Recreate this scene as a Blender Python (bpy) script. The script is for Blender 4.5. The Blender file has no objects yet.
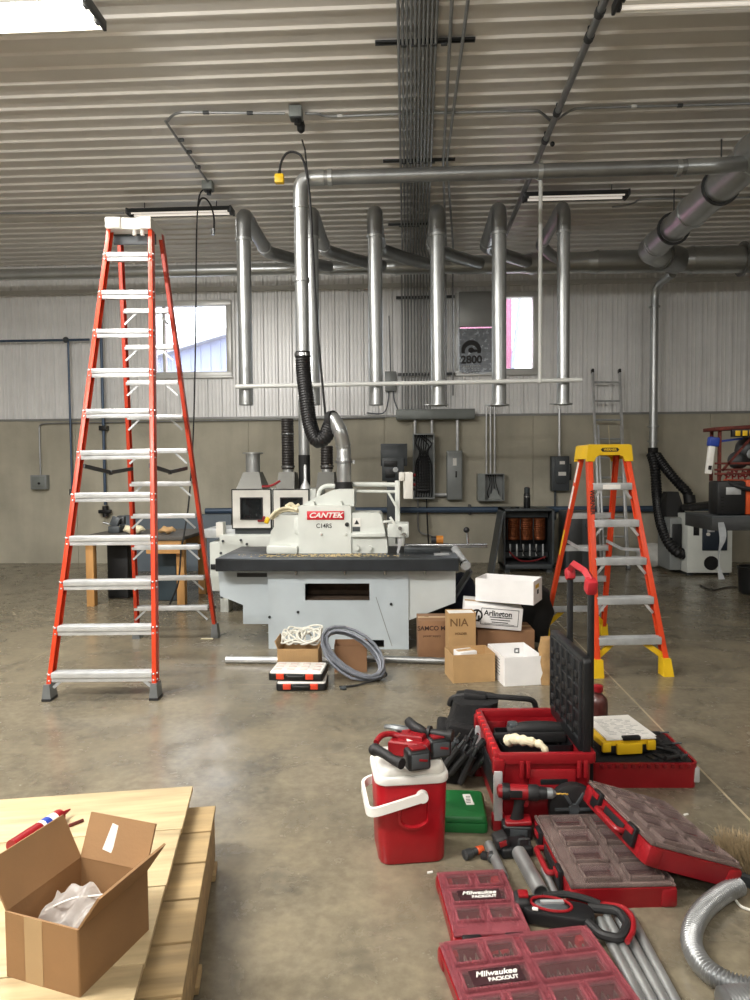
import bpy, bmesh, math, random
from mathutils import Matrix, Vector, Euler
rnd = random.Random(7)
PI = math.pi
COL = bpy.context.scene.collection
SC = bpy.context.scene

# ------------------------------------------------------------------ camera and survey helpers
FPX = 700.0
CAMH = 1.55
CAM_EUL = Matrix.Rotation(math.radians(2.7), 3, 'Z') @ Matrix.Rotation(PI/2 + math.radians(-2.6), 3, 'X') @ Matrix.Rotation(math.radians(-.45), 3, 'Z')

def ray(px, py):
    return CAM_EUL @ Vector(((px-375)/FPX, -(py-500)/FPX, -1))
def at(px, py, Y):
    """surveyed point at depth Y"""
    d = ray(px, py); t = Y/d.y
    return Vector((d.x*t, Y, CAMH + d.z*t))
def gz(px, py, z=0.0):
    """surveyed point at height z"""
    d = ray(px, py); t = (z-CAMH)/d.z
    return Vector((d.x*t, d.y*t, z))

# ------------------------------------------------------------------ materials
def lin(c):
    return tuple(((v/12.92) if v <= .04045 else ((v+.055)/1.055)**2.4) for v in c)
def hexc(h):
    h = h.lstrip('#'); return lin(tuple(int(h[i:i+2], 16)/255 for i in (0, 2, 4)))
MATS = {}
def mat(name, col, rough=.5, metal=0., var=.12, scale=9., bump=0., bscale=60., spec=.5, alpha=1., trans=0., emit=None, estr=0., coat=0., detail=4):
    if name in MATS: return MATS[name]
    m = bpy.data.materials.new(name); m.use_nodes = True
    nt = m.node_tree; b = nt.nodes['Principled BSDF']
    c = hexc(col) if isinstance(col, str) else col
    tc = nt.nodes.new('ShaderNodeTexCoord')
    if var > 0:
        n = nt.nodes.new('ShaderNodeTexNoise'); n.inputs['Scale'].default_value = scale; n.inputs['Detail'].default_value = detail
        nt.links.new(tc.outputs['Object'], n.inputs['Vector'])
        mx = nt.nodes.new('ShaderNodeMix'); mx.data_type = 'RGBA'
        mx.inputs[6].default_value = tuple(max(0, v*(1-var)) for v in c) + (1,)
        mx.inputs[7].default_value = tuple(min(1, v*(1+var)) for v in c) + (1,)
        mr = nt.nodes.new('ShaderNodeMapRange'); mr.inputs[1].default_value = .3; mr.inputs[2].default_value = .7
        nt.links.new(n.outputs['Fac'], mr.inputs[0])
        nt.links.new(mr.outputs[0], mx.inputs[0])
        nt.links.new(mx.outputs[2], b.inputs['Base Color'])
        rr = nt.nodes.new('ShaderNodeMapRange'); rr.inputs[1].default_value = .3; rr.inputs[2].default_value = .7
        rv = .015 if metal > .7 else .05; rr.inputs[3].default_value = max(.02, rough-rv); rr.inputs[4].default_value = min(1, rough+rv)
        nt.links.new(n.outputs['Fac'], rr.inputs[0]); nt.links.new(rr.outputs[0], b.inputs['Roughness'])
    else:
        b.inputs['Base Color'].default_value = c + (1,)
        b.inputs['Roughness'].default_value = rough
    b.inputs['Metallic'].default_value = metal
    b.inputs['Specular IOR Level'].default_value = spec
    b.inputs['Alpha'].default_value = alpha
    b.inputs['Transmission Weight'].default_value = trans
    b.inputs['Coat Weight'].default_value = coat
    if emit:
        b.inputs['Emission Color'].default_value = (hexc(emit) if isinstance(emit, str) else emit) + (1,)
        b.inputs['Emission Strength'].default_value = estr
    if bump > 0:
        n2 = nt.nodes.new('ShaderNodeTexNoise'); n2.inputs['Scale'].default_value = bscale; n2.inputs['Detail'].default_value = 3
        nt.links.new(tc.outputs['Object'], n2.inputs['Vector'])
        bp = nt.nodes.new('ShaderNodeBump'); bp.inputs['Strength'].default_value = bump; bp.inputs['Distance'].default_value = .01
        nt.links.new(n2.outputs['Fac'], bp.inputs['Height']); nt.links.new(bp.outputs[0], b.inputs['Normal'])
    MATS[name] = m
    return m

M = {}
M['galv'] = mat('galvanised_steel', '#bcbfbf', .33, .8, .07, 5)
M['galv_dull'] = mat('dull_galvanised', '#979999', .38, .8, .1, 6)
M['conduit'] = mat('conduit_steel', '#969898', .38, .6, .12, 10)
M['strut'] = mat('strut_steel', '#4b4d4e', .5, .6, .1, 10)
M['alu'] = mat('aluminium', '#d3d5d6', .36, .5, .1, 12)
M['alu_dull'] = mat('worn_aluminium', '#b9bcbd', .45, .4, .15, 12)
M['orange'] = mat('orange_fibreglass', '#d9421f', .38, 0, .08, 6)
M['orange2'] = mat('bright_orange_fibreglass', '#d8451f', .36, 0, .06, 6)
M['yellow'] = mat('yellow_plastic', '#e3b91c', .42, 0, .06, 6)
M['white_pl'] = mat('white_plastic', '#e9e8e2', .4, 0, .04, 10)
M['offwhite'] = mat('offwhite_plastic', '#dcdad2', .45, 0, .06, 10)
M['red_pl'] = mat('red_plastic', '#8b141c', .36, 0, .07, 9)
M['red_dk'] = mat('dark_red_plastic', '#780f16', .4, 0, .08, 9)
M['red_cool'] = mat('cooler_red', '#9f0e1a', .35, 0, .05, 7)
M['black_pl'] = mat('black_plastic', '#17181a', .42, 0, .2, 12)
M['black_rub'] = mat('black_rubber', '#1b1b1c', .6, 0, .2, 14)
M['black_cloth'] = mat('black_cloth', '#131314', .85, 0, .35, 25, .4, 120)
M['dkgrey'] = mat('dark_grey_paint', '#464b4e', .45, .1, .12, 8)
M['midgrey'] = mat('grey_enamel', '#838885', .42, .15, .08, 7)
M['panelgrey'] = mat('panel_grey_enamel', '#8d9190', .4, .1, .06, 6)
M['machine'] = mat('machine_white_enamel', '#d5d9d3', .36, 0, .05, 5)
M['machine_blue'] = mat('machine_pale_grey_enamel', '#bcc6cb', .36, 0, .05, 4)
M['iron'] = mat('cast_iron_table', '#3d4143', .38, .5, .2, 9)
M['steel'] = mat('bright_steel', '#b5b8ba', .25, 1, .1, 12)
M['dark'] = mat('hollow_shade', '#0d0d0e', .8, 0, .2, 10)  # near-black colour standing in for the shade inside openings
M['kraft'] = mat('kraft_cardboard', '#8f6d49', .75, 0, .08, 8, .08, 90)
M['kraft_lt'] = mat('light_kraft_cardboard', '#b69365', .75, 0, .07, 8, .08, 90)
M['kraft_dk'] = mat('brown_cardboard', '#8b6749', .78, 0, .1, 8, .08, 90)
M['white_card'] = mat('white_cardboard', '#efeeed', .6, 0, .04, 8)
M['paper'] = mat('paper', '#eceae4', .7, 0, .04, 20)
M['ink'] = mat('black_ink', '#1c1a1a', .6, 0, 0)
M['rust'] = mat('rusty_red_paint', '#62281f', .65, .2, .45, 16)
M['copper'] = mat('copper_coil', '#7d4526', .45, .6, .25, 20)
M['clearlid'] = mat('clear_polycarbonate', '#d9c6c6', .22, 0, .08, 12, alpha=.32, spec=.4)
M['green_pl'] = mat('green_plastic', '#1d6b35', .42, 0, .08, 8)
M['blue_pl'] = mat('blue_plastic', '#24409a', .4, 0, .06, 8)
M['cable_grey'] = mat('grey_cable', '#7b7f88', .35, .35, .1, 20)
M['cable_white'] = mat('white_cable', '#d8d6cb', .5, 0, .1, 20)
M['cream'] = mat('cream_rope', '#ddd3b4', .8, 0, .15, 25)
M['bluepipe'] = mat('blue_air_pipe', '#44566c', .45, .2, .1, 9)
M['pvc'] = mat('white_pvc', '#e4e6e2', .4, 0, .05, 6)
M['hose'] = mat('black_flex_hose', '#151517', .45, 0, .2, 12)
M['orange_pl'] = mat('orange_enamel', '#d1521f', .45, 0, .1, 9)
M['emt'] = mat('matte_zinc_pipe', '#a4a6a5', .42, .7, .1, 12)
M['foot'] = mat('grey_foot_metal', '#85898b', .42, .6, .1, 14)

# ------------------------------------------------------------------ mesh builder
def basis(d):
    d = d.normalized()
    u = Vector((0, 0, 1)) if abs(d.z) < .9 else Vector((1, 0, 0))
    a = u.cross(d).normalized(); return a, d.cross(a).normalized(), d

class MB:
    def __init__(s): s.bm = bmesh.new(); s.mi = 0; s.T = Matrix.Identity(4)
    def mat(s, i):
        for f in s.bm.faces:
            if not f.tag: f.material_index = s.mi; f.tag = True
        s.mi = i; return s
    def V(s, p): return s.bm.verts.new(s.T @ Vector(p))
    def face(s, vs):
        try: return s.bm.faces.new(vs)
        except ValueError: return None
    def poly(s, pts): return s.face([s.V(p) for p in pts])
    def box(s, c, size, rot=None, bev=0., seg=2):
        R = Matrix.Identity(4)
        if rot is not None:
            R = (rot.to_4x4() if isinstance(rot, Matrix) else Euler(rot).to_matrix().to_4x4())
        c = Vector(c); h = Vector(size)/2
        vs = [s.bm.verts.new(s.T @ (c + (R @ Vector((x*h.x, y*h.y, z*h.z))))) for x in (-1, 1) for y in (-1, 1) for z in (-1, 1)]
        fs = []
        for q in ((0, 1, 3, 2), (4, 6, 7, 5), (0, 4, 5, 1), (2, 3, 7, 6), (0, 2, 6, 4), (1, 5, 7, 3)):
            fs.append(s.bm.faces.new([vs[i] for i in q]))
        if bev > 0:
            es = list({e for f in fs for e in f.edges})
            bmesh.ops.bevel(s.bm, geom=es, offset=min(bev, min(size)*.45), segments=seg, affect='EDGES', profile=.5)
        return s
    def bx(s, x0, x1, y0, y1, z0, z1, bev=0., seg=2):
        return s.box(((x0+x1)/2, (y0+y1)/2, (z0+z1)/2), (abs(x1-x0), abs(y1-y0), abs(z1-z0)), None, bev, seg)
    def bar(s, p0, p1, w, h, up=(0, 0, 1), bev=0.):
        """box bar from p0 to p1; w across, h along 'up'"""
        p0, p1 = Vector(p0), Vector(p1); d = (p1-p0); L = d.length; d = d.normalized()
        up = Vector(up); x = d.cross(up)
        if x.length < 1e-4: x = d.cross(Vector((0, 1, 0)))
        x.normalize(); u = x.cross(d).normalized()
        R = Matrix((x, d, u)).transposed()
        return s.box((p0+p1)/2, (w, L, h), R, bev)
    def cyl(s, p0, p1, r, r2=None, n=14, cap0=True, cap1=True):
        p0, p1 = Vector(p0), Vector(p1); r2 = r if r2 is None else r2
        a, b, d = basis(p1-p0)
        l0 = [s.V(p0 + (a*math.cos(2*PI*i/n) + b*math.sin(2*PI*i/n))*r) for i in range(n)]
        l1 = [s.V(p1 + (a*math.cos(2*PI*i/n) + b*math.sin(2*PI*i/n))*r2) for i in range(n)]
        for i in range(n): s.face([l0[i], l0[(i+1) % n], l1[(i+1) % n], l1[i]])
        if cap0: s.face(l0[::-1])
        if cap1: s.face(l1)
        return s
    def ring(s, c, d, ro, ri, t, n=20):
        """flat annulus of thickness t about axis d"""
        c = Vector(c); a, b, d = basis(Vector(d)); L = []
        for (r, o) in ((ri, -t/2), (ro, -t/2), (ro, t/2), (ri, t/2)):
            L.append([s.V(c + d*o + (a*math.cos(2*PI*i/n) + b*math.sin(2*PI*i/n))*r) for i in range(n)])
        for k in range(4):
            A, B = L[k], L[(k+1) % 4]
            for i in range(n): s.face([A[i], A[(i+1) % n], B[(i+1) % n], B[i]])
        return s
    def lathe(s, prof, c=(0, 0, 0), d=(0, 0, 1), n=20):
        c = Vector(c); a, b, d = basis(Vector(d)); L = []
        for (r, z) in prof:
            L.append([s.V(c + d*z + (a*math.cos(2*PI*i/n) + b*math.sin(2*PI*i/n))*max(r, 1e-4)) for i in range(n)])
        for A, B in zip(L, L[1:]):
            for i in range(n): s.face([A[i], A[(i+1) % n], B[(i+1) % n], B[i]])
        if prof[0][0] > 1e-3: s.face(L[0][::-1])
        if prof[-1][0] > 1e-3: s.face(L[-1])
        return s
    def sphere(s, c, r, sc=(1, 1, 1), n=12):
        m = 8; prof = [(math.sin(PI*k/m), -math.cos(PI*k/m)) for k in range(m+1)]; c = Vector(c); L = []
        for (q, z) in prof:
            L.append([s.V(c + Vector((q*math.cos(2*PI*i/n)*r*sc[0], q*math.sin(2*PI*i/n)*r*sc[1], z*r*sc[2]))) for i in range(n)])
        for A, B in zip(L, L[1:]):
            for i in range(n): s.face([A[i], A[(i+1) % n], B[(i+1) % n], B[i]])
        return s
    def tube(s, path, r, n=10, closed=False, caps=True, flat=1.):
        """sweep a circle along path; r a number or a function of t in 0..1"""
        P = [Vector(p) for p in path]; N = len(P); L = []
        prev = None
        for k in range(N):
            if closed: d = P[(k+1) % N] - P[k-1]
            else: d = P[min(k+1, N-1)] - P[max(k-1, 0)]
            d.normalize()
            if prev is None: a = basis(d)[0]
            else:
                a = prev - d*prev.dot(d)
                a = a.normalized() if a.length > 1e-5 else basis(d)[0]
            prev = a; b = d.cross(a)
            rr = r(k/(N-1)) if callable(r) else r
            L.append([s.V(P[k] + (a*math.cos(2*PI*i/n) + b*math.sin(2*PI*i/n)*flat)*rr) for i in range(n)])
        pairs = list(zip(L, L[1:])) + ([(L[-1], L[0])] if closed else [])
        for A, B in pairs:
            for i in range(n): s.face([A[i], A[(i+1) % n], B[(i+1) % n], B[i]])
        if caps and not closed: s.face(L[0][::-1]); s.face(L[-1])
        return s
    def prism(s, pts, axis, a, b):
        """extrude a 2D outline: axis x -> pts are (y,z), y -> (x,z), z -> (x,y)"""
        def q(p, t): return (t, p[0], p[1]) if axis == 'x' else ((p[0], t, p[1]) if axis == 'y' else (p[0], p[1], t))
        A = [s.V(q(p, a)) for p in pts]; B = [s.V(q(p, b)) for p in pts]
        n = len(pts)
        s.face(A[::-1]); s.face(B)
        for i in range(n): s.face([A[i], A[(i+1) % n], B[(i+1) % n], B[i]])
        return s
    def loft(s, loops, caps=True):
        L = [[s.V(p) for p in lp] for lp in loops]; n = len(L[0])
        for A, B in zip(L, L[1:]):
            for i in range(n): s.face([A[i], A[(i+1) % n], B[(i+1) % n], B[i]])
        if caps: s.face(L[0][::-1]); s.face(L[-1])
        return s
    def rbox(s, c, size, rad, taper=1., n=5, edge=0.):
        """upright block with rounded vertical corners; taper scales the top; edge rounds the rims"""
        def loop(k, z, inset=0.):
            hx, hy = size[0]/2*k-inset, size[1]/2*k-inset; r = max(rad-inset, .001); out = []
            for (sx, sy, a0) in ((1, 1, 0), (-1, 1, PI/2), (-1, -1, PI), (1, -1, 1.5*PI)):
                for i in range(n+1):
                    a = a0 + PI/2*i/n
                    out.append((c[0]+sx*(hx-r)+r*math.cos(a), c[1]+sy*(hy-r)+r*math.sin(a), z))
            return out
        z0, z1 = c[2]-size[2]/2, c[2]+size[2]/2
        if edge > 0:
            e = edge
            kf = lambda z: 1+(taper-1)*(z-z0)/(z1-z0)
            L = [loop(1, z0, e), loop(kf(z0+e*.3), z0+e*.3, e*.3), loop(kf(z0+e), z0+e), loop(kf(z1-e), z1-e), loop(kf(z1-e*.3), z1-e*.3, e*.3), loop(taper, z1, e)]
        else: L = [loop(1, z0), loop(taper, z1)]
        return s.loft(L)
    def tray(s, c, size, rad, wall, floor, taper=1., n=4):
        """open-topped box with rounded vertical corners; c is the centre of its underside"""
        def loop(hx, hy, r, z):
            out = []; r = max(r, .0008)
            for (sx, sy, a0) in ((1, 1, 0), (-1, 1, PI/2), (-1, -1, PI), (1, -1, 1.5*PI)):
                for i in range(n+1):
                    a = a0 + PI/2*i/n; out.append((c[0]+sx*(hx-r)+r*math.cos(a), c[1]+sy*(hy-r)+r*math.sin(a), z))
            return out
        hx, hy, h = size[0]/2, size[1]/2, size[2]; k = 1/taper
        return s.loft([loop(hx*k, hy*k, rad, c[2]), loop(hx, hy, rad, c[2]+h), loop(hx-wall, hy-wall, rad-wall, c[2]+h), loop(hx*k-wall, hy*k-wall, rad-wall, c[2]+floor)])
    def text(s, body, size, Mx, ext=.001, align='CENTER', shear=0., bold=0., sx=1.):
        cu = bpy.data.curves.new('t', 'FONT'); cu.body = body; cu.size = size; cu.extrude = ext; cu.align_x = align; cu.align_y = 'CENTER'
        cu.shear = shear; cu.offset = bold
        ob = bpy.data.objects.new('t', cu); COL.objects.link(ob)
        dg = bpy.context.evaluated_depsgraph_get(); me = bpy.data.meshes.new_from_object(ob.evaluated_get(dg))
        bpy.data.objects.remove(ob); bpy.data.curves.remove(cu)
        me.transform(s.T @ Mx @ Matrix.Diagonal((sx, 1, 1, 1)))
        s.bm.from_mesh(me); bpy.data.meshes.remove(me)
        return s
    def mesh(s, name, mats, smooth=35):
        s.mat(s.mi)
        bmesh.ops.recalc_face_normals(s.bm, faces=s.bm.faces)
        me = bpy.data.meshes.new(name); s.bm.to_mesh(me); s.bm.free()
        for m in (mats if isinstance(mats, (list, tuple)) else [mats]): me.materials.append(M[m] if isinstance(m, str) else m)
        me.shade_smooth(); me.set_sharp_from_angle(angle=math.radians(smooth))
        return me
    def part(s, name, mats, parent, world=False, label=None, smooth=35, kind=None):
        """link as a child of parent. world: the vertices are in room coordinates"""
        me = s.mesh(name, mats, smooth)
        o = bpy.data.objects.new(name, me); COL.objects.link(o); o.parent = parent
        W[o.name] = W[parent.name]
        if world: me.transform(W[parent.name].inverted())
        if label: o['label'] = label
        if kind: o['kind'] = kind
        return o
    def solo(s, name, mats, label, cat, group=None, kind=None, smooth=35):
        """a thing that is one mesh, built in room coordinates; its origin goes to its base"""
        me = s.mesh(name, mats, smooth)
        xs = [v.co for v in me.vertices]
        c = Vector(((min(v.x for v in xs)+max(v.x for v in xs))/2, (min(v.y for v in xs)+max(v.y for v in xs))/2, min(v.z for v in xs)))
        me.transform(Matrix.Translation(-c))
        o = bpy.data.objects.new(name, me); COL.objects.link(o); o.location = c
        W[o.name] = Matrix.Translation(c)
        tag(o, label, cat, group, kind); return o
    def struct(s, name, mats, smooth=35):
        me = s.mesh(name, mats, smooth); o = bpy.data.objects.new(name, me); COL.objects.link(o); o['kind'] = 'structure'
        W[o.name] = Matrix.Identity(4); return o
W = {}
def tag(o, label=None, cat=None, group=None, kind=None):
    if label: o['label'] = label
    if cat: o['category'] = cat
    if group: o['group'] = group
    if kind: o['kind'] = kind
    return o
def thing(name, label, cat, loc=(0, 0, 0), rz=0., group=None, rot=None):
    o = bpy.data.objects.new(name, None); COL.objects.link(o); o.empty_display_size = .1
    o.location = loc; e = Euler(rot) if rot is not None else Euler((0, 0, rz)); o.rotation_euler = e
    W[o.name] = Matrix.Translation(Vector(loc)) @ e.to_matrix().to_4x4()
    return tag(o, label, cat, group)
def copy_tree(o, loc=None, rz=None, label=None, rot=None):
    def rec(a, parent):
        c = a.copy(); COL.objects.link(c)
        if parent is not None: c.parent = parent
        for ch in a.children: rec(ch, c)
        return c
    r = rec(o, None)
    if loc is not None: r.location = loc
    if rz is not None: r.rotation_euler = (0, 0, rz)
    if rot is not None: r.rotation_euler = rot
    if label: r['label'] = label
    W[r.name] = Matrix.Translation(r.location) @ r.rotation_euler.to_matrix().to_4x4()
    return r
def smoothpath(pts, per=6, closed=False):
    """Catmull-Rom through the points"""
    P = [Vector(p) for p in pts]; out = []; n = len(P)
    rng = range(n) if closed else range(n-1)
    for i in rng:
        if closed: a, b, c, d = P[i-1], P[i], P[(i+1) % n], P[(i+2) % n]
        else: a, b, c, d = P[max(i-1, 0)], P[i], P[i+1], P[min(i+2, n-1)]
        for k in range(per):
            t = k/per
            out.append(.5*((2*b) + (c-a)*t + (2*a-5*b+4*c-d)*t*t + (3*b-a-3*c+d)*t**3))
    if not closed: out.append(P[-1])
    return out
def arcpath(pts, rad, n=6):
    """polyline with rounded corners of radius rad"""
    P = [Vector(p) for p in pts]; out = [P[0]]
    for i in range(1, len(P)-1):
        a = (P[i-1]-P[i]); b = (P[i+1]-P[i]); la, lb = a.length, b.length; a.normalize(); b.normalize()
        ang = a.angle(b); t = min(rad/max(math.tan(ang/2), 1e-3), la*.49, lb*.49)
        s0, s1 = P[i]+a*t, P[i]+b*t
        for k in range(n+1):
            u = k/n; out.append((1-u)**2*s0 + 2*u*(1-u)*P[i] + u*u*s1)
    out.append(P[-1]); return out
EXPOSURE = 0.0
SKY = 6.5
LAMP = 185.0
TUBE = 14.0
FLOOR_A = '#6f6858'; FLOOR_B = '#857b66'
WALL_C = '#b7b2a1'; SIDING_C = '#efefee'; CEIL_C = '#dcd8d1'
# ================================================================== camera, sky, colour management
cd = bpy.data.cameras.new('camera'); cam = bpy.data.objects.new('camera', cd); COL.objects.link(cam)
cam.location = (0, 0, CAMH); cam.rotation_euler = CAM_EUL.to_euler()
cd.sensor_fit = 'VERTICAL'; cd.sensor_height = 24; cd.lens = 24*FPX/1000; cd.clip_start = .05; cd.clip_end = 200
SC.camera = cam
vs = SC.view_settings; SC.display_settings.display_device = 'sRGB'
vs.view_transform = 'Standard'; vs.look = 'None'; vs.exposure = EXPOSURE; vs.gamma = 1; vs.use_curve_mapping = False
wd = bpy.data.worlds.new('overcast_sky'); SC.world = wd; wd.use_nodes = True
bg = wd.node_tree.nodes['Background']; bg.inputs[0].default_value = (.86, .92, 1, 1); bg.inputs[1].default_value = SKY

# ================================================================== the room
XL, XR, YF, YB, ZC, ZL = -8.6, 7.6, -5.5, 11.5, 4.95, 2.375
def floor_material():
    m = bpy.data.materials.new('polished_concrete'); m.use_nodes = True; nt = m.node_tree; N = nt.nodes; L = nt.links; b = N['Principled BSDF']
    tc = N.new('ShaderNodeTexCoord')
    def noise(sc, det=6, rough=.6, dist=0., stretch=None):
        n = N.new('ShaderNodeTexNoise'); n.inputs['Scale'].default_value = sc; n.inputs['Detail'].default_value = det
        n.inputs['Roughness'].default_value = rough; n.inputs['Distortion'].default_value = dist
        if stretch:
            mp = N.new('ShaderNodeMapping'); mp.inputs['Scale'].default_value = stretch; L.new(tc.outputs['Object'], mp.inputs[0]); L.new(mp.outputs[0], n.inputs[0])
        else: L.new(tc.outputs['Object'], n.inputs[0])
        return n
    def ramp(src, lo, hi, a, bb):
        r = N.new('ShaderNodeMapRange'); r.inputs[1].default_value = lo; r.inputs[2].default_value = hi; r.inputs[3].default_value = a; r.inputs[4].default_value = bb
        L.new(src, r.inputs[0]); return r.outputs[0]
    def mix(f, a, bcol):
        x = N.new('ShaderNodeMix'); x.data_type = 'RGBA'
        if isinstance(f, float): x.inputs[0].default_value = f
        else: L.new(f, x.inputs[0])
        for i, v in ((6, a), (7, bcol)):
            if isinstance(v, tuple): x.inputs[i].default_value = v + (1,)
            else: L.new(v, x.inputs[i])
        return x.outputs[2]
    n1 = noise(.55, 8, .62, .6); n2 = noise(3.2, 8, .7, .3); n3 = noise(22, 5, .6); n4 = noise(.9, 5, .6, 1.4, (1, 1, 1))
    c = mix(ramp(n1.outputs[0], .33, .68, 0, 1), hexc(FLOOR_A), hexc(FLOOR_B))
    c = mix(ramp(n2.outputs[0], .4, .68, 0, .75), c, hexc('#524d42'))
    c = mix(ramp(n4.outputs[0], .54, .68, 0, .5), c, hexc('#3f3e3a'))
    c = mix(ramp(n3.outputs[0], .4, .75, 0, .3), c, hexc('#a89c84'))
    # saw-cut joints filled pale
    sx = N.new('ShaderNodeSeparateXYZ'); L.new(tc.outputs['Object'], sx.inputs[0])
    def line(sock, pos, wid):
        a = N.new('ShaderNodeMath'); a.operation = 'SUBTRACT'; L.new(sock, a.inputs[0]); a.inputs[1].default_value = pos
        p = N.new('ShaderNodeMath'); p.operation = 'ABSOLUTE'; L.new(a.outputs[0], p.inputs[0])
        q = N.new('ShaderNodeMath'); q.operation = 'LESS_THAN'; L.new(p.outputs[0], q.inputs[0]); q.inputs[1].default_value = wid; return q.outputs[0]
    for k, (s_, p_) in enumerate((('X', 1.486), ('X', -3.1), ('Y', 4.93))):
        f = line(sx.outputs[s_], p_, .006)
        mm_ = N.new('ShaderNodeMath'); mm_.operation = 'MULTIPLY'; L.new(f, mm_.inputs[0]); mm_.inputs[1].default_value = .8 if k == 0 else .3
        c = mix(mm_.outputs[0], c, hexc('#b7a98c'))
    L.new(c, b.inputs['Base Color'])
    L.new(ramp(n2.outputs[0], .3, .75, .14, .36), b.inputs['Roughness'])
    b.inputs['Specular IOR Level'].default_value = .5
    bp = N.new('ShaderNodeBump'); bp.inputs['Strength'].default_value = .06; bp.inputs['Distance'].default_value = .01
    L.new(n2.outputs[0], bp.inputs['Height']); L.new(bp.outputs[0], b.inputs['Normal'])
    return m
def concrete_wall_material():
    m = mat('cast_concrete_wall', WALL_C, .8, 0, .16, 1.6, .25, 25, .3, detail=8)
    nt = m.node_tree; N = nt.nodes; L = nt.links; b = N['Principled BSDF']
    tc = N.new('ShaderNodeTexCoord'); mp = N.new('ShaderNodeMapping'); mp.inputs['Scale'].default_value = (2.2, 2.2, .35)
    n = N.new('ShaderNodeTexNoise'); n.inputs['Scale'].default_value = 1.3; n.inputs['Detail'].default_value = 7
    L.new(tc.outputs['Object'], mp.inputs[0]); L.new(mp.outputs[0], n.inputs[0])
    r = N.new('ShaderNodeMapRange'); r.inputs[1].default_value = .45; r.inputs[2].default_value = .75; r.inputs[4].default_value = .35; L.new(n.outputs[0], r.inputs[0])
    x = N.new('ShaderNodeMix'); x.data_type = 'RGBA'; src = b.inputs['Base Color'].links[0].from_socket
    L.new(r.outputs[0], x.inputs[0]); L.new(src, x.inputs[6]); x.inputs[7].default_value = hexc('#8a8577') + (1,); L.new(x.outputs[2], b.inputs['Base Color'])
    return m
M['floor'] = floor_material()
M['concrete'] = concrete_wall_material()
M['siding'] = mat('white_metal_siding', SIDING_C, .36, .15, .05, 3)
M['ceilmetal'] = mat('ceiling_metal_sheet', CEIL_C, .36, .12, .06, 2.2)
M['side'] = mat('side_wall_sheet', '#97958f', .5, .1, .05, 2)
M['trimwhite'] = mat('white_trim_metal', '#d4d4d0', .35, .2, .04, 6)
M['trimgrey'] = mat('grey_trim_metal', '#8f908d', .4, .3, .06, 6)

MB().bx(XL, XR, YF, YB+.1, -.12, 0).struct('floor', 'floor')

def ribs(a, b, pitch, h, top, slope, minor=True):
    """profile of ribbed sheet: (position, height)"""
    out = [(a, 0.)]; p = a + pitch/2
    while p + top/2 + slope < b:
        out += [(p-top/2-slope, 0.), (p-top/2, h), (p+top/2, h), (p+top/2+slope, 0.)]
        if minor:
            q = p + pitch/2
            for dq in (-.03, .03):
                if q+dq+.012 < b: out += [(q+dq-.012, 0.), (q+dq-.005, h*.34), (q+dq+.005, h*.34), (q+dq+.012, 0.)]
        p += pitch
    out.append((b, 0.)); out.sort(); return out
# ceiling: ribs run across the room (along x)
mb = MB()
pr = ribs(YF, YB, .21, .019, .018, .014, False)
va = [mb.V((XL, y, ZC-h)) for y, h in pr]; vb = [mb.V((XR, y, ZC-h)) for y, h in pr]
for i in range(len(pr)-1): mb.face([va[i], va[i+1], vb[i+1], vb[i]])
mb.bx(XL, XR, YF, YB, ZC+.05, ZC+.15)
mb.struct('ceiling', 'ceilmetal', 20)
# windows (openings in the siding)
wa0, wa1 = at(153, 376, YB), at(229.5, 302, YB)
wb0, wb1 = at(457, 373, YB), at(536, 294, YB)
OPEN = [(wa0.x, wa1.x, wa0.z, wa1.z), (wb0.x, wb1.x, wb0.z, wb1.z)]
# back wall, upper siding
mb = MB()
pr = ribs(XL, XR, .235, .024, .028, .018, True)
xs = [p[0] for p in pr]
def hh(x):
    for (a, h0), (b, h1) in zip(pr, pr[1:]):
        if a <= x <= b: return h0 + (h1-h0)*((x-a)/(b-a) if b > a else 0)
    return 0.
allx = sorted(set([round(x, 5) for x in xs] + [round(v, 5) for o in OPEN for v in o[:2]]))
for a, b in zip(allx, allx[1:]):
    mid = (a+b)/2; segs = [(ZL, ZC)]
    for o in OPEN:
        if o[0] < mid < o[1]: segs = [(ZL, o[2]), (o[3], ZC)]
    for z0, z1 in segs:
        mb.poly([(a, YB-hh(a), z0), (b, YB-hh(b), z0), (b, YB-hh(b), z1), (a, YB-hh(a), z1)])
mb.struct('wall_back', 'siding', 20)
# concrete lower wall with panel joints
mb = MB(); edges = [XL] + [at(p, 480, 11.4).x for p in (76, 249, 385, 533, 710)] + [XR]
for a, b in zip(edges, edges[1:]): mb.bx(a+.006, b-.006, 11.42, 11.62, 0, ZL)
mb.bx(XL, XR, 11.435, 11.6, 0, ZL-.005)
mb.struct('wall_back_lower', 'concrete')
mb = MB().bx(XL, XR, 11.40, 11.5, ZL, ZL+.035); mb.struct('trim_1', 'trimgrey')
mb = MB().bx(XL, XR, 11.44, 11.5, 4.46, 4.53); mb.struct('trim_2', 'trimwhite')
for nm, (x0, x1, y0, y1) in {'wall_left': (XL-.1, XL, YF, YB), 'wall_right': (XR, XR+.1, YF, YB), 'wall_front': (XL, XR, YF-.1, YF)}.items():
    mb = MB().bx(x0, x1, y0, y1, 0, ZC); mb.struct(nm, 'side')
M['glass'] = mat('window_glass', '#ffffff', .02, 0, 0, alpha=.12, spec=.5)
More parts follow.
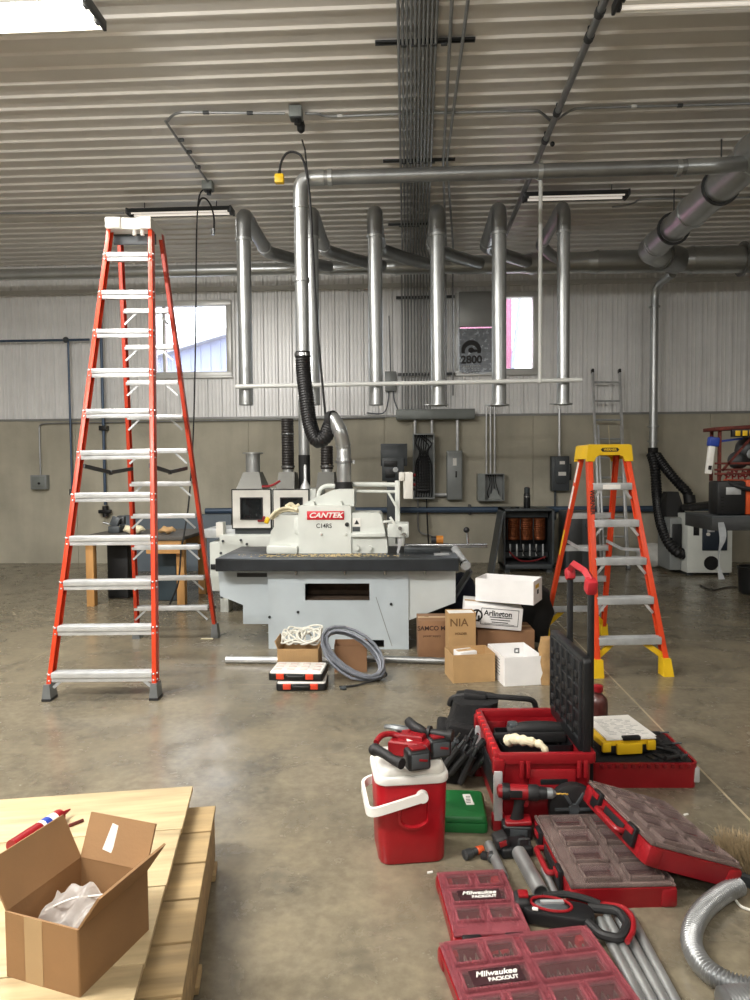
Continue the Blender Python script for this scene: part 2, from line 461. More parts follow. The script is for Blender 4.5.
def window(name, o, mull):
    x0, x1, z0, z1 = o; f = .055
    mb = MB()
    for (a, b, c, d) in ((x0-.03, x1+.03, z1-f, z1+.03), (x0-.03, x1+.03, z0-.03, z0+f), (x0-.03, x0+f, z0+f, z1-f), (x1-f, x1+.03, z0+f, z1-f)):
        mb.bx(a, b, YB-.05, YB+.09, c, d, .006)
    for xm in mull: mb.bx(xm-.025, xm+.025, YB-.005, YB+.07, z0+f, z1-f, .004)
    w = mb.struct(name, 'trimwhite')
    g = MB().bx(x0+f*.5, x1-f*.5, YB+.03, YB+.036, z0+f*.5, z1-f*.5).part('window_glass', 'glass', w); g['kind'] = 'structure'
    s = MB().bx(x0-.05, x1+.05, YB-.075, YB+.02, z0-.055, z0-.02, .005).part('window_sill', 'trimwhite', w)
window('window_1', OPEN[0], [at(164, 340, YB).x])
window('window_2', OPEN[1], [at(496, 340, YB).x])
# what stands outside the windows
M['bldsiding'] = mat('pale_blue_siding', '#8d96b3', .6, 0, .06, 2)
M['bldroof'] = mat('pale_metal_roof', '#aeb2b8', .5, .2, .05, 2)
M['redbarn'] = mat('red_barn_siding', '#a96480', .6, 0, .06, 2)
b = thing('neighbour_building', 'pale blue sided building with shallow metal roof seen through the left window', 'building', (-6.5, 24, 0))
p0, p1 = at(165, 356, 24), at(240, 333, 24)
mb = MB(); sl = (p1.z-p0.z)/(p1.x-p0.x); xa, xb = p0.x-3, p1.x+6
mb.prism([(xa, -.5), (xb, -.5), (xb, p0.z+sl*(xb-p0.x)), (xa, p0.z+sl*(xa-p0.x))], 'y', 24, 30)
k = xa
while k < xb: mb.bx(k, k+.05, 23.97, 24, -.5, p0.z+sl*(k-p0.x)); k += .35
mb.part('wall', 'bldsiding', b, True)
mb = MB(); mb.prism([(xa-.3, p0.z+sl*(xa-.3-p0.x)), (xb, p0.z+sl*(xb-p0.x)), (xb, p0.z+sl*(xb-p0.x)+.2), (xa-.3, p0.z+sl*(xa-.3-p0.x)+.2)], 'y', 23.6, 30.4); mb.part('roof', 'bldroof', b, True)
b = thing('red_building', 'red sided building with white gutter seen through the window by the poster', 'building', (2.5, 17, 0))
q0, q1 = at(495, 400, 17), at(517, 280, 17)
mb = MB(); mb.bx(q0.x-4, at(512, 340, 17).x, 17, 21, -.5, 7)
k = q0.x-4
while k < at(511, 340, 17).x: mb.bx(k, k+.05, 16.97, 17, -.5, 7); k += .3
mb.part('wall', 'redbarn', b, True)
mb = MB(); mb.tube([at(513, 360, 16.9), at(517, 330, 16.9), at(520, 300, 16.9), at(521, 280, 16.9)], .05, 8); mb.tube([at(513, 360, 16.9), Vector((at(513, 360, 16.9).x, 16.9, -.5))], .05, 8); mb.part('downspout', 'bldsiding', b, True)
MB().bx(-30, 30, 11.8, 60, -.6, -.5).struct('ground_outside', 'side')

# ================================================================== ceiling lamps
M['tube_on'] = mat('lit_fluorescent_tube', '#ffffff', .4, 0, 0, emit='#fff6ea', estr=TUBE)
M['tube_dim'] = mat('weak_fluorescent_tube', '#e6e4dc', .4, 0, 0, emit='#fff4e6', estr=TUBE*.03)
M['tube_weak'] = mat('dull_fluorescent_tube', '#e6e4dc', .4, 0, 0, emit='#fff4e6', estr=TUBE*.045)
M['lamp_white'] = mat('lamp_white_enamel', '#d8d6cf', .4, .1, .04, 6)
def lamp(label, x, y, length, power, lit=True, pan='lamp_white', wide=.2, z=4.78, rt=.016, up=0, side=.45):
    t = thing('ceiling_light', label, 'ceiling light', (x, y, z), 0, 'fluorescent ceiling lights')
    h = length/2
    mb = MB(); mb.prism([(-wide/2, .0), (-wide/2+.02, .045), (-.05, .07), (.05, .07), (wide/2-.02, .045), (wide/2, 0), (wide/2-.006, 0), (wide/2-.025, .038), (0, .05), (-wide/2+.025, .038), (-wide/2+.006, 0)], 'x', -h, h)
    mb.part('housing', pan, t)
    for sy in (-1, 1):
        mb = MB().cyl((-h+.04, sy*wide*.26, .012), (h-.04, sy*wide*.26, .012), rt, n=10); mb.part('tube', {True: 'tube_on', False: 'tube_dim', 'weak': 'tube_weak'}[lit], t)
    for sx in (-1, 1):
        mb = MB().bx(sx*h-.012, sx*h+.012, -wide/2, wide/2, -.012, .06, .004)
        for sy in (-1, 1): mb.box((sx*(h-.03), sy*wide*.26, .018), (.03, .05, .05), None, .006)
        mb.part('end_bracket', 'strut', t)
        mb = MB().tube([(sx*h*.7, 0, .065), (sx*h*.7, .0, ZC-z-.01)], .006, 6); mb.part('hanger', 'strut', t)
    if power > 0:
        ld = bpy.data.lights.new('lamp_glow', 'AREA'); ld.shape = 'RECTANGLE'; ld.size = length*.96; ld.size_y = wide*.8
        ld.energy = power; ld.color = (1, .975, .935)
        lo = bpy.data.objects.new('lamp_glow', ld); COL.objects.link(lo); lo.parent = t; lo.location = (0, 0, -.03)
        if up > 0:
            l2 = ld.copy(); l2.energy = power*up; l2.size_y = .06; lo = bpy.data.objects.new('ceiling_fill', l2); COL.objects.link(lo); lo.parent = t; lo.location = (0, 0, .085); lo.rotation_euler = (PI, 0, 0)  # extra light added above the pan to brighten ceiling and siding
            l3 = ld.copy(); l3.energy = power*side; l3.size_y = .06; lo = bpy.data.objects.new('wall_fill', l3); COL.objects.link(lo); lo.parent = t; lo.location = (0, wide/2+.02, .02); lo.rotation_euler = (math.radians(97), 0, 0)  # added forward-facing fill that brightens back wall and front faces
    return t
a = gz(95, 15, 4.78)
lamp('bright lit fluorescent light hanging at the near ceiling above the tall ladder', a.x-1.22, a.y, 2.44, LAMP*1.1, True, wide=.34, rt=.034)
a, c = gz(128, 214, 4.78), gz(233, 214, 4.78)
lamp('fluorescent light just behind the cap of the tall ladder', (a.x+c.x)/2, (a.y+c.y)/2, (c.x-a.x), LAMP*.05, 'weak', pan='strut', wide=.2)
a = gz(617, 5, 4.78)
lamp('unlit fluorescent light at the near ceiling beside the long sloping pipe', a.x+1.22, a.y, 2.44, 0, False)
a, c = gz(525, 198, 4.78), gz(626, 198, 4.78)
lamp('unlit short fluorescent light above the elbow of the last drop duct', (a.x+c.x)/2, (a.y+c.y)/2, (c.x-a.x), 0, False, pan='strut')
# lamps behind the photographer that light the near half of the shop
for (x, y, p, lab) in ((-3.1, .9, 1.75, 'lit fluorescent light overhead to the left of the camera'), (1.2, -.4, .22, 'lit fluorescent light overhead behind the camera'),
                     (-1.2, -3.6, .6, 'lit fluorescent light near the front wall'), (4.8, 1.6, .2, 'lit fluorescent light over the right side of the shop')):
    lamp(lab, x, y, 2.44, LAMP*p, True, z=4.0, up=.48)
# ================================================================== conduits, hung cords and dust ducts under the ceiling
ORD = ['first', 'second', 'third', 'fourth', 'fifth', 'sixth', 'seventh', 'eighth', 'ninth', 'tenth', 'eleventh', 'twelfth']
GUT_Z = at(436, 408, 11.3).z
# the bundle: ten conduits that run back along the ceiling and turn down the wall to the wireway
zc = 4.895
for k in range(10):
    u = k/9
    x0 = gz(398+u*39, 0, zc).x; x1 = at(402+u*28, 330, 11.3).x
    xm = gz(402+u*25, 250, zc).x; ym = gz(410, 250, zc).y
    y0 = 2.2; f = (y0-5.0)/(ym-5.0); xa = x0+(xm-x0)*f
    path = arcpath([(xa, y0, zc), (xm, ym, zc), (x1, 11.34, zc), (x1, 11.34, GUT_Z-.01)], .13, 5)
    MB().tube(path, .0125, 8).solo('conduit', 'conduit', '%s conduit from the left in the ceiling bundle that drops to the grey wireway' % ORD[k], 'conduit', 'conduits in the ceiling bundle')
for k, (pa, pb, lab) in enumerate((((452, 0), (443, 165), 'inner of two loose conduits veering in beside the ceiling bundle'), ((468, 0), (447, 160), 'outer of two loose conduits veering in beside the ceiling bundle'))):
    a, b = gz(*pa, zc), gz(*pb, zc); d = (b-a); s = a-d*.6; e = gz(446+7*k, 245, zc)
    x1 = at(446+k*7, 340, 11.3).x
    MB().tube(arcpath([s, b, e, (x1, 11.34, zc), (x1, 11.34, GUT_Z+.2 if k else GUT_Z+.02)], .13, 5), .014, 8).solo('conduit', 'conduit', lab, 'conduit', 'loose ceiling conduits')
for k, (px0, px1, py, lab) in enumerate(((375, 475, 41, 'strut channel carrying the conduit bundle nearest the camera'), (383, 455, 160, 'middle strut channel carrying the conduit bundle'), (388, 431, 224, 'strut channel carrying the conduit bundle behind the long level duct'))):
    a, b = gz(px0, py, 4.92), gz(px1, py, 4.92); y = (a.y+b.y)/2
    t = thing('strut_channel', lab, 'strut channel', ((a.x+b.x)/2, y, 4.9), 0, 'strut channels on the ceiling')
    mb = MB(); h = (b.x-a.x)/2
    for (p, q, r, s_) in ((-.022, .022, .024, .028), (-.022, -.018, .008, .028), (.018, .022, .008, .028)): mb.bx(-h, h, p, q, r, s_)
    mb.bx(-h, h, -.022, -.01, .008, .011); mb.bx(-h, h, .01, .022, .008, .011)
    mb.part('channel', 'strut', t)
    for j in range(5):
        x = -h*.42+j*h*.2
        MB().box((x, 0, -.012), (.05, .03, .012), None, .004).part('pipe_clamp', 'strut', t)
# the long sloping pipe
z = 4.86; a, b = gz(605, 0, z), gz(505, 236, z); d = (b-a).normalized()
t = thing('air_pipe', 'long steel pipe running back along the ceiling right of the conduit bundle', 'pipe', a-d*2)
MB().tube([a-d*2, b+d*.6], .03, 12).part('pipe', 'galv_dull', t, True)
for py in (12, 37, 112, 140, 172):
    q = gz(605-(py)*.4255, py, z); mb = MB(); mb.cyl(q-d*.03, q+d*.03, .038, n=12); mb.bx(q.x-.012, q.x+.012, q.y-.012, q.y+.012, q.z+.02, ZC-.01); mb.part('pipe_clamp', 'strut', t, True)
q = gz(550, 140, z); MB().sphere(q+Vector((.02, -.02, -.05)), .025).part('valve', 'black_pl', t, True)
# cross conduit with its two junction boxes
zc2 = 4.905
pts = [gz(*p, zc2) for p in ((208, 182), (170, 128), (168, 121), (178, 113), (205, 112.5), (285, 113.5))]
t = thing('branch_conduit', 'thin conduit hooking back to the box above the hanging black cord', 'conduit', pts[0])
MB().tube(smoothpath(pts, 5), .012, 8).part('conduit', 'conduit', t, True)
for p in ((181, 140), (189, 152), (198, 167), (206, 112.5), (250, 113)):
    q = gz(*p, zc2); MB().box(q+Vector((0, 0, .0)), (.06, .03, .028), None, .004).part('pipe_clamp', 'strut', t, True)
pts = [gz(*p, zc2) for p in ((305, 113.5), (318, 114), (325, 116), (345, 116), (396, 114), (470, 112), (530, 111), (540, 112), (549, 119.5), (553, 121), (558, 119), (572, 110), (590, 108), (660, 106), (750, 103.5), (790, 102))]
t = thing('cross_conduit', 'thin conduit crossing the whole ceiling in front of the sloping pipe', 'conduit', pts[0])
MB().tube(smoothpath(pts, 4), .012, 8).part('conduit', 'conduit', t, True)
for p in ((340, 116), (634, 106.5), (680, 105.5)):
    q = gz(*p, zc2); MB().box(q+Vector((0, 0, .0)), (.05, .03, .028), None, .004).part('pipe_clamp', 'trimwhite' if p[0] < 640 else 'strut', t, True)
pts = [gz(*p, zc2) for p in ((612, 207), (622, 206), (634, 203), (645, 199), (700, 198.5), (760, 197))]
MB().tube(smoothpath(pts, 4), .012, 8).solo('lamp_conduit', 'conduit', 'thin conduit leaving the unlit short light towards the big sloping duct', 'conduit')
MB().tube([gz(-60, 213.5, zc2), gz(60, 213, zc2), gz(124, 213, zc2)], .013, 8).solo('lamp_conduit', 'conduit', 'thin conduit along the ceiling left of the tall ladder cap', 'conduit')
def jbox(label, q, plug):
    t = thing('junction_box', label, 'junction box', q, 0, 'ceiling junction boxes')
    mb = MB().box((0, 0, 0), (.12, .12, .1), None, .006); mb.part('box', 'midgrey', t)
    MB().box((0, 0, -.054), (.1, .1, .01), None, .003).part('cover', 'strut', t)
    if plug:
        MB().cyl((.01, 0, -.058), (.01, 0, -.1), .028, n=12).part('outlet', 'black_pl', t)
jbox('ceiling box in the middle of the cross conduit above the yellow plug', gz(296, 113.5, 4.88), True)
jbox('ceiling box from which the long black cord hangs behind the tall ladder', gz(208, 186, 4.88), True)
# cord with yellow plug
Y = gz(296, 113, 4.88).y+.1
def atz(px, py, Y): return at(px, py, Y)
pts = [at(299, 122, Y-.02), at(302, 140, Y+.05), at(304, 160, Y+.08)]
t = thing('plug_cable', 'black cord with a yellow plug curling over beside the machine duct', 'cord', at(305, 180, Y))
mb = MB(); mb.lathe([(.012, 0), (.035, .02), (.04, .07), (.03, .11), (.012, .14)], at(301, 133, Y), (0, 0, 1), 14); mb.part('twist_plug', 'black_pl', t, True)
Yc = 6.45
pts = [at(279.5, 173, Yc), at(281, 163, Yc), at(286, 154, Yc), (at(293, 152, Yc)), at(301, 156, Yc), at(306, 170, Yc), at(309, 190, Yc), at(311, 215, Yc), at(314, 270, Yc+.05), at(318, 335, Yc+.1), at(323, 390, Yc+.1), at(326, 424, Yc+.1)]
MB().tube(smoothpath(pts, 6), .011, 8).part('cord', 'black_rub', t, True)
mb = MB().tube([at(302, 140, Y), at(305, 150, Y-.4), at(308, 180, Yc+.02)], .008, 6); mb.part('cord', 'black_rub', t, True)
c = at(279.5, 179, Yc)
MB().box(c, (.085, .06, .085), None, .012).part('plug', 'yellow', t, True)
MB().cyl(c+Vector((0, 0, .045)), c+Vector((0, 0, .075)), .018, .013).part('strain_relief', 'black_pl', t, True)
# cord that hangs by the tall ladder
Yh = gz(208, 186, 4.88).y
pts = [at(207, 188, Yh), at(201, 192, Yh), at(198, 205, Yh), at(196.5, 240, Yh), at(196, 300, Yh), at(195, 370, Yh), at(193, 440, Yh-.1), at(189, 500, 7.75), at(184, 535, 7.62), at(181, 548, 7.6)]
t = thing('drop_cable', 'long black cord hanging from the ceiling box down to the wooden table', 'cord', pts[-1])
MB().tube(smoothpath(pts, 6), .009, 6).part('cord', 'black_rub', t, True)
pts = [at(198, 206, Yh), at(201, 199, Yh), at(206, 199, Yh), at(211, 206, Yh), at(214, 218, Yh), at(214, 230, Yh)]
MB().tube(smoothpath(pts, 6), .011, 6).part('cord', 'black_rub', t, True)
c = at(213, 235, Yh); MB().cyl(c, c+Vector((0, 0, .07)), .02, .03, n=10).part('plug', 'steel', t, True)

# ------------------------------------------------------------------ dust ducts
def seg(mb, pts, r, rad=.18, n=18, ends=True):
    mb.tube(arcpath(pts, rad, 8), r, n, caps=ends); return mb
def open_pipe(mb, p0, p1, r, n=18):
    """pipe with an open lower end"""
    p0, p1 = Vector(p0), Vector(p1); d = (p1-p0).normalized()
    mb.cyl(p0, p1, r, n=n, cap0=True, cap1=False); mb.ring(p1-d*.001, d, r+.001, r-.004, .004, n)
    mb.cyl(p1-d*.15, p1-d*.0005, r-.004, n=n, cap0=True, cap1=False)
TY, TZ, DY = 10.3, 4.47, 8.0
tr = thing('trunk_duct', 'long galvanised trunk duct along the top of the back wall', 'duct', (0, TY, TZ))
xa = at(-60, 284, TY).x
stops = [(xa, .085), (at(275, 280, TY).x, .085), (at(330, 278, TY).x, .1), (at(395, 276, TY).x, .115), (at(460, 275, TY).x, .13), (at(530, 273, TY).x, .145), (at(595, 272, TY).x, .16), (at(672, 271, TY).x, .165), (at(690, 270, TY).x, .19), (at(742, 270, TY).x, .19)]
for (x0, r0), (x1, r1) in zip(stops, stops[1:]):
    mb = MB().cyl((x0, TY, TZ), (x1-.12, TY, TZ), r0, n=20); mb.cyl((x1-.12, TY, TZ), (x1, TY, TZ), r0, r1, n=20); mb.ring((x0+.02, TY, TZ), (1, 0, 0), r0+.008, r0-.01, .03, 20)
    mb.part('duct_section', 'galv', tr, True)
mb = MB(); mb.ring((stops[-1][0], TY, TZ), (1, 0, 0), .24, .1, .03, 24); mb.cyl((stops[-1][0], TY, TZ), (stops[-1][0]+.8, TY, TZ), .19, n=20); mb.part('end_flange', 'galv_dull', tr, True)
drops = [(245, 215, 405, 'galvanised drop duct at the left end of the white pipe'), (312, 215, 405, 'galvanised drop duct half hidden behind the machine duct'), (375, 212, 405, 'galvanised drop duct between the machine duct and the wall conduits'),
         (437, 212, 406, 'galvanised drop duct in front of the wall conduits'), (498, 214, 406, 'galvanised drop duct in front of the poster window'), (562, 208, 405, 'galvanised drop duct at the right end of the white pipe')]
for k, (px, pt, pb, lab) in enumerate(drops):
    r = .081 if k != 5 else .07
    X0 = at(px+1, 390, DY).x; zb = at(px, pb, DY).z; zt = 4.45
    t = thing('drop_duct', lab, 'duct', (X0, DY, zb), 0, 'galvanised drop ducts')
    mb = MB(); open_pipe(mb, (X0, DY, zt-.2), (X0, DY, zb), r); mb.part('drop_pipe', 'galv', t, True)
    mb = MB().tube(arcpath([(X0, DY, zt-.3), (X0, DY, zt), (X0, DY+.3, zt)], .26, 6), r+.005, 18); mb.part('elbow', 'galv_dull', t, True)
    mb = MB().ring((X0, DY, zt-.3), (0, 0, 1), r+.014, r, .03, 18); mb.part('collar', 'galv', t, True)
    dx = .75 if k < 5 else .5
    seg(MB(), [(X0, DY+.25, zt), (X0, TY-.95, zt-.02), (X0+dx*.45, TY-.5, zt-.01), (X0+dx, TY-.02, TZ)], r+.002, .25).part('branch_pipe', 'galv_dull', t, True)
    mb = MB().ring((X0, TY-1.15, zt-.015), (0, 1, 0), r+.012, r, .03, 18); mb.part('collar', 'galv', t, True)
    if k in (3, 4, 5):
        mb = MB().ring((X0, DY, zb+.01), (0, 0, 1), r+.035, r, .012, 18); mb.box((X0-.1, DY-.02, zb+.012), (.1, .05, .012)); mb.part('blast_gate', 'galv', t, True)
# the big sloping duct that runs forward along the right
zb_ = 4.46; XB = at(655, 245, 9.55).x
t = thing('main_duct', 'large galvanised main duct coming forward overhead on the right', 'duct', (XB, 8, zb_))
for y0, y1, r in ((9.5, 8.35, .16), (8.35, 6.9, .175), (6.9, 4.2, .19)):
    mb = MB().cyl((XB, y0, zb_), (XB, y1, zb_), r, n=24); mb.ring((XB, y0-.02, zb_), (0, 1, 0), r+.014, r-.02, .05, 24); mb.part('duct_section', 'galv', t, True)
mb = MB().tube(arcpath([(XB, 9.4, zb_), (XB, 9.75, zb_), (XB+.28, 10.02, zb_-.02)], .2, 6), .165, 22); mb.part('elbow', 'galv', t, True)
mb = MB().cyl((XB+.2, 9.94, zb_-.02), (XB+.55, TY-.02, TZ), .18, .19, n=22); mb.ring((XB+.24, 9.98, zb_-.02), (.6, .6, 0), .2, .17, .03, 22); mb.part('wye', 'galv_dull', t, True)
for y in (8.9, 7.6, 6.2):
    mb = MB().ring((XB, y, zb_), (0, 1, 0), .2, .17, .03, 24); mb.cyl((XB, y, zb_+.19), (XB, y, ZC-.01), .008, n=6); mb.part('hanger_strap', 'strut', t, True)
# the machine duct: level run, elbow, vertical pipe
MY = 6.55
zl = at(500, 173, MY).z; xv = at(302, 300, MY).x
t = thing('machine_duct', 'galvanised duct running level under the ceiling then down to the black hose', 'duct', (xv, MY, zl))
xr = at(688, 170, MY).x; r = .064
mb = MB().cyl((xv+.2, MY, zl), (xr, MY, zl+.01), r, n=18); mb.part('level_pipe', 'galv_dull', t, True)
for px in (330, 540, 678):
    x = at(px, 172, MY).x; mb = MB().ring((x, MY, zl), (1, 0, 0), r+.01, r-.01, .04, 18); mb.part('collar', 'galv', t, True)
mb = MB().tube(arcpath([(xr-.02, MY, zl+.01), (xr+.24, MY, zl+.01), (XB-.02, MY+.35, zb_-.06)], .2, 6), r+.006, 18); mb.part('elbow', 'galv', t, True)
vb = at(302, 355, MY)
mb = MB().tube(arcpath([(xv+.22, MY, zl), (xv, MY, zl), (xv, MY, zl-.25)], .22, 8), r+.005, 18); mb.part('elbow', 'galv', t, True)
mb = MB().cyl((xv, MY, zl-.22), (xv, MY, vb.z), r, n=18); mb.part('vertical_pipe', 'galv', t, True)
for z in (zl-.26, 3.3): MB().ring((xv, MY, z), (0, 0, 1), r+.01, r-.01, .035, 18).part('collar', 'galv', t, True)
# ribbed hose helper
def ribbed(mb, pts, r, pitch, amp, per=10, n=16):
    P = smoothpath(pts, per); L = [0]
    for a, b in zip(P, P[1:]): L.append(L[-1]+(b-a).length)
    N = max(8, int(L[-1]/pitch*6)); Q = []; j = 0
    for k in range(N+1):
        s = L[-1]*k/N
        while j < len(P)-2 and L[j+1] < s: j += 1
        u = (s-L[j])/max(L[j+1]-L[j], 1e-6); Q.append(P[j].lerp(P[j+1], u))
    mb.tube(Q, lambda t: r+amp*math.sin(t*L[-1]/pitch*2*PI), n); return mb
hp = [(xv, MY, vb.z+.03), (xv+.005, MY, vb.z-.15), at(306, 395, MY-.03), at(310, 424, MY-.06), at(317, 440, MY-.1), at(325, 437, MY-.12), at(329, 428, MY-.12), at(332, 420, MY-.12)]
t = thing('black_hose', 'black flexible hose looping from the machine duct to the saw elbow', 'hose', hp[4])
ribbed(MB(), hp, .069, .024, .0025).part('hose', 'hose', t, True)
mb = MB().ring((xv, MY, vb.z), (0, 0, 1), .078, .06, .03, 20); mb.part('hose_clamp', 'steel', t, True)
# white plastic pipe frame
PY = 7.86
t = thing('pvc_pipe', 'white plastic pipe hung level across all the drop ducts', 'pipe', at(410, 384, PY))
MB().tube([at(236, 386.5, PY), at(582, 380, PY)], .024, 12).part('level_pipe', 'pvc', t, True)
q = at(540, 381, PY)
MB().tube([q, Vector((q.x, PY, 4.88))], .022, 12).part('hanger_pipe', 'pvc', t, True)
MB().sphere(q, .032).part('tee', 'pvc', t, True)
# vertical duct by the back wall with two black hoses
q = at(654, 350, 11.1); zt = 4.3; zb2 = at(655, 449, 11.1).z
t = thing('wall_duct', 'thin galvanised duct running down the back wall behind the planer', 'duct', (q.x, 11.1, zb2))
MB().tube(arcpath([(q.x, 11.1, zb2), (q.x, 11.1, zt), (q.x+.12, 10.7, TZ-.08)], .25, 8), .062, 16).part('pipe', 'galv', t, True)
for z in (zt-.3, zb2+.35, zb2+.12): MB().ring((q.x, 11.1, z), (0, 0, 1), .085, .06, .025, 16).part('collar', 'galv', t, True)
MB().tube([(q.x, 11.1, zb2+.02), (q.x, 11.1, zb2-.12)], .075, 16).part('hose_wye', 'black_rub', t, True)
WDX, WDZ = q.x, zb2
# ================================================================== what hangs on and stands against the back wall
WY = 11.42
def pane(px0, px1, py0, py1, Y):
    a, b = at(px0, py1, Y), at(px1, py0, Y); return a.x, b.x, a.z, b.z
def rim_door(mb, x0, x1, z0, z1, y0, y1, t):
    mb.bx(x0, x0+t, y0, y1, z0, z1); mb.bx(x1-t, x1, y0, y1, z0, z1); mb.bx(x0+t, x1-t, y0, y1, z0, z0+t); mb.bx(x0+t, x1-t, y0, y1, z1-t, z1)
# wireway under the bundle
x0, x1, z0, z1 = pane(396, 475, 408.5, 419.5, 11.2)
t = thing('wireway', 'long grey wireway box across the wall that collects the bundle of conduits', 'electrical box', ((x0+x1)/2, 11.3, z0))
MB().bx(x0, x1, 11.2, 11.40, z0, z1, .006).part('box', 'midgrey', t, True)
MB().bx(x0+.01, x1-.01, 11.19, 11.2, z0+.012, z1-.012, .003).part('cover', 'midgrey', t, True)
WX0, WX1, WZ0 = x0, x1, z0
# open breaker panel
x0, x1, z0, z1 = pane(413, 434.5, 433.5, 499, 11.2)
t = thing('breaker_panel', 'tall open breaker panel crammed with black wires under the wireway', 'electrical panel', ((x0+x1)/2, 11.3, z0))
mb = MB(); rim_door(mb, x0, x1, z0, z1, 11.18, WY, .02); mb.bx(x0, x1, 11.37, WY-.003, z0, z1); mb.part('enclosure', 'panelgrey', t, True)
mb = MB().bx(x0+.1, x1-.1, 11.3, 11.36, z0+.1, z1-.35)
for k in range(12): mb.bx(x0+.07, x1-.07, 11.24, 11.3, z0+.12+k*.045, z0+.155+k*.045, .004)
mb.part('breaker_stack', 'black_pl', t, True)
for k in range(7):
    xx = x0+.05+k*(x1-x0-.1)/6
    MB().tube(smoothpath([(x0+.1+.03*(k % 5), 11.27, z1-.02), (xx, 11.24, z1-.15-.02*(k % 3)), ((x0+x1)/2+(xx-(x0+x1)/2)*.5, 11.23, z1-.3), (xx, 11.24, z1-.5), (xx+.01, 11.25, z0+.15), (xx, 11.27, z0+.03)], 5), .011, 6).part('wire', 'black_rub', t, True)
for k in range(4):
    xx = x0+.12+k*.04; MB().cyl((xx, 11.23, z1-.33), (xx, 11.21, z1-.28), .012, n=8).part('lug', 'steel', t, True)
for k, px in enumerate((415, 432)):
    x = at(px, 425, 11.27).x; MB().tube([(x, 11.3, z1-.005), (x, 11.3, WZ0+.005)], .024, 10).solo('conduit_nipple', 'alu', 'short steel conduit joining the %s corner of the open breaker panel to the wireway' % ('left' if k == 0 else 'right'), 'conduit')
MB().tube(smoothpath([(x0+.08, 11.3, z0), (x0+.08, 11.32, z0-.4), (x0+.12, 11.33, z0-.55), (x0+.3, 11.34, z0-.6)], 6), .014, 8).solo('conduit', 'conduit', 'bent conduit dropping from the bottom of the open breaker panel', 'conduit')
MB().tube(smoothpath([(x1-.13, 11.3, z0), (x1-.12, 11.3, z0-.3), (x1-.1, 11.3, z0-.7), (x1-.08, 11.3, z0-.95)], 6), .012, 8).solo('cable', 'black_rub', 'black cable hanging from the bottom of the open breaker panel', 'cable')
PX1, PZ0 = x1, z0
# closed grey panel
x0, x1, z0, z1 = pane(447, 462.5, 450.5, 500, 11.22)
t = thing('electrical_panel', 'closed grey electrical panel with a pale label right of the open one', 'electrical panel', ((x0+x1)/2, 11.3, z0))
MB().bx(x0, x1, 11.24, 11.41, z0, z1, .008).part('box', 'midgrey', t, True)
d = MB().bx(x0+.012, x1-.012, 11.22, 11.24, z0+.015, z1-.015, .006).part('door', 'panelgrey', t, True)
MB().bx((x0+x1)/2-.03, (x0+x1)/2+.03, 11.216, 11.222, z1-.24, z1-.12).part('label', 'paper', d, True)
MB().bx((x0+x1)/2+.01, (x0+x1)/2+.035, 11.208, 11.222, z0+.36, z0+.46, .004).part('latch', 'black_pl', d, True)
x = at(457.5, 430, 11.3).x; MB().tube([(x, 11.31, z1-.003), (x, 11.31, WZ0+.005)], .026, 10).solo('conduit', 'alu', 'thick steel conduit from the wireway down to the closed grey panel', 'conduit')
MB().tube([(PX1-.004, 11.32, PZ0+.06), (x0+.004, 11.32, PZ0+.06)], .03, 10).solo('conduit_nipple', 'alu', 'short level conduit joining the open panel to the closed grey panel', 'conduit')
# open box with three conduits
x0, x1, z0, z1 = pane(478, 504.5, 473.5, 501, 11.2)
t = thing('junction_box', 'open steel junction box with torn cover under three thin conduits', 'electrical box', ((x0+x1)/2, 11.3, z0))
mb = MB(); rim_door(mb, x0, x1, z0, z1, 11.2, WY, .012); mb.bx(x0, x1, 11.38, WY-.003, z0, z1); mb.part('box', 'panelgrey', t, True)
mb = MB(); mb.poly([(x0+.16, 11.21, z0+.02), (x1-.03, 11.21, z0+.02), (x0+.26, 11.25, z0+.2)]); mb.bx(x0, x0+.11, 11.19, 11.2, z0, z1); mb.part('cover', 'midgrey', t, True)
for k in range(4): MB().tube(smoothpath([(x0+.17+k*.04, 11.3, z1-.02), (x0+.2+k*.03, 11.27, z1-.15), (x0+.16+k*.06, 11.3, z0+.12), (x0+.2+k*.05, 11.33, z0+.03)], 5), .008, 6).part('wire', 'black_rub', t, True)
for k in range(3):
    x = at(486.5+k*4.1, 440, 11.35).x; top = at(488, 409-k, 11.35).z
    MB().tube(arcpath([(x, 11.35, z1-.002), (x, 11.35, top), (x+.05, 11.35, top+.06)], .04, 4), .015, 8).solo('conduit', 'alu', '%s of three thin conduits rising from the open junction box' % ('left one', 'middle one', 'right one')[k], 'conduit', 'conduits over the open junction box')
JX1 = x1
# grey control cabinet left of the open panel
x0, x1, z0, z1 = pane(382, 404, 458, 481, 10.6)
t = thing('control_cabinet', 'small dark grey machine control cabinet left of the open breaker panel', 'control cabinet', ((x0+x1)/2, 11.05, 0))
mb = MB().bx(x0, x1, 10.62, 11.0, z0, z1, .008); mb.bx(x0-.02, x1+.05, 10.66, 11.02, z1-.12, z1+.3*0+.22, .01); mb.part('cabinet', 'dkgrey', t, True)
mb = MB().bx(x0+.03, x1-.1, 10.605, 10.625, z1-.13, z1-.04, .003); mb.bx(x0+.05, x0+.2, 10.605, 10.625, z0+.05, z0+.18, .003); mb.part('panel', 'black_pl', t, True)
MB().cyl((x1-.13, 10.62, z0+.17), (x1-.13, 10.59, z0+.17), .04, n=14).part('dial', 'steel', t, True)
MB().bx((x0+x1)/2-.1, (x0+x1)/2+.1, 10.7, 10.9, 0, z0, .01).part('stand', 'dkgrey', t, True)
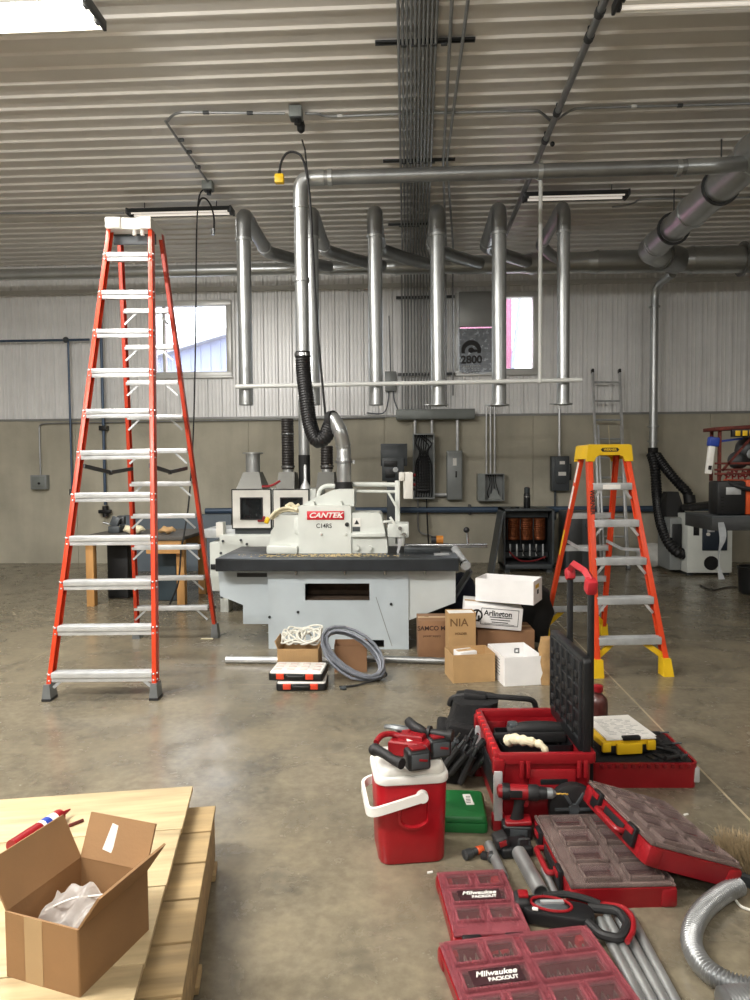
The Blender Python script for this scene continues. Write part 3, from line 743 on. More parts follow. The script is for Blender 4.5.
# safety switch
x0, x1, z0, z1 = pane(552, 570, 456, 491, 11.22)
t = thing('safety_switch', 'dark grey safety switch box with a side lever left of the yellow topped ladder', 'switch box', ((x0+x1)/2, 11.3, z0))
MB().bx(x0, x1, 11.25, 11.41, z0, z1, .01).part('box', 'dkgrey', t, True)
d = MB().bx(x0+.06, x1-.04, 11.225, 11.25, z0+.12, z1-.02, .008).part('door', 'dkgrey', t, True)
mb = MB().bx(x0+.12, x0+.2, 11.22, 11.227, z1-.13, z1-.08); mb.bx(x0+.1, x0+.22, 11.22, 11.227, z1-.31, z1-.25); mb.part('label', 'paper', d, True)
MB().bx(x1-.005, x1+.035, 11.26, 11.3, z1-.38, z1-.12, .01).part('lever', 'black_pl', t, True)
x = at(559.5, 440, 11.32).x; MB().tube([(x, 11.33, z1-.002), (x, 11.33, ZL+.09)], .02, 10).solo('conduit', 'alu', 'conduit rising from the dark safety switch past the wall ledge', 'conduit')
x = at(555, 520, 11.36).x; MB().tube([(x, 11.36, z0+.002), (x, 11.36, .7)], .018, 8).solo('conduit', 'dkgrey', 'dark conduit below the safety switch', 'conduit')
# pipes along the wall
a = at(300, 516, 11.3); b = at(720, 511, 11.3)
t = thing('air_line', 'blue grey air line running low along the concrete wall', 'pipe', (a.x, 11.3, a.z))
MB().tube([(at(205, 516, 11.3).x, 11.33, .87), (at(735, 511, 11.3).x, 11.33, .87)], .05, 10).part('pipe', 'bluepipe', t, True)
for px in (330, 470, 600, 700): MB().bx(at(px, 500, 11.3).x-.02, at(px, 500, 11.3).x+.02, 11.3, 11.418, .79, .95, .005).part('bracket', 'strut', t, True)
x1, zt, zb_ = at(68, 340, 11.33).x, at(68, 340, 11.33).z, at(67, 492, 11.33).z
t = thing('air_drop', 'thin blue air pipe dropping down the wall behind the tall ladder from a level feed', 'pipe', (x1, 11.33, zb_))
MB().tube([(XL+.3, 11.33, zt), (x1, 11.33, zt), (x1+.36, 11.33, zt)], .02, 8).part('level_pipe', 'bluepipe', t, True)
MB().tube([(x1, 11.33, zt), (x1, 11.33, zb_)], .018, 8).part('drop_pipe', 'bluepipe', t, True)
MB().sphere((x1-.03, 11.32, zt+.0), .05).part('tee', 'dkgrey', t, True)
MB().bx(x1-.04, x1+.03, 11.3, 11.36, zb_-.05, zb_+.05, .01).part('valve', 'dkgrey', t, True)
x2, zt2, zb2 = at(100.5, 345, 11.3).x, at(100, 300, 11.3).z, at(101, 505, 11.3).z
t = thing('air_drop', 'longer blue air pipe with black regulator ending over the wooden table', 'pipe', (x2, 11.3, zb2))
MB().tube([(x2, 11.33, zt2), (x2, 11.33, zb2)], .025, 8).part('drop_pipe', 'bluepipe', t, True)
mb = MB().cyl((x2, 11.33, zb2-.02), (x2, 11.33, zb2-.2), .05, n=10); mb.bx(x2-.1, x2+.1, 11.27, 11.36, zb2-.14, zb2-.08, .01); mb.part('regulator', 'black_pl', t, True)
MB().bx(x2-.06, x2+.06, 11.28, 11.42, at(100, 428, 11.3).z-.04, at(100, 428, 11.3).z+.04, .006).part('bracket', 'black_pl', t, True)
# small box with conduit at the left
x0, x1, z0, z1 = pane(30.5, 46, 475, 489.5, 11.3)
t = thing('outlet_box', 'small grey outlet box on the concrete wall left of the tall ladder', 'electrical box', ((x0+x1)/2, 11.3, z0))
MB().bx(x0, x1, 11.3, 11.415, z0, z1, .008).part('box', 'panelgrey', t, True)
MB().bx(x0+.03, x1-.03, 11.29, 11.3, z0+.03, z1-.03, .004).part('cover', 'midgrey', t, True)
MB().cyl(((x0+x1)/2+.02, 11.29, z0+.1), ((x0+x1)/2+.02, 11.275, z0+.1), .02, n=10).part('knob', 'black_pl', t, True)
xc = (x0+x1)/2
MB().tube(arcpath([(xc, 11.38, z1-.002), (xc, 11.38, ZL-.06), (xc+.12, 11.38, ZL-.04), (at(300, 420, 11.38).x, 11.36, ZL-.02), (at(385, 418, 11.38).x, 11.36, ZL-.01)], .12, 6), .013, 8).solo('conduit', 'conduit', 'conduit rising from the small outlet box and running along the wall ledge', 'conduit')
# small box above the wireway left with cables
x0, x1, z0, z1 = pane(385, 396, 371, 391, 11.35)
t = thing('outlet_box', 'small pale box with two cables on the siding behind the middle drop duct', 'electrical box', ((x0+x1)/2, 11.35, z0))
MB().bx(x0, x1, 11.37, 11.475, z0, z1, .008).part('box', 'panelgrey', t, True)
for s_ in (0, 1): MB().tube(smoothpath([(x0+.06+.07*s_, 11.42, z0+.005), (x0+.05+.1*s_, 11.40, z0-.15), (x0-.03+.25*s_, 11.38, z0-.35), (x0-.3+.5*s_, 11.37, ZL+.07)], 5), .012, 6).part('cable', 'cable_grey', t, True)
MB().tube([((x0+x1)/2, 11.44, z1), ((x0+x1)/2-.02, 11.44, z1+.9)], .008, 6).part('cable', 'cable_grey', t, True)
a, b = at(438, 374, 11.4), at(452, 372, 11.4)
MB().bx(at(398, 375, 11.3).x, at(455, 375, 11.3).x, 11.36, 11.4, at(420, 374, 11.36).z-.02, at(420, 374, 11.36).z+.02).solo('strut_channel', 'strut', 'short strut channel clamping the conduits to the wall above the wireway', 'strut channel')
MB().bx(at(396, 297, 11.3).x, at(455, 297, 11.3).x, 11.36, 11.4, at(420, 297, 11.36).z-.02, at(420, 297, 11.36).z+.02).solo('strut_channel', 'strut', 'short strut channel clamping the conduits to the wall near its top', 'strut channel')
# grey board and poster in the right-hand window
x0, x1, z0, z1 = pane(459, 493, 291.5, 327, 11.36)
MB().bx(x0, x1, 11.33, 11.4, z0, z1, .006).solo('cover_board', 'trimgrey', 'plain grey board covering the upper half of the window above the poster', 'board')
x0, x1, z0, z1 = pane(459.5, 492, 328, 372, 11.38)
M['poster'] = mat('dark_silver_poster', '#8d9298', .25, .5, .25, 14)
t = thing('poster', 'silver poster with a black arch and big number under the grey board', 'poster', ((x0+x1)/2, 11.38, z0))
MB().bx(x0, x1, 11.385, 11.4, z0, z1).part('sheet', 'poster', t, True)
cx, cz = x0+(x1-x0)*.36, z0+(z1-z0)*.5
mb = MB(); n = 14; ro, ri = .16, .1; pts = [(cx+ro*math.cos(PI*k/n-.2+.4*k/n*0), cz+ro*.95*math.sin(PI*1.12*k/n-.2)) for k in range(n+1)]
pts = [(cx+ro*math.cos(-.3+(PI+.6)*k/n), cz+ro*math.sin(-.3+(PI+.6)*k/n)) for k in range(n+1)] + [(cx+ri*math.cos(-.3+(PI+.6)*k/n), cz-.02+ri*math.sin(-.3+(PI+.6)*k/n)) for k in range(n, -1, -1)]
for (a, b), (c, d) in zip(zip(pts[:n], pts[1:n+1]), zip(pts[:n:-1], pts[-2:n-1:-1])):
    mb.prism([a, b, d, c], 'y', 11.380, 11.386)
mb.sphere((cx+.0, 11.386, cz+.0), .05, (1, .1, .9)); mb.sphere((cx+.06, 11.386, cz-.01), .035, (1.4, .1, .7))
mb.part('arch_emblem', 'ink', t, True)
RX = Matrix.Translation((cx+.005, 11.383, cz-.155)) @ Matrix.Rotation(PI/2, 4, 'X')
MB().text('2800', .17, RX, .002, bold=.006).part('number', 'ink', t, True)
RX = Matrix.Translation((cx+.005, 11.383, cz-.245)) @ Matrix.Rotation(PI/2, 4, 'X')
mb = MB()
for k in range(9): mb.bx(cx-.16+k*.035, cx-.16+k*.035+(.025 if k % 3 else .018), 11.38, 11.386, cz-.26, cz-.242)
for r_ in range(3):
    for k in range(6): mb.bx(cx-.15+k*.05+(r_ % 2)*.01, cx-.12+k*.05, 11.38, 11.386, cz-.3-r_*.03, cz-.288-r_*.03)
mb.part('small_lettering', 'panelgrey', t, True)
# transformer cabinet
x0, x1, z0, z1 = pane(503.5, 554.5, 509, 566, 10.3)
z0 = max(z0, .0); t = thing('transformer_cabinet', 'dark open fronted transformer cabinet with copper coils against the wall', 'cabinet', ((x0+x1)/2, 10.6, 0))
mb = MB()
for (a, b, c, d, e, f) in ((x0, x0+.03, 10.3, 10.95, .06, z1), (x1-.03, x1, 10.3, 10.95, .06, z1), (x0, x1, 10.3, 10.95, z1-.03, z1), (x0, x1, 10.3, 10.95, .06, .12), (x0, x1, 10.92, 10.95, .06, z1)): mb.bx(a, b, c, d, e, f, .004)
mb.part('case', 'dkgrey', t, True)
for sx in (x0+.06, x1-.06): MB().bx(sx-.04, sx+.04, 10.35, 10.9, 0, .06).part('base_rail', 'dkgrey', t, True)
cw = (x1-x0-.16)/3
for k in range(3):
    xc = x0+.08+cw*(k+.5)
    mb = MB().lathe([(.06, 0), (.105, .01), (.11, .05)] + [(.105+.006*((i % 2)), .06+i*.016) for i in range(16)] + [(.11, .33), (.06, .35)], (xc, 10.62, .45), n=16); cc = mb.part('coil', 'copper', t, True)
    for dx in (-.05, .05): MB().bx(xc+dx-.012, xc+dx+.012, 10.5, 10.515, .22, .4, .003).part('terminal', 'alu_dull', cc, True)
    MB().tube(smoothpath([(xc-.09, 10.5, .78), (xc-.1, 10.45, .5), (xc-.05, 10.44, .26), (xc+.08, 10.45, .17)], 5), .01, 6).part('lead', 'black_rub', t, True)
for zz in (.8, .2): MB().bx(x0+.05, x1-.05, 10.52, 10.72, zz, zz+.08).part('core_yoke', 'iron', t, True)
MB().tube(smoothpath([(x0+.1, 10.44, .3), (x0+.25, 10.42, .17), (x0+.45, 10.42, .16), (x1-.1, 10.43, .22)], 5), .012, 6).part('lead', 'red_dk', t, True)
CABZ = z1
xc = at(527, 500, 10.6).x
t = thing('thermos_flask', 'dark flask standing on top of the transformer cabinet', 'flask', (xc, 10.6, CABZ))
MB().lathe([(.045, 0), (.05, .01), (.05, .2), (.04, .23)], n=14).part('body', 'black_pl', t)
MB().lathe([(.04, .23), (.042, .24), (.042, .3), (.03, .315)], n=14).part('cap', 'dkgrey', t)
MB().ring((0, 0, .17), (0, 0, 1), .052, .049, .02, 14).part('band', 'steel', t)
MB().tube(smoothpath([(at(511, 506, 10.5).x, 10.5, CABZ+.012), (at(514, 505, 10.5).x, 10.46, CABZ+.02), (at(519, 505, 10.5).x, 10.52, CABZ+.012), (at(516, 505, 10.5).x, 10.6, CABZ+.012)], 5), .011, 6).solo('cable', 'black_rub', 'short bit of black cable lying on the transformer cabinet', 'cable')
# loose cabinet door that leans beside it
x0, x1 = at(490, 560, 10.2).x, at(503, 560, 10.2).x
t = thing('cabinet_door', 'dark sheet metal door leaning edge on against the transformer cabinet', 'panel', (x0, 10.2, 0))
mb = MB(); mb.loft([[(x0, 9.95, 0), (x0+.02, 9.95, 0), (x0+.02, 10.55, 0), (x0, 10.55, 0)], [(x1-.03, 10.0, .9), (x1-.01, 10.0, .9), (x1-.01, 10.6, .9), (x1-.03, 10.6, .9)]]); mb.part('sheet', 'dkgrey', t, True)
# grey machine behind the small ladder, brown cabinet items
x0, x1, z0, z1 = pane(566, 596, 512, 566, 10.4)
t = thing('motor_cabinet', 'dark grey motor cabinet on the floor behind the yellow topped ladder', 'cabinet', ((x0+x1)/2, 10.6, 0))
MB().bx(x0, x1, 10.4, 10.95, 0, z1, .02).part('case', 'dkgrey', t, True)
MB().bx(x0+.04, x1-.2, 10.385, 10.4, .1, z1-.08, .006).part('door', 'strut', t, True)
MB().cyl((x1-.1, 10.4, z1-.2), (x1-.1, 10.3, z1-.2), .06, n=14).part('motor_end', 'steel', t, True)
# extension ladder
t = thing('extension_ladder', 'silver extension ladder leaning against the back wall behind the yellow topped ladder', 'ladder', (at(614, 568, 10.75).x, 10.75, 0))
FY, TYY = 10.72, 11.30
A0, A1 = at(600.5, 566, FY), at(628, 566, FY); B0, B1 = at(592.5, 373, TYY), at(619.5, 373, TYY); A0.z = A1.z = .03
for (a, b) in ((A0, B0), (A1, B1)):
    rl = MB().bar(a, b, .03, .07, (0, 1, 0), .004).part('rail', 'alu', t, True)
    MB().bar(b, b+(b-a).normalized()*.06, .036, .08, (0, 1, 0), .006).part('rail_cap', 'black_pl', rl, True)
    MB().box(a-Vector((0, 0, .005)), (.05, .1, .05), None, .006).part('foot', 'foot', rl, True)
n = 10
for k in range(n):
    f = (k+.5)/n; MB().tube([A0.lerp(B0, f)+Vector((.012, 0, 0)), A1.lerp(B1, f)-Vector((.012, 0, 0))], .016, 8).part('rung', 'alu_dull', t, True)
for (a, b, s_) in ((A0, B0, 1), (A1, B1, -1)):
    p0, p1 = a.lerp(b, .02)+Vector((s_*.035, -.07, 0)), a.lerp(b, .72)+Vector((s_*.035, -.07, 0)); MB().bar(p0, p1, .025, .05, (0, 1, 0), .003).part('fly_rail', 'alu', t, True)
MB().tube([A0.lerp(B0, .72)+Vector((.2, -.05, 0)), A0.lerp(B0, .1)+Vector((.2, -.08, 0))], .006, 6).part('rope', 'cream', t, True)
# hoses of the wall duct and the planer they serve
pts = [(WDX-.03, 11.08, WDZ-.08), at(655, 468, 10.95), at(657, 495, 10.8), at(661, 523, 10.45), at(668, 541, 10.25), at(676, 551, 10.13), at(684, 554, 10.13)]
ribbed(MB(), pts, .075, .045, .006).solo('black_hose', 'hose', 'longer black hose curving low from the wall duct into the planer side', 'hose')
pts = [(WDX+.04, 11.05, WDZ-.1), at(664, 466, 10.9), at(672, 476, 10.75), at(680, 485, 10.66), at(686, 491, 10.6), at(689, 497, 10.58)]
ribbed(MB(), pts, .07, .045, .006).solo('black_hose', 'hose', 'shorter black hose slanting from the wall duct to the planer hood', 'hose')
x0, x1, z0, z1 = pane(687, 733, 514, 573, 10.0)
t = thing('planer', 'white planer with dark blue door standing by the wall under the welder bench', 'planer', ((x0+x1)/2, 10.3, 0))
MB().bx(x0, x1, 10.0, 10.75, .04, z1, .015).part('body', 'machine', t, True)
for sx in (x0+.06, x1-.06): MB().bx(sx-.04, sx+.04, 10.05, 10.7, 0, .05).part('base_rail', 'iron', t, True)
d = MB().bx(x0+.2, x1-.08, 9.975, 10.0, z0+.32, z1-.14, .008); d = d.part('door', mat('dark_blue_enamel', '#26303c', .4, 0, .08, 6), t, True)
MB().cyl((x0+.27, 9.975, z0+.55), (x0+.27, 9.95, z0+.55), .025, n=10).part('knob', 'offwhite', d, True)
mb = MB().bx(x0+.26, x0+.36, 9.968, 9.977, z1-.25, z1-.2, .003); mb.part('label', 'alu', d, True)
mb = MB()
for k in range(3): mb.cyl((x0+.12, 10.0, z1-.12-k*.06), (x0+.12, 9.985, z1-.12-k*.06), .02, n=10)
mb.bx(x0+.08, x0+.16, 9.992, 10.0, z1-.3, z1-.06, .004); mb.part('switch_strip', 'black_pl', t, True)
mb = MB().lathe([(.0, 0), (.1, .0), (.1, .012), (.085, .012), (.085, .004), (0, .004)], (x0+.33, 9.999, z0+.14), (0, -1, 0), 18); mb.part('outlet_port', 'dark', t, True)
MB().bx(x0-.17, x0, 10.2, 10.7, .05, z1-.06, .02).part('side_case', 'panelgrey', t, True)
MB().bx(x0-.14, x0-.01, 10.17, 10.2, .3, z1-.15, .01).part('side_panel', 'black_pl', t, True)
mb = MB().loft([[(x0-.17, 10.35, z1-.06), (x0+.12, 10.35, z1-.06), (x0+.12, 10.7, z1-.06), (x0-.22, 10.7, z1-.06)], [(x0-.12, 10.45, z1+.3), (x0+.04, 10.45, z1+.3), (x0+.04, 10.62, z1+.3), (x0-.12, 10.62, z1+.3)]]); mb.part('hood', 'black_pl', t, True)
mb = MB().tube([at(689, 497, 10.58)+Vector((0, 0, .02)), at(690, 503, 10.56)], .085, 14); mb.part('port', 'black_rub', t, True)
# bag of clear film and clutter by the hose
mb = MB().sphere((at(655, 556, 10.7).x, 10.85, .19), .19, (1.25, .9, 1), 14)
for v in mb.bm.verts: v.co += Vector((math.sin(v.co.z*40)*.02, math.sin(v.co.x*33)*.02, 0))
mb.solo('plastic_bag', mat('cloudy_film', '#cfcfca', .35, 0, .12, 9, .6, 12), 'crumpled pale plastic bag on the floor beside the planer hose', 'bag')
# ================================================================== step ladders
def rail_c(mb, a, b, w, d, t, inward):
    """channel rail from a to b: web on the outer side, flanges pointing to 'inward' (x sign)"""
    a, b = Vector(a), Vector(b)
    o = Vector((inward*-w/2, 0, 0))
    mb.bar(a+o+Vector((inward*t/2, 0, 0)), b+o+Vector((inward*t/2, 0, 0)), t, d, (0, 1, 0), .002)
    for s_ in (-1, 1):
        q = Vector((0, s_*(d/2-t/2), 0)); mb.bar(a+q, b+q, w, t, (0, 1, 0), .0015)
def lerp(a, b, f): return Vector(a).lerp(Vector(b), f)
def tall_ladder():
    t = thing('tall_ladder', 'tall orange step ladder with white cap standing on the left', 'ladder', (-2.08, 4.60, 0), math.radians(3))
    H = 3.44; fw, tw = .36, .155; D = 1.72; yf, yr = .80, 1.02
    for s_ in (-1, 1):
        a, b = Vector((s_*fw, 0, .05)), Vector((s_*tw, yf, H))
        mb = MB(); rail_c(mb, a, b, .03, .07, .006, -s_); rl = mb.part('front_rail', 'orange', t)
        mb = MB().loft([[(s_*fw-.031, -.055, 0), (s_*fw+.031, -.055, 0), (s_*fw+.031, .055, 0), (s_*fw-.031, .055, 0)], [(s_*fw-.02, -.045, .11), (s_*fw+.02, -.045, .11), (s_*fw+.02, .055, .11), (s_*fw-.02, .055, .11)]])
        ft = mb.part('foot', 'foot', rl)
        MB().bx(s_*fw-.032, s_*fw+.032, -.057, .057, -.0, .018, .004).part('rubber_pad', 'black_rub', ft)
        a2, b2 = Vector((s_*fw+.025, D, .05)), Vector((s_*(tw+.008), yr, H))
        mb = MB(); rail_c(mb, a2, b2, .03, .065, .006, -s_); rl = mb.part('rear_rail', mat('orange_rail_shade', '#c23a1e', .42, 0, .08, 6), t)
        mb = MB().loft([[(s_*fw+.025-.035, D-.05, 0), (s_*fw+.025+.035, D-.05, 0), (s_*fw+.025+.035, D+.05, 0), (s_*fw+.025-.035, D+.05, 0)], [(s_*fw+.025-.022, D-.05, .13), (s_*fw+.025+.022, D-.05, .13), (s_*fw+.025+.022, D+.03, .13), (s_*fw+.025-.022, D+.03, .13)]])
        mb.part('foot', 'foot', rl)
        mb = MB()
        for k in range(11):
            f = (.16+.302*k-.05)/(H-.05); p = a.lerp(b, f)
            for dz in (.012, -.03): mb.sphere(p+Vector((s_*.018, -.02, dz)), .007, n=6); mb.sphere(p+Vector((0, -.044, dz)), .007, n=6)
        mb.part('rivet', 'alu', rl if False else t)
    def hw(f, a=fw, b=tw): return a+(b-a)*f
    for k in range(11):
        z = .16+.302*k; f = (z-.05)/(H-.05); y = yf*f; w = hw(f)-.014
        mb = MB(); mb.bx(-w, w, y-.045, y+.045, z+.014, z+.022, .001); mb.bx(-w, w, y-.047, y-.041, z-.012, z+.022, .002); mb.bx(-w, w, y+.038, y+.043, z-.03, z+.014, .001)
        mb.bx(-w, w, y-.036, y-.03, z-.042, z-.012, .001)
        for q in range(5): mb.bx(-w, w, y-.034+q*.016, y-.028+q*.016, z+.022, z+.0245)
        mb.part('step', 'alu', t)
    for s_ in (-1, 1):
        p = Vector((s_*(hw(.04)-.02), -.0, .08)); q = Vector((s_*(hw(.05)-.1), .0, .15)); MB().bar(p, q, .02, .008, (0, 1, 0)).part('brace', 'alu_dull', t)
    for k in range(10):
        z = .29+.285*k; f = (z-.05)/(H-.05); y = D+(yr-D)*f; w = hw(f, fw, tw+.008)-.012
        mb = MB(); mb.bx(-w, w, y-.03, y+.03, z+.012, z+.018, .001); mb.bx(-w, w, y-.033, y-.028, z-.022, z+.018, .001); mb.bx(-w, w, y+.026, y+.03, z-.015, z+.014, .001); mb.part('rear_step', 'alu', t)
        for s_ in (-1, 1):
            MB().bar((s_*(w-.005), y-.02, z-.11), (s_*(w-.11), y-.02, z-.012), .016, .005, (0, 1, 0)).part('brace', 'alu_dull', t)
    # spreaders
    for s_ in (-1, 1):
        f = .46; a = Vector((s_*(hw(f)-.03), yf*f, H*f)); b = Vector((s_*(hw(f)-.03), D+(yr-D)*f, H*f-.02)); m = (a+b)/2+Vector((0, 0, -.04))
        mb = MB().bar(a, m, .012, .03, (0, 0, 1)); mb.bar(m, b, .012, .03, (0, 0, 1)); mb.cyl(m-Vector((.012, 0, 0)), m+Vector((.012, 0, 0)), .02, n=10); mb.part('spreader', 'strut', t)
    # cap with tool notches
    mb = MB(); out = [(-.168, yf-.075), (-.06, yf-.075), (-.055, yf-.06), (.0, yf-.06), (.035, yf-.05), (.07, yf-.06), (.095, yf-.075), (.172, yf-.075), (.178, yf+.1), (.178, yr+.07), (-.175, yr+.07), (-.175, yf+.1)]
    mb.prism(out, 'z', H-.05, H+.035)
    for (x, y) in ((-.12, yf+.03), (.0, yf+.08), (.12, yf+.03)): mb.ring((x, y, H+.036), (0, 0, 1), .03, .018, .006, 12)
    c = mb.part('cap', 'offwhite', t)
    MB().bx(-.172, -.065, yf-.079, yf-.074, H-.045, H+.03, .002).part('cap_plate', 'white_pl', c)
    for x in (.035, .095): MB().cyl((x, yf-.03, H-.05), (x, yf-.03, H-.09), .016, n=8).part('hook', 'white_pl', c)
    MB().bx(-.16, .17, yf+.06, yf+.075, H-.13, H-.05, .003).part('cap_bracket', 'dkgrey', c)
    MB().bx(-.36+.09, -.36+.105, .505, .53, 1.86, 1.95).part('sticker', 'paper', t) if False else None
tall_ladder()
def short_ladder():
    t = thing('step_ladder', 'orange step ladder with yellow cap and feet standing on the right', 'ladder', (1.645, 5.20, 0), math.radians(5.5))
    H = 1.64; fw, tw = .262, .15; D = 1.27; yf, yr = .50, .68; rw = .27
    for s_ in (-1, 1):
        a, b = Vector((s_*fw, 0, .06)), Vector((s_*tw, yf, H))
        mb = MB(); rail_c(mb, a, b, .04, .062, .006, -s_); rl = mb.part('front_rail', 'orange2', t)
        mb = MB().loft([[(s_*fw-.038, -.05, 0), (s_*fw+.038, -.05, 0), (s_*fw+.038, .05, 0), (s_*fw-.038, .05, 0)], [(s_*fw-s_*.008-.028, -.035, .13), (s_*fw-s_*.008+.028, -.035, .13), (s_*fw-s_*.008+.028, .055, .13), (s_*fw-s_*.008-.028, .055, .13)]]); mb.part('foot', 'yellow', rl)
        a2, b2 = Vector((s_*rw, D, .05)), Vector((s_*(tw-.006), yr, H))
        mb = MB(); rail_c(mb, a2, b2, .032, .055, .006, -s_); rl2 = mb.part('rear_rail', 'orange2', t)
        mb = MB().loft([[(s_*rw-.035, D-.04, 0), (s_*rw+.035, D-.04, 0), (s_*rw+.035, D+.05, 0), (s_*rw-.035, D+.05, 0)], [(s_*rw-.024, D-.04, .11), (s_*rw+.024, D-.04, .11), (s_*rw+.024, D+.03, .11), (s_*rw-.024, D+.03, .11)]]); mb.part('foot', 'yellow', rl2)
        # yellow knee braces under the lowest step and rear bar
        MB().bar((s_*(fw-.005), .03, .13), (s_*(fw-.16), .07, .245), .042, .014, (0, 1, 0), .003).part('knee_brace', 'yellow', t)
        MB().bar((s_*(rw-.005), D-.02, .1), (s_*(rw-.14), D-.06, .24), .042, .014, (0, 1, 0), .003).part('knee_brace', 'yellow', t)
        if s_ < 0:
            for (f0, f1, mm_, nm) in ((.86, .965, 'paper', 'label'), (.72, .84, 'paper', 'label'), (.46, .6, 'yellow', 'label')):
                p, q = a2.lerp(b2, f0)+Vector((-.0165, 0, 0)), a2.lerp(b2, f1)+Vector((-.0165, 0, 0)); MB().bar(p, q, .001, .035, (0, 1, 0)).part(nm, mm_, rl2)
            # stencilled lettering down the front rail
            d = (b-a).normalized(); nrm = Vector((0, -1, 0)); nrm = (nrm-d*nrm.dot(d)).normalized(); xx = d.cross(nrm)*-1
            Mx = Matrix((-d, xx*-1, nrm)).transposed().to_4x4(); Mx.translation = a.lerp(b, .76)+nrm*.039
            MB().text('WERNER', .05, Mx, .0006, bold=.001).part('lettering', 'ink', rl)
    def hw(f, a=fw, b=tw): return a+(b-a)*f
    for k in range(5):
        z = .255+.285*k; f = (z-.06)/(H-.06); y = yf*f; w = hw(f)-.012
        mb = MB(); mb.bx(-w, w, y-.04, y+.05, z+.014, z+.022, .001); mb.bx(-w, w, y-.043, y-.037, z-.03, z+.022, .002); mb.bx(-w, w, y+.045, y+.05, z-.02, z+.014, .001)
        for q in range(5): mb.bx(-w, w, y-.03+q*.016, y-.024+q*.016, z+.022, z+.025)
        st = mb.part('step', 'alu_dull', t)
        if k:
            for s_ in (-1, 1): MB().bar((s_*(w-.003), y-.03, z-.1), (s_*(w-.075), y-.03, z-.015), .02, .006, (0, 1, 0)).part('brace', 'alu', t)
        if k == 4: MB().bx(-.08, .06, y-.0455, y-.043, z-.022, z+.012).part('label', 'paper', st)
    for k in range(4):
        z = .26+.29*k; f = (z-.05)/(H-.05); y = D+(yr-D)*f; w = hw(f, rw, tw)-.012
        mb = MB().bx(-w, w, y-.02, y-.012, z-.025, z+.025, .002); mb.bx(-w, w, y-.02, y+.015, z+.018, z+.025, .001); mb.part('rear_bar', 'alu_dull', t)
    for s_ in (-1, 1):
        f = .55; a = Vector((s_*(hw(f)-.03), yf*f, H*f)); b = Vector((s_*(hw(f)-.03), D+(yr-D)*f, H*f)); m = (a+b)/2+Vector((0, 0, -.03))
        mb = MB().bar(a, m, .01, .025, (0, 0, 1)); mb.bar(m, b, .01, .025, (0, 0, 1)); mb.part('spreader', 'alu_dull', t)
    # yellow cap
    mb = MB(); pr = [(-.19, H-.05), (-.175, H+.075), (-.16, H+.085), (.16, H+.085), (.175, H+.075), (.19, H-.05), (.125, H-.05), (.11, H-.015), (.08, H), (-.08, H), (-.11, H-.015), (-.125, H-.05)]
    mb.prism(pr, 'y', yf-.055, yf-.035); mb.prism([(-.188, H-.03), (-.175, H+.075), (-.16, H+.085), (.16, H+.085), (.175, H+.075), (.188, H-.03), (.17, H-.03), (.155, H+.055), (-.155, H+.055), (-.17, H-.03)], 'y', yf-.036, yr+.06)
    mb.prism(pr, 'y', yr+.04, yr+.06)
    for x in (-.1, 0, .1): mb.ring((x, (yf+yr)/2, H+.086), (0, 0, 1), .03, .02, .006, 12)
    c = mb.part('cap', 'yellow', t)
    MB().prism([(-.075, H+.042), (-.06, H+.026), (.06, H+.026), (.075, H+.042), (.06, H+.058), (-.06, H+.058)], 'y', yf-.0575, yf-.055).part('badge', 'ink', c)
    Mx = Matrix.Translation((0, yf-.058, H+.042)) @ Matrix.Rotation(PI/2, 4, 'X')
    MB().text('WERNER', .026, Mx, .0008, bold=.0006).part('badge_lettering', 'yellow', c)
    mb = MB().bx(-.198, -.19, yf-.02, yr+.02, H-.1, H+.02, .002)
short_ladder()
# ================================================================== the rip saw in the middle
def pz(px, py, Y): return at(px, py, Y)
YF0 = 5.80                                         # front edge of the table
TL, TR = at(215, 560, YF0).x, at(459, 560, YF0).x
TT, TB = .80, at(330, 571.5, YF0).z
t = thing('rip_saw', 'big pale grey rip saw with black iron table and red name plate', 'saw machine', ((TL+TR)/2, 6.2, 0))
mb = MB().bx(TL, TR, YF0, 6.72, TB, TT, .008)
tab = mb.part('table', 'iron', t, True)
MB().bx(TL+.01, TR-.01, YF0-.004, YF0, TB+.008, TT-.012).part('table_edge', mat('dark_table_edge', '#25292d', .45, .2, .15, 12), tab, True)
# base column with feed slot and toe kick
YB0 = 5.93
bl, br = at(268, 600, YB0).x, at(408.5, 600, YB0).x
mb = MB()
sx0, sx1, sz1, sz0 = at(305, 590, YB0).x, at(369.5, 590, YB0).x, at(340, 583.5, YB0).z, at(340, 600.5, YB0).z
kx0, kx1, kz1, kz0 = at(352, 640, YB0).x, at(384, 640, YB0).x, at(365, 640, YB0).z, at(365, 647.5, YB0).z
def plate(mb, x0, x1, z0, z1, holes, y0, y1):
    """front plate with rectangular openings"""
    xs = sorted({x0, x1, *[h[0] for h in holes], *[h[1] for h in holes]}); zs = sorted({z0, z1, *[h[2] for h in holes], *[h[3] for h in holes]})
    for a, b in zip(xs, xs[1:]):
        for c, d in zip(zs, zs[1:]):
            if any(h[0] <= (a+b)/2 <= h[1] and h[2] <= (c+d)/2 <= h[3] for h in holes): continue
            mb.bx(a, b, y0, y1, c, d)
plate(mb, bl, br, .0, TB, [(sx0, sx1, sz0, sz1), (kx0, kx1, kz0, kz1)], YB0, YB0+.02)
mb.bx(bl, bl+.02, YB0+.02, 6.6, 0, TB); mb.bx(br-.02, br, YB0+.02, 6.6, 0, TB); mb.bx(bl, br, 6.58, 6.6, 0, TB)
base = mb.part('base', 'machine_blue', t, True)
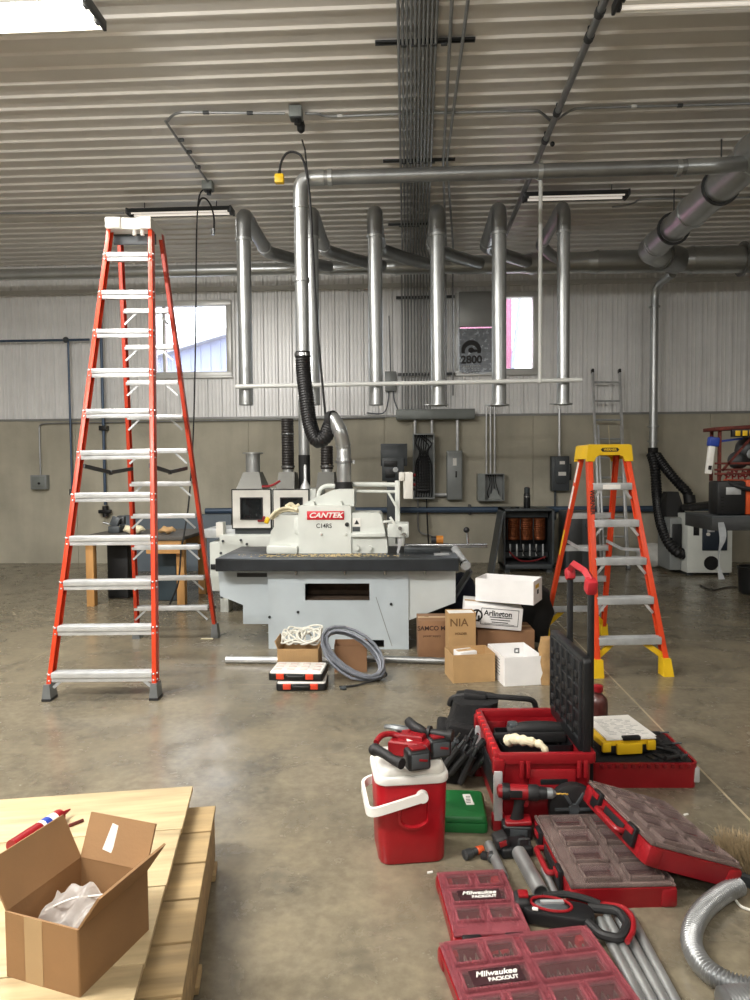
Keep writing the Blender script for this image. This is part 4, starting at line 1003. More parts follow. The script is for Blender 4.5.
mb = MB(); mb.bx(sx0-.02, sx1+.02, YB0+.02, YB0+.3, sz0-.03, sz0, 0); mb.bx(sx0-.02, sx1+.02, YB0+.3, YB0+.32, sz0-.03, sz1+.05); mb.part('chip_tray', mat('dusty_brown_steel', '#5a4a3c', .8, .1, .3, 12), base, True)
MB().bx(kx0-.03, kx1+.03, YB0+.1, YB0+.12, kz0-.05, kz1+.05).part('toe_shade', 'dark', base, True)  # near-black sheet paints the shade behind the toe opening
mb = MB(); a, b, c = at(376, 597, YB0), at(392, 646, YB0), at(371, 590, YB0)
mb.bar((a.x, YB0-.002, a.z), (b.x, YB0-.002, b.z), .006, .004, (0, 1, 0)); mb.part('panel_seam', 'panelgrey', base, True)
for px, py in ((268.5, 617), (297, 612), (390, 604)):
    q = at(px, py, YB0); MB().cyl((q.x+.01, YB0, q.z), (q.x+.01, YB0-.012, q.z), .012, n=8).part('bolt', 'iron', base, True)
# left wing
Yw = 6.02
def W2(px, py): q = at(px, py, Yw); return (q.x, q.z)
wing = [W2(218, 571), W2(269, 571), W2(269, 624), W2(243, 624), W2(243, 605), W2(228, 599), W2(220, 596)]
wing[0] = (wing[0][0], TB); wing[1] = (wing[1][0], TB)
mb = MB().prism(wing, 'y', Yw, 6.5); wg = mb.part('left_wing', 'machine_blue', t, True)
a, b = at(237, 577, Yw), at(267, 573, Yw)
mb = MB(); mb.bx(a.x, b.x, Yw-.006, Yw+.004, a.z, b.z, .003); mb.part('slot', 'iron', wg, True)
wing = [W2(408, 571), W2(455, 571), W2(455, 601), W2(409, 618.5)]
wing[0] = (wing[0][0], TB); wing[1] = (wing[1][0], TB)
mb = MB().prism(wing, 'y', Yw-.07, 6.5); mb.part('right_wing', mat('machine_side_enamel', '#c5cbca', .36, 0, .05, 4), t, True)
for px in (296, 345, 385, 425): q = at(px, 574, YF0+.05); MB().cyl((q.x, YF0+.05, TB), (q.x, YF0+.05, TB-.035), .014, n=8).part('bolt', 'steel', tab, True)
# cutting head
YH = 6.12
def H2(px, py, Y=YH): q = at(px, py, Y); return (q.x, q.z)
def face(px0, px1, py0, py1, Y): a, b = at(px0, py1, Y), at(px1, py0, Y); return a.x, b.x, a.z, b.z
x0, x1, z0, z1 = face(298.5, 351, 507, 551.5, YH); z0 = TT+.002
mb = MB(); mb.prism([(x0, z0), (x1, z0), (x1, z1-.0), (x1-.02, z1+.015), (x0+.02, z1+.015), (x0, z1)], 'y', YH, 6.6)
head = mb.part('head_housing', 'machine', t, True)
# name plate
sx0_, sx1_, sz0_, sz1_ = face(307, 344, 511, 519.8, YH-.006)
pl = MB().bx(sx0_, sx1_, YH-.008, YH, sz0_, sz1_, .002).part('name_plate', mat('sign_red', '#c8202f', .4, 0, .04, 8), head, True)
Mx = Matrix.Translation(((sx0_+sx1_)/2, YH-.009, (sz0_+sz1_)/2)) @ Matrix.Rotation(PI/2, 4, 'X')
MB().text('CANTEK', .062, Mx, .001, shear=.3, bold=.0016, sx=1.22).part('lettering', 'white_pl', pl, True)
mb = MB(); cx_ = (sx0_+sx1_)/2; cz_ = (sz0_+sz1_)/2
mb.bar((cx_+.02, YH-.009, cz_+.024), (cx_+.125, YH-.009, cz_+.024), .004, .003, (0, 1, 0)); mb.bar((cx_+.12, YH-.009, cz_-.02), (cx_+.145, YH-.009, cz_-.02), .004, .003, (0, 1, 0)); mb.part('swash', 'white_pl', pl, True)
q = at(324, 526, YH); Mx = Matrix.Translation((q.x, YH-.002, q.z)) @ Matrix.Rotation(PI/2, 4, 'X')
MB().text('C14RS', .056, Mx, .001, sx=.9, bold=.0005).part('model_lettering', 'ink', head, True)
for px, py, r_, mm_ in ((321, 534, .013, 'machine'), (345.5, 534, .013, 'machine'), (347, 524.5, .02, 'black_pl')):
    q = at(px, py, YH); MB().cyl((q.x, YH, q.z), (q.x, YH-.018, q.z), r_, r_*.8, n=12).part('bolt' if mm_ == 'machine' else 'knob', mm_, head, True)
# lower left guard of the head
x0g = at(268, 540, YH).x; a = at(270, 532, YH); b = at(276, 515.5, YH)
mb = MB().prism([(x0g, z0), (x0-.003, z0), (x0-.003, b.z), (b.x, b.z), (b.x-.02, a.z+.05), (a.x, a.z)], 'y', YH+.03, 6.55); gd = mb.part('left_guard', 'machine', t, True)
q = at(296.5, 525, YH); MB().bx(q.x-.02, q.x+.02, YH+.015, YH+.03, q.z-.08, q.z+.06, .004).part('hinge', 'machine', gd, True)
mb = MB().bx(x0g-.01, x0-.005, YH-.03, YH+.03, z0, z0+.07, .01); mb.part('guard_shoe', 'machine', gd, True)
# right guard
pts = [(x1+.003, z0), H2(387.5, 551), H2(387, 541), H2(381, 515), H2(378.5, 513), (x1+.003, H2(352, 513)[1])]; pts[1] = (pts[1][0], z0)
mb = MB().prism(pts, 'y', YH+.02, 6.5); rg = mb.part('right_guard', 'machine', t, True)
mb = MB().bx(x1, H2(385, 540)[0], YH-.02, YH+.02, H2(360, 537)[1], H2(360, 533)[1], .006); mb.part('guard_ledge', 'machine', rg, True)
a, b = at(353, 526.5, YH+.015), at(360.5, 518, YH+.015); lb = MB().bx(a.x, b.x, YH+.015, YH+.02, a.z, b.z).part('warning_label', 'paper', rg, True)
MB().prism([(a.x+.012, a.z+.02), (b.x-.012, a.z+.02), ((a.x+b.x)/2, b.z-.015)], 'y', YH+.013, YH+.015).part('warning_triangle', 'ink', lb, True)
a, b = at(352.5, 531.5, YH+.015), at(360, 527, YH+.015); MB().bx(a.x, b.x, YH+.015, YH+.02, a.z, b.z).part('warning_label', 'dkgrey', rg, True)
for px in (357, 370): q = at(px, 548, YH); MB().cyl((q.x, YH+.02, q.z), (q.x, YH-.015, q.z), .022, n=10).part('boss', 'machine', rg, True)
# sloping crest and extraction collar
mb = MB(); pts = [H2(299, 507), H2(304, 503), H2(330, 491), H2(337, 489.5), H2(353, 489.5), H2(353, 507)]
mb.prism(pts, 'y', YH+.12, YH+.42); mb.part('crest', 'machine', head, True)
for px in (312, 340): a, b, c = H2(px-2, 507), H2(px+2.5, 507), H2(px, 503); mb = MB().prism([a, b, (c[0]+.01, c[1]+.01), (c[0]-.01, c[1]+.01)], 'y', YH+.03, YH+.13); mb.part('rib', 'machine', head, True)
q = at(344, 498, YH+.28)
mb = MB().cyl((q.x, YH+.28, at(344, 507, YH).z), (q.x, YH+.28, at(344, 490, YH+.28).z), .072, .068, n=18); mb.part('collar', 'machine', head, True)
CX, CY, CZ = q.x, YH+.28, at(344, 490, YH+.28).z
# control arm: level tubes, box with red knobs, post
zt1, zt2 = at(375, 484, YH+.3).z, at(375, 491, YH+.3).z
xa, xb = at(352, 484, YH+.3).x, at(400, 484, YH+.3).x
mb = MB().tube([(xa-.02, YH+.35, zt1), (xb, YH+.35, zt1-.01)], .022, 10); mb.part('arm_tube', 'machine', t, True)
mb = MB().tube([(xa-.02, YH+.33, zt2), (xb, YH+.33, zt2-.01)], .014, 10); mb.part('arm_tube', 'machine', t, True)
mb = MB().tube(smoothpath([at(335, 486, YH+.35), at(326, 486, YH+.35), at(320, 490, YH+.35), at(318, 498, YH+.35)], 6), .02, 10); mb.part('arm_tube', 'machine', t, True)
x0c, x1c, z0c, z1c = face(399, 413, 472, 499, YH+.2)
cb = MB().bx(x0c+.04, x1c, YH+.18, YH+.42, z0c, z1c, .012).part('control_box', 'offwhite', t, True)
MB().bx(x0c, x0c+.05, YH+.16, YH+.3, z1c-.08, z1c, .01).part('control_lip', 'offwhite', cb, True)
for k in range(4): MB().cyl((x1c, YH+.28, z1c-.03-k*.042), (x1c+.022, YH+.28, z1c-.03-k*.042), .014, n=10).part('button', 'red_pl' if k % 2 == 0 else 'black_pl', cb, True)
xp = at(397.5, 510, YH+.3).x
mb = MB().bar((xp, YH+.33, z0+.05), (xp, YH+.33, zt1+.03), .045, .05, (0, 1, 0), .006); mb.part('post', 'machine', t, True)
MB().bar(at(388, 492, YH+.25), at(397, 508, YH+.25), .02, .02, (0, 1, 0)).part('brace', 'machine', t, True)
x0s, x1s, z0s, z1s = face(387.5, 409, 524, 538, YH)
mb = MB().bx(x0s, x1s, YH+.02, YH+.3, z0s, z1s, .012); bl_ = mb.part('clamp_block', 'machine', t, True)
for px, py in ((400, 528), (404, 534)): q = at(px, py, YH+.02); MB().cyl((q.x, YH+.02, q.z), (q.x, YH-.012, q.z), .016, n=10).part('knob', 'steel', bl_, True)
MB().bar(at(390, 517, YH), at(401, 534, YH), .022, .012, (0, 1, 0), .003).part('lever', 'machine', bl_, True)
mb = MB().bar(at(383, 522, YH), at(391, 521, YH), .02, .02, (0, 1, 0), .003); mb.part('lever', 'machine', bl_, True)
a = [H2(397, 538), H2(402.5, 538), H2(401, 546), H2(398.5, 554), H2(396.5, 553), H2(398, 546)]
mb = MB().prism(a, 'y', YH+.05, YH+.065); mb.part('pointer', 'alu', t, True)
# rip fence on the right of the table
mb = MB().bx(at(404, 545, 6.4).x, at(487, 545, 6.4).x, 6.36, 6.42, TT+.02, TT+.055, .004); mb.part('fence_rail', 'steel', t, True)
mb = MB().bx(at(404, 545, 6.2).x, at(440, 545, 6.2).x, 6.14, 6.22, TT+.001, TT+.05, .004); mb.part('fence', 'iron', t, True)
mb = MB().bx(at(434, 550, 6.05).x, at(449, 550, 6.05).x, 5.98, 6.12, TT+.001, TT+.006); mb.bx(at(437, 550, 6.05).x, at(445, 550, 6.05).x, 6.0, 6.08, TT+.006, TT+.009); mb.part('scale_plate', 'alu_dull', t, True)
mb = MB().cyl(at(455, 549, 6.3), at(466, 566, 5.95), .035, n=12); cyl_ = mb.part('lock_cylinder', 'alu_dull', t, True)
mb = MB().ring(at(465.5, 565, 5.97), at(466, 566, 5.95)-at(455, 549, 6.3), .045, .02, .03, 14); mb.part('ring', 'steel', cyl_, True)
mb = MB().tube([at(468, 546, 6.39), at(467, 531, 6.39)], .012, 8); lv = mb.part('lever', 'steel', t, True)
MB().sphere(at(466.5, 530, 6.39), .028).part('ball_knob', 'black_pl', lv, True)
# small orange motor on the fence
q = at(440, 537, 6.42)
m_ = MB().cyl((q.x-.03, 6.44, TT+.09), (q.x+.03, 6.44, TT+.09), .036, n=14).part('feed_motor', mat('amber_enamel', '#b9782a', .45, 0, .15, 20), t, True)
mb = MB().bx(q.x-.08, q.x+.08, 6.42, 6.48, TT+.03, TT+.055, .004); mb.cyl((q.x-.08, 6.44, TT+.09), (q.x-.03, 6.44, TT+.09), .03, n=12); mb.part('motor_mount', 'black_pl', m_, True)
mb = MB()
for k in range(5): mb.ring((q.x-.03+k*.012, 6.44, TT+.09), (1, 0, 0), .039, .034, .005, 14)
mb.part('cooling_fins', 'amber_enamel' if False else MATS['amber_enamel'], m_, True)
# silver elbow over the saw
t = thing('saw_elbow', 'silver segmented elbow duct rising from the saw to the black hose', 'duct', (CX, CY, CZ))
Yq = MY-.12
cl = at(333, 418, Yq)
path = [at(332, 420, Yq), at(335, 421, Yq-.02), at(340.5, 433, Yq-.06), at(343.5, 448, CY+.03), at(344, 462, CY), at(344, 478, CY), Vector((CX, CY, CZ+.03))]
MB().tube(smoothpath(path, 5), .066, 16).part('elbow', 'galv', t, True)
P = smoothpath(path, 5)
for k in (9, 14, 19): MB().ring(P[k], P[k+1]-P[k-1], .071, .06, .014, 18).part('seam', 'galv', t, True)
mb = MB().ring(P[1], P[2]-P[0], .085, .06, .05, 18); mb.part('hose_clamp', 'black_rub', t, True)
q = at(344, 462, CY); mb = MB().ring(q, (0, 0, 1), .085, .064, .02, 18); mb.box(q+Vector((.09, -.01, 0)), (.02, .03, .035)); mb.part('flange', 'galv_dull', t, True)
mb = MB().cyl((CX, CY, CZ+.0), (CX, CY, CZ+.075), .078, n=18); mb.ring((CX, CY, CZ+.02), (0, 0, 1), .083, .07, .012, 18); mb.ring((CX, CY, CZ+.06), (0, 0, 1), .083, .07, .012, 18); mb.part('rubber_boot', 'black_rub', t, True)
# rag / rope bundle with yellow connector lying over the left guard
pts = [at(270, 518, YH+.0), at(277, 512, YH+.0), at(288, 509, YH+.05), at(298, 510, YH+.0)]
t = thing('cream_cable', 'cream cable end with yellow and red plug lying over the left guard of the saw', 'cable', pts[0])
for k in range(3): MB().tube(smoothpath([p+Vector((.006*k, -.02+.02*k, .014*math.sin(k*2.2+i))) for i, p in enumerate(pts)], 6), .013, 8).part('cord', 'cream', t, True)
q = pts[0]; MB().box(q+Vector((-.025, 0, -.02)), (.04, .04, .06), (0, .35, 0), .01).part('plug', 'yellow', t, True)
MB().box(q+Vector((-.055, 0, -.0)), (.02, .03, .035), (0, .35, 0), .006).part('plug_end', 'red_pl', t, True)
MB().tube(smoothpath([at(286, 507, YH+.1), at(291, 504, YH+.1), at(295, 507, YH+.08), at(299, 505, YH+.1)], 6), .018, 8).part('rag', 'cream', t, True)
# sawdust on the table
mb = MB()
for k in range(240):
    px = rnd.gauss(0, 1); x = at(325, 555, 5.95).x+px*.28; y = 5.9+rnd.random()*.18; s_ = rnd.uniform(.004, .013)
    mb.box((x, y, TT+s_*.25), (s_*2, s_, s_*.5), (0, 0, rnd.random()*3))
mb.solo('sawdust', mat('sawdust', '#c9b68c', .9, 0, .2, 30), 'pale sawdust scattered along the front of the saw table', 'sawdust', kind='stuff')

# ================================================================== the moulder behind it
YM = 7.55
def F(px0, px1, py0, py1, Y=YM): a, b = at(px0, py1, Y), at(px1, py0, Y); return a.x, b.x, a.z, b.z
t = thing('moulder', 'long white moulder with windowed hoods standing behind the rip saw', 'moulder machine', (at(270, 600, 8).x, 8, 0))
x0, x1, z0, z1 = F(231, 316, 489.5, 528.5)
mb = MB().bx(x0, x1, YM+.03, 8.4, z0, z1, .02); hd = mb.part('enclosure', 'machine', t, True)
def wdoor(px0, px1, w0, w1):
    a, b, c, d = F(px0, px1, 490, 528)
    wa, wb, wc, wd = F(w0, w1, 498, 519)
    mb = MB(); plate(mb, a, b, c, d, [(wa, wb, wc, wd)], YM, YM+.03); dr = mb.part('door', 'offwhite', t, True)
    mb = MB(); rim_door(mb, a-.012, b+.012, c-.012, d+.012, YM+.004, YM+.034, .012); mb.part('seal', 'black_rub', dr, True)
    mb = MB().bx(wa, wb, YM+.012, YM+.018, wc, wd); mb.part('window', mat('dark_window', '#1c2022', .12, 0, .5, 9), dr, True)
    mb = MB(); rim_door(mb, wa-.008, wb+.008, wc-.008, wd+.008, YM-.006, YM+.004, .014); mb.part('gasket', 'black_rub', dr, True)
    MB().bx(wb-.05, wb+.03, YM-.02, YM, wc-.03, wc-.01, .004).part('handle', 'red_pl', dr, True)
wdoor(233, 270, 241, 262); wdoor(274, 308, 281, 302)
a, b, c, d = F(219, 330, 535, 598, YM-.1)
a = at(219.5, 560, YM-.1).x
mb = MB().bx(a, b+.8, YM-.1, 8.4, .14, d, .012); mb.part('bed', 'machine', t, True)
mb = MB().bx(a, a+.09, YM-.1, YM+.1, 0, .15, .006); mb.part('leg', 'machine', t, True)
mb = MB().bx(a, a+.09, 8.2, 8.4, 0, .15, .006); mb.part('leg', 'machine', t, True)
mb = MB().bx(b+.6, b+.75, YM-.05, 8.4, 0, .15, .006); mb.part('leg', 'machine', t, True)
e0, e1, f0, f1 = F(209, 220, 543, 592, YM-.05)
mb = MB().bx(e0, e1+.02, YM+.0, 8.3, f0, f1, .01); mb.part('infeed_cabinet', 'machine', t, True)
mb = MB().bx(e0+.01, e1, YM-.015, YM+.0, f0+.24, f0+.3, .006); mb.part('handle', 'black_pl', t, True)
e0, e1, f0, f1 = F(204, 236, 529, 538, YM+.1)
mb = MB().bx(e0, e1, YM+.1, 8.2, f0, f1, .008); mb.part('infeed_table', 'alu_dull', t, True)
e0, e1, f0, f1 = F(216, 223, 522.5, 537, YM)
mb = MB().bx(e0, e1, YM, YM+.12, f0, f1, .005); mb.part('stop_block', 'offwhite', t, True)
mb = MB().bx(x0+.03, x1-.1, YM+.06, 8.3, d-.005, z0+.005); mb.part('feed_gap', 'dkgrey', t, True)
for px, py in ((247, 544), (223, 541), (241, 540), (221, 553), (222, 597)): q = at(px, py, YM-.1); MB().cyl((q.x, YM-.1, q.z), (q.x, YM-.115, q.z), .014, n=8).part('bolt', 'dkgrey', t, True)
def hood(px, ptop, pw, hose):
    b0, b1 = at(px-pw, 488, 7.9).x, at(px+pw, 488, 7.9).x; zb = z1-.005; zt = at(px, 472, 7.9).z; c = (b0+b1)/2
    mb = MB().loft([[(b0, 7.7, zb), (b1, 7.7, zb), (b1, 8.15, zb), (b0, 8.15, zb)], [(c-.09, 7.82, zt), (c+.09, 7.82, zt), (c+.09, 8.02, zt), (c-.09, 8.02, zt)]]); h_ = mb.part('dust_hood', mat('hood_grey_steel', '#6b6b66', .45, .3, .08, 8), t, True)
    if not hose:
        ze = at(px, 452.5, 7.9).z
        mb = MB().cyl((c, 7.92, zt-.01), (c, 7.92, ze), .082, n=16); mb.part('spigot', 'galv', h_, True)
        mb = MB().ring((c, 7.92, ze-.008), (0, 0, 1), .115, .07, .016, 18); mb.part('flange', 'galv', h_, True)
    return c, zt
hood(253, 452, 13, False)
c1, zt = hood(288, 463, 9, True)
for (c, top) in ((c1, at(287, 419, 7.92).z), (hood(327, 463, 9, True)[0], at(327, 446, 7.92).z)):
    lab = 'dark flexible hose standing up from the middle moulder hood' if c == c1 else 'dark flexible hose on the moulder hood behind the silver elbow'
    h_ = thing('hood_hose', lab, 'hose', (c, 7.92, zt))
    ribbed(MB(), [(c, 7.92, zt+.03), (c, 7.92, (zt+top)/2), (c, 7.92, top)], .07, .03, .003).part('hose', mat('brown_black_hose', '#211d1b', .5, 0, .2, 12), h_, True)
    MB().cyl((c, 7.92, zt-.004), (c, 7.92, zt+.07), .062, n=14).part('cuff', 'galv', h_, True)
    MB().ring((c, 7.92, zt+.06), (0, 0, 1), .08, .06, .02, 16).part('clamp', 'steel', h_, True)
    if c == c1: MB().ring((c, 7.92, at(287, 434, 7.92).z), (0, 0, 1), .078, .066, .015, 16).part('clamp', 'steel', h_, True)
q = at(304, 440, 7.95)
t2 = thing('moulder_duct', 'thin silver duct coming down behind the black hose to the moulder', 'duct', (q.x, 7.95, at(304, 487, 7.95).z))
MB().cyl((q.x, 7.95, at(304, 455, 7.95).z), (q.x, 7.95, at(304, 400, 7.95).z), .062, n=16).part('pipe', 'galv', t2, True)
MB().cyl((q.x, 7.95, z1-.005), (q.x, 7.95, at(304, 455, 7.95).z), .067, n=16).part('rubber_cuff', 'black_rub', t2, True)
q = at(304.5, 474, 7.6); MB().lathe([(.06, 0), (.05, .04), (.03, .07), (.018, .1), (.018, .25), (.012, .27)], (q.x, 7.66, z1), n=12).solo('oil_can', 'alu', 'small silver pump can standing on the moulder beside the black cuff', 'can')
MB().tube(smoothpath([at(262, 486.5, 7.62), at(270, 486, 7.62), at(275, 484, 7.62), at(280, 481, 7.65)], 5), .013, 7).solo('cable', 'red_pl', 'short red cable lying over the moulder hoods', 'cable')

# ================================================================== the wooden table on the left
M['lumber'] = mat('framing_lumber', '#b98a52', .65, 0, .15, 4)
a, b = at(120, 540, 7.85), at(184, 540, 7.85)
lx, rx = at(92, 590, 7.8).x, at(182, 590, 7.85).x; tz = .76
t = thing('work_table', 'rough wooden work table with dark top and lumber legs behind the tall ladder', 'table', ((lx+rx)/2, 8.2, 0))
MB().bx(lx-.12, rx+.08, 7.68, 8.75, tz, tz+.04, .004).part('tabletop', mat('dark_tabletop', '#4a4640', .6, 0, .2, 6), t, True)
for (x, y) in ((lx, 7.8), (rx, 7.85), (lx+.05, 8.6), (rx+.02, 8.6)): MB().bx(x-.045, x+.045, y-.045, y+.045, 0, tz, .004).part('leg', 'lumber', t, True)
MB().bx(at(147, 560, 7.72).x, rx+.05, 7.7, 7.74, tz-.15, tz-.002, .003).part('apron', 'lumber', t, True)
MB().bx(lx-.04, rx+.04, 8.62, 8.66, tz-.13, tz-.002, .003).part('apron', 'lumber', t, True)
q = at(161, 575, 7.95)
mb = MB().bx(q.x-.14, q.x+.13, 8.1, 8.4, .0, .62, .02); mb.solo('steel_cabinet', mat('slate_enamel', '#3c4a52', .45, .1, .08, 6), 'slate grey steel cabinet standing under the wooden table', 'cabinet')
q = at(115, 575, 8.2); MB().bx(q.x-.12, q.x+.14, 8.25, 8.5, 0, .66, .02).solo('steel_cabinet', 'black_pl', 'black cabinet under the left end of the wooden table', 'cabinet')
# what lies on it
t = thing('bench_vise', 'small grey bench vise screwed to the far left of the wooden table', 'vise', (at(117, 530, 8.3).x, 8.3, tz+.04))
mb = MB(); mb.box((0, 0, .04), (.14, .2, .08), None, .01); mb.box((0, -.04, .13), (.1, .06, .12), (-.1, .35, 0), .01); mb.part('body', 'dkgrey', t)
MB().box((.03, .06, .14), (.1, .06, .1), None, .01).part('jaw', 'strut', t)
MB().cyl((-.08, -.02, .1), (-.16, -.02, .12), .014, n=8).part('screw', 'steel', t)
for k, (px, w, d, h_, mm_, lab) in enumerate(((134, .26, .16, .1, 'cream', 'pale folded cloth on the wooden table behind the ladder rails'), (167, .2, .14, .08, 'kraft_lt', 'crumpled tan packing paper on the wooden table by the black cord'))):
    q = at(px, 530, 8.05); mb = MB(); mb.sphere((q.x, 8.05, tz+.04+h_*.5), 1, (w/2, d/2, h_/2), 12)
    for v in mb.bm.verts: v.co += Vector((math.sin(v.co.z*90+v.co.y*50)*.012, 0, math.sin(v.co.x*70)*.012+.006))
    mb.solo('crumpled_cloth' if k == 0 else 'packing_paper', mm_, lab, 'cloth' if k == 0 else 'paper')
mb = MB().tube(smoothpath([at(181, 548.5, 7.6), (at(178, 570, 7.6).x, 7.6, .3), (at(170, 600, 7.6).x, 7.58, .02), (at(185, 607, 7.5).x, 7.5, .012), (at(205, 600, 7.6).x, 7.6, .012), (at(213, 590, 7.6).x, 7.7, .012)], 6), .01, 6)
mb.solo('cable', 'black_rub', 'black cable drooping from the wooden table edge to the floor', 'cable')
# low wall behind (blue grey tarp panel)
q0, q1 = at(112, 517, 10.5), at(228, 517, 10.5)
t = thing('panel_stack', 'blue grey sheet panels stacked upright against the wall behind the wooden table', 'panels', ((q0.x+q1.x)/2, 10.8, 0))
for k in range(4): mb = MB(); mb.loft([[(q0.x+.06*k, 10.5+k*.1, 0), (q1.x-.03*k, 10.5+k*.1, 0), (q1.x-.03*k, 10.56+k*.1, 0), (q0.x+.06*k, 10.56+k*.1, 0)], [(q0.x+.06*k, 10.7+k*.1, .84), (q1.x-.03*k, 10.7+k*.1, .84), (q1.x-.03*k, 10.76+k*.1, .84), (q0.x+.06*k, 10.76+k*.1, .84)]]); mb.part('sheet', mat('blue_grey_sheet', '#59646d', .6, 0, .1, 3), t, True)
# ================================================================== cartons, cases and cable by the saw
def carton(name, label, loc, rz, w, d, h, m, group=None, closed=False, inner=None, rot=None, cat='box', flaps=()):
    t = thing(name, label, cat, loc, rz, group, rot)
    if closed:
        MB().box((0, 0, h/2), (w, d, h), None, .004).part('body', m, t)
        MB().bx(-w/2+.002, w/2-.002, -.025, .025, h-.001, h+.0012).part('tape', mat('packing_tape', '#b9986c', .3, 0, .04, 9), t)
    else:
        MB().tray((0, 0, 0), (w, d, h), .003, .005, .005, n=1).part('body', m, t)
    for (side, ang, ln) in flaps:
        # side: '-x' etc; ang from vertical, positive leans outward
        a = math.radians(ang); c, s_ = math.cos(a)*ln, math.sin(a)*ln; k = .006
        if side in ('-x', '+x'):
            sg = -1 if side == '-x' else 1; x = sg*w/2
            pts = [(x, h), (x+sg*s_, h+c), (x+sg*(s_-k), h+c+.002), (x-sg*k, h)]
            mb = MB().prism(pts, 'y', -d/2+.004, d/2-.004)
        else:
            sg = -1 if side == '-y' else 1; y = sg*d/2
            pts = [(y, h), (y+sg*s_, h+c), (y+sg*(s_-k), h+c+.002), (y-sg*k, h)]
            mb = MB().prism(pts, 'x', -w/2+.004, w/2-.004)
        mb.part('flap', m, t)
    return t
def face_text(t, body, size, x, y, z, m, rz=0, name='lettering', **kw):
    Mx = Matrix.Translation((x, y, z)) @ Matrix.Rotation(rz, 4, 'Z') @ Matrix.Rotation(PI/2, 4, 'X')
    return MB().text(body, size, Mx, .0006, **kw).part(name, m, t)
D = math.radians
t = carton('cardboard_box', 'open tan cardboard box on the floor beside the open white box', (.447, 5.141, 0), D(10.5), .315, .253, .203, 'kraft_lt')
carton('small_carton', 'small white carton lying in the open tan box', (.42, 5.19, .006), D(24), .14, .11, .185, 'white_card', closed=True)
t = carton('white_box', 'open white box on the floor nearest the yellow ladder foot', (.777, 5.146, 0), D(10.3), .286, .399, .206, 'white_card')
MB().tube([(-.02+.09, .197, .13), (-.02+.09, .192, .16), (-.05+.15, .192, .16), (-.05+.15, .192, .13)], .006, 6, closed=True).part('hand_hole', 'dkgrey', t)
mb = MB()
for k in range(6): mb.bx(-.1436, -.1428, -.1, .05, .05+k*.022, .058+k*.022)
mb.part('printed_lines', 'panelgrey', t)
t = carton('cardboard_box', 'tall kraft box with printed letters behind the open tan box', (.405, 5.47, 0), D(6), .215, .16, .425, 'kraft_lt')
face_text(t, 'NIA', .085, -.025, -.0812, .35, mat('brown_print', '#6e4f2c', .7, 0, .05, 9), bold=.001); face_text(t, 'HOLDER', .024, -.01, -.0812, .265, 'brown_print' if False else MATS['brown_print'], bold=.001)
MB().bx(-.1, .1, -.07, .07, .38, .42).part('packing', 'paper', t)
MB().box((.02, -.083, .07), (.11, .003, .04), (0, .15, 0)).part('sticker', 'paper', t)
c1 = at(434.5, 641, 5.65)
t = carton('cardboard_box', 'brown closed box with faded print partly hidden by the tall kraft box', (c1.x, 5.74, 0), D(3), .27, .3, .32, 'kraft_dk', closed=True)
face_text(t, 'SAMCO MAX', .05, .0, -.1515, .26, mat('dark_print', '#3a2419', .7, 0, .05, 9), bold=.001); face_text(t, 'power supply', .026, -.03, -.1515, .2, MATS['dark_print'])
c1 = at(503, 650, 5.62)
t = carton('cardboard_box', 'low brown box carrying the printed white box', (c1.x+.02, 5.78, 0), D(2), .46, .3, .238, 'kraft_dk', closed=True)
ztop = .262
t = carton('printed_box', 'white closed box with black lettering under the open white box', (.675, 5.76, .263), 0, .46, .3, .182, 'white_card', closed=True, rot=(D(3), D(4.5), D(-1)), group=None)
t.location.z = .262; W[t.name] = Matrix.Translation(t.location) @ t.rotation_euler.to_matrix().to_4x4()
face_text(t, 'Arlington', .062, .035, -.1525, .125, 'ink', bold=.0012, sx=.95)
mb = MB(); fr = (-.1, .2, .03, .165)
mb.bx(fr[0], fr[1], -.152, -.15, fr[2], fr[2]+.004); mb.bx(fr[0], fr[1], -.152, -.15, fr[3]-.004, fr[3]); mb.bx(fr[0], fr[0]+.004, -.152, -.15, fr[2], fr[3]); mb.bx(fr[1]-.004, fr[1], -.152, -.15, fr[2], fr[3])
for k in range(3): mb.bx(-.03+.01*k, .15-.015*k, -.152, -.15, .092-k*.02, .098-k*.02)
mb.bx(-.07, .17, -.152, -.15, .04, .043)
mb.part('printed_lines', 'ink', t)
mb = MB(); mb.ring((-.135, -.151, .1), (0, 1, 0), .05, .036, .003, 18); mb.prism([(-.16, .06), (-.145, .06), (-.12, .15), (-.135, .15)], 'y', -.153, -.15); mb.prism([(-.12, .05), (-.105, .05), (-.11, .1), (-.125, .1)], 'y', -.153, -.15); mb.part('emblem', 'ink', t)
t = carton('white_box', 'open white box on top of the stack of boxes', (.815, 5.70, .47), D(-24), .475, .28, .185, 'white_card')
MB().bx(.2375, .239, -.08, .03, .12, .15).part('yellow_sticker', 'yellow', t)
mb = MB().bx(.2375, .239, -.03, .02, .07, .105); mb.bx(.225, .2265, -.12, -.09, .01, .035); mb.part('printed_mark', 'ink', t)
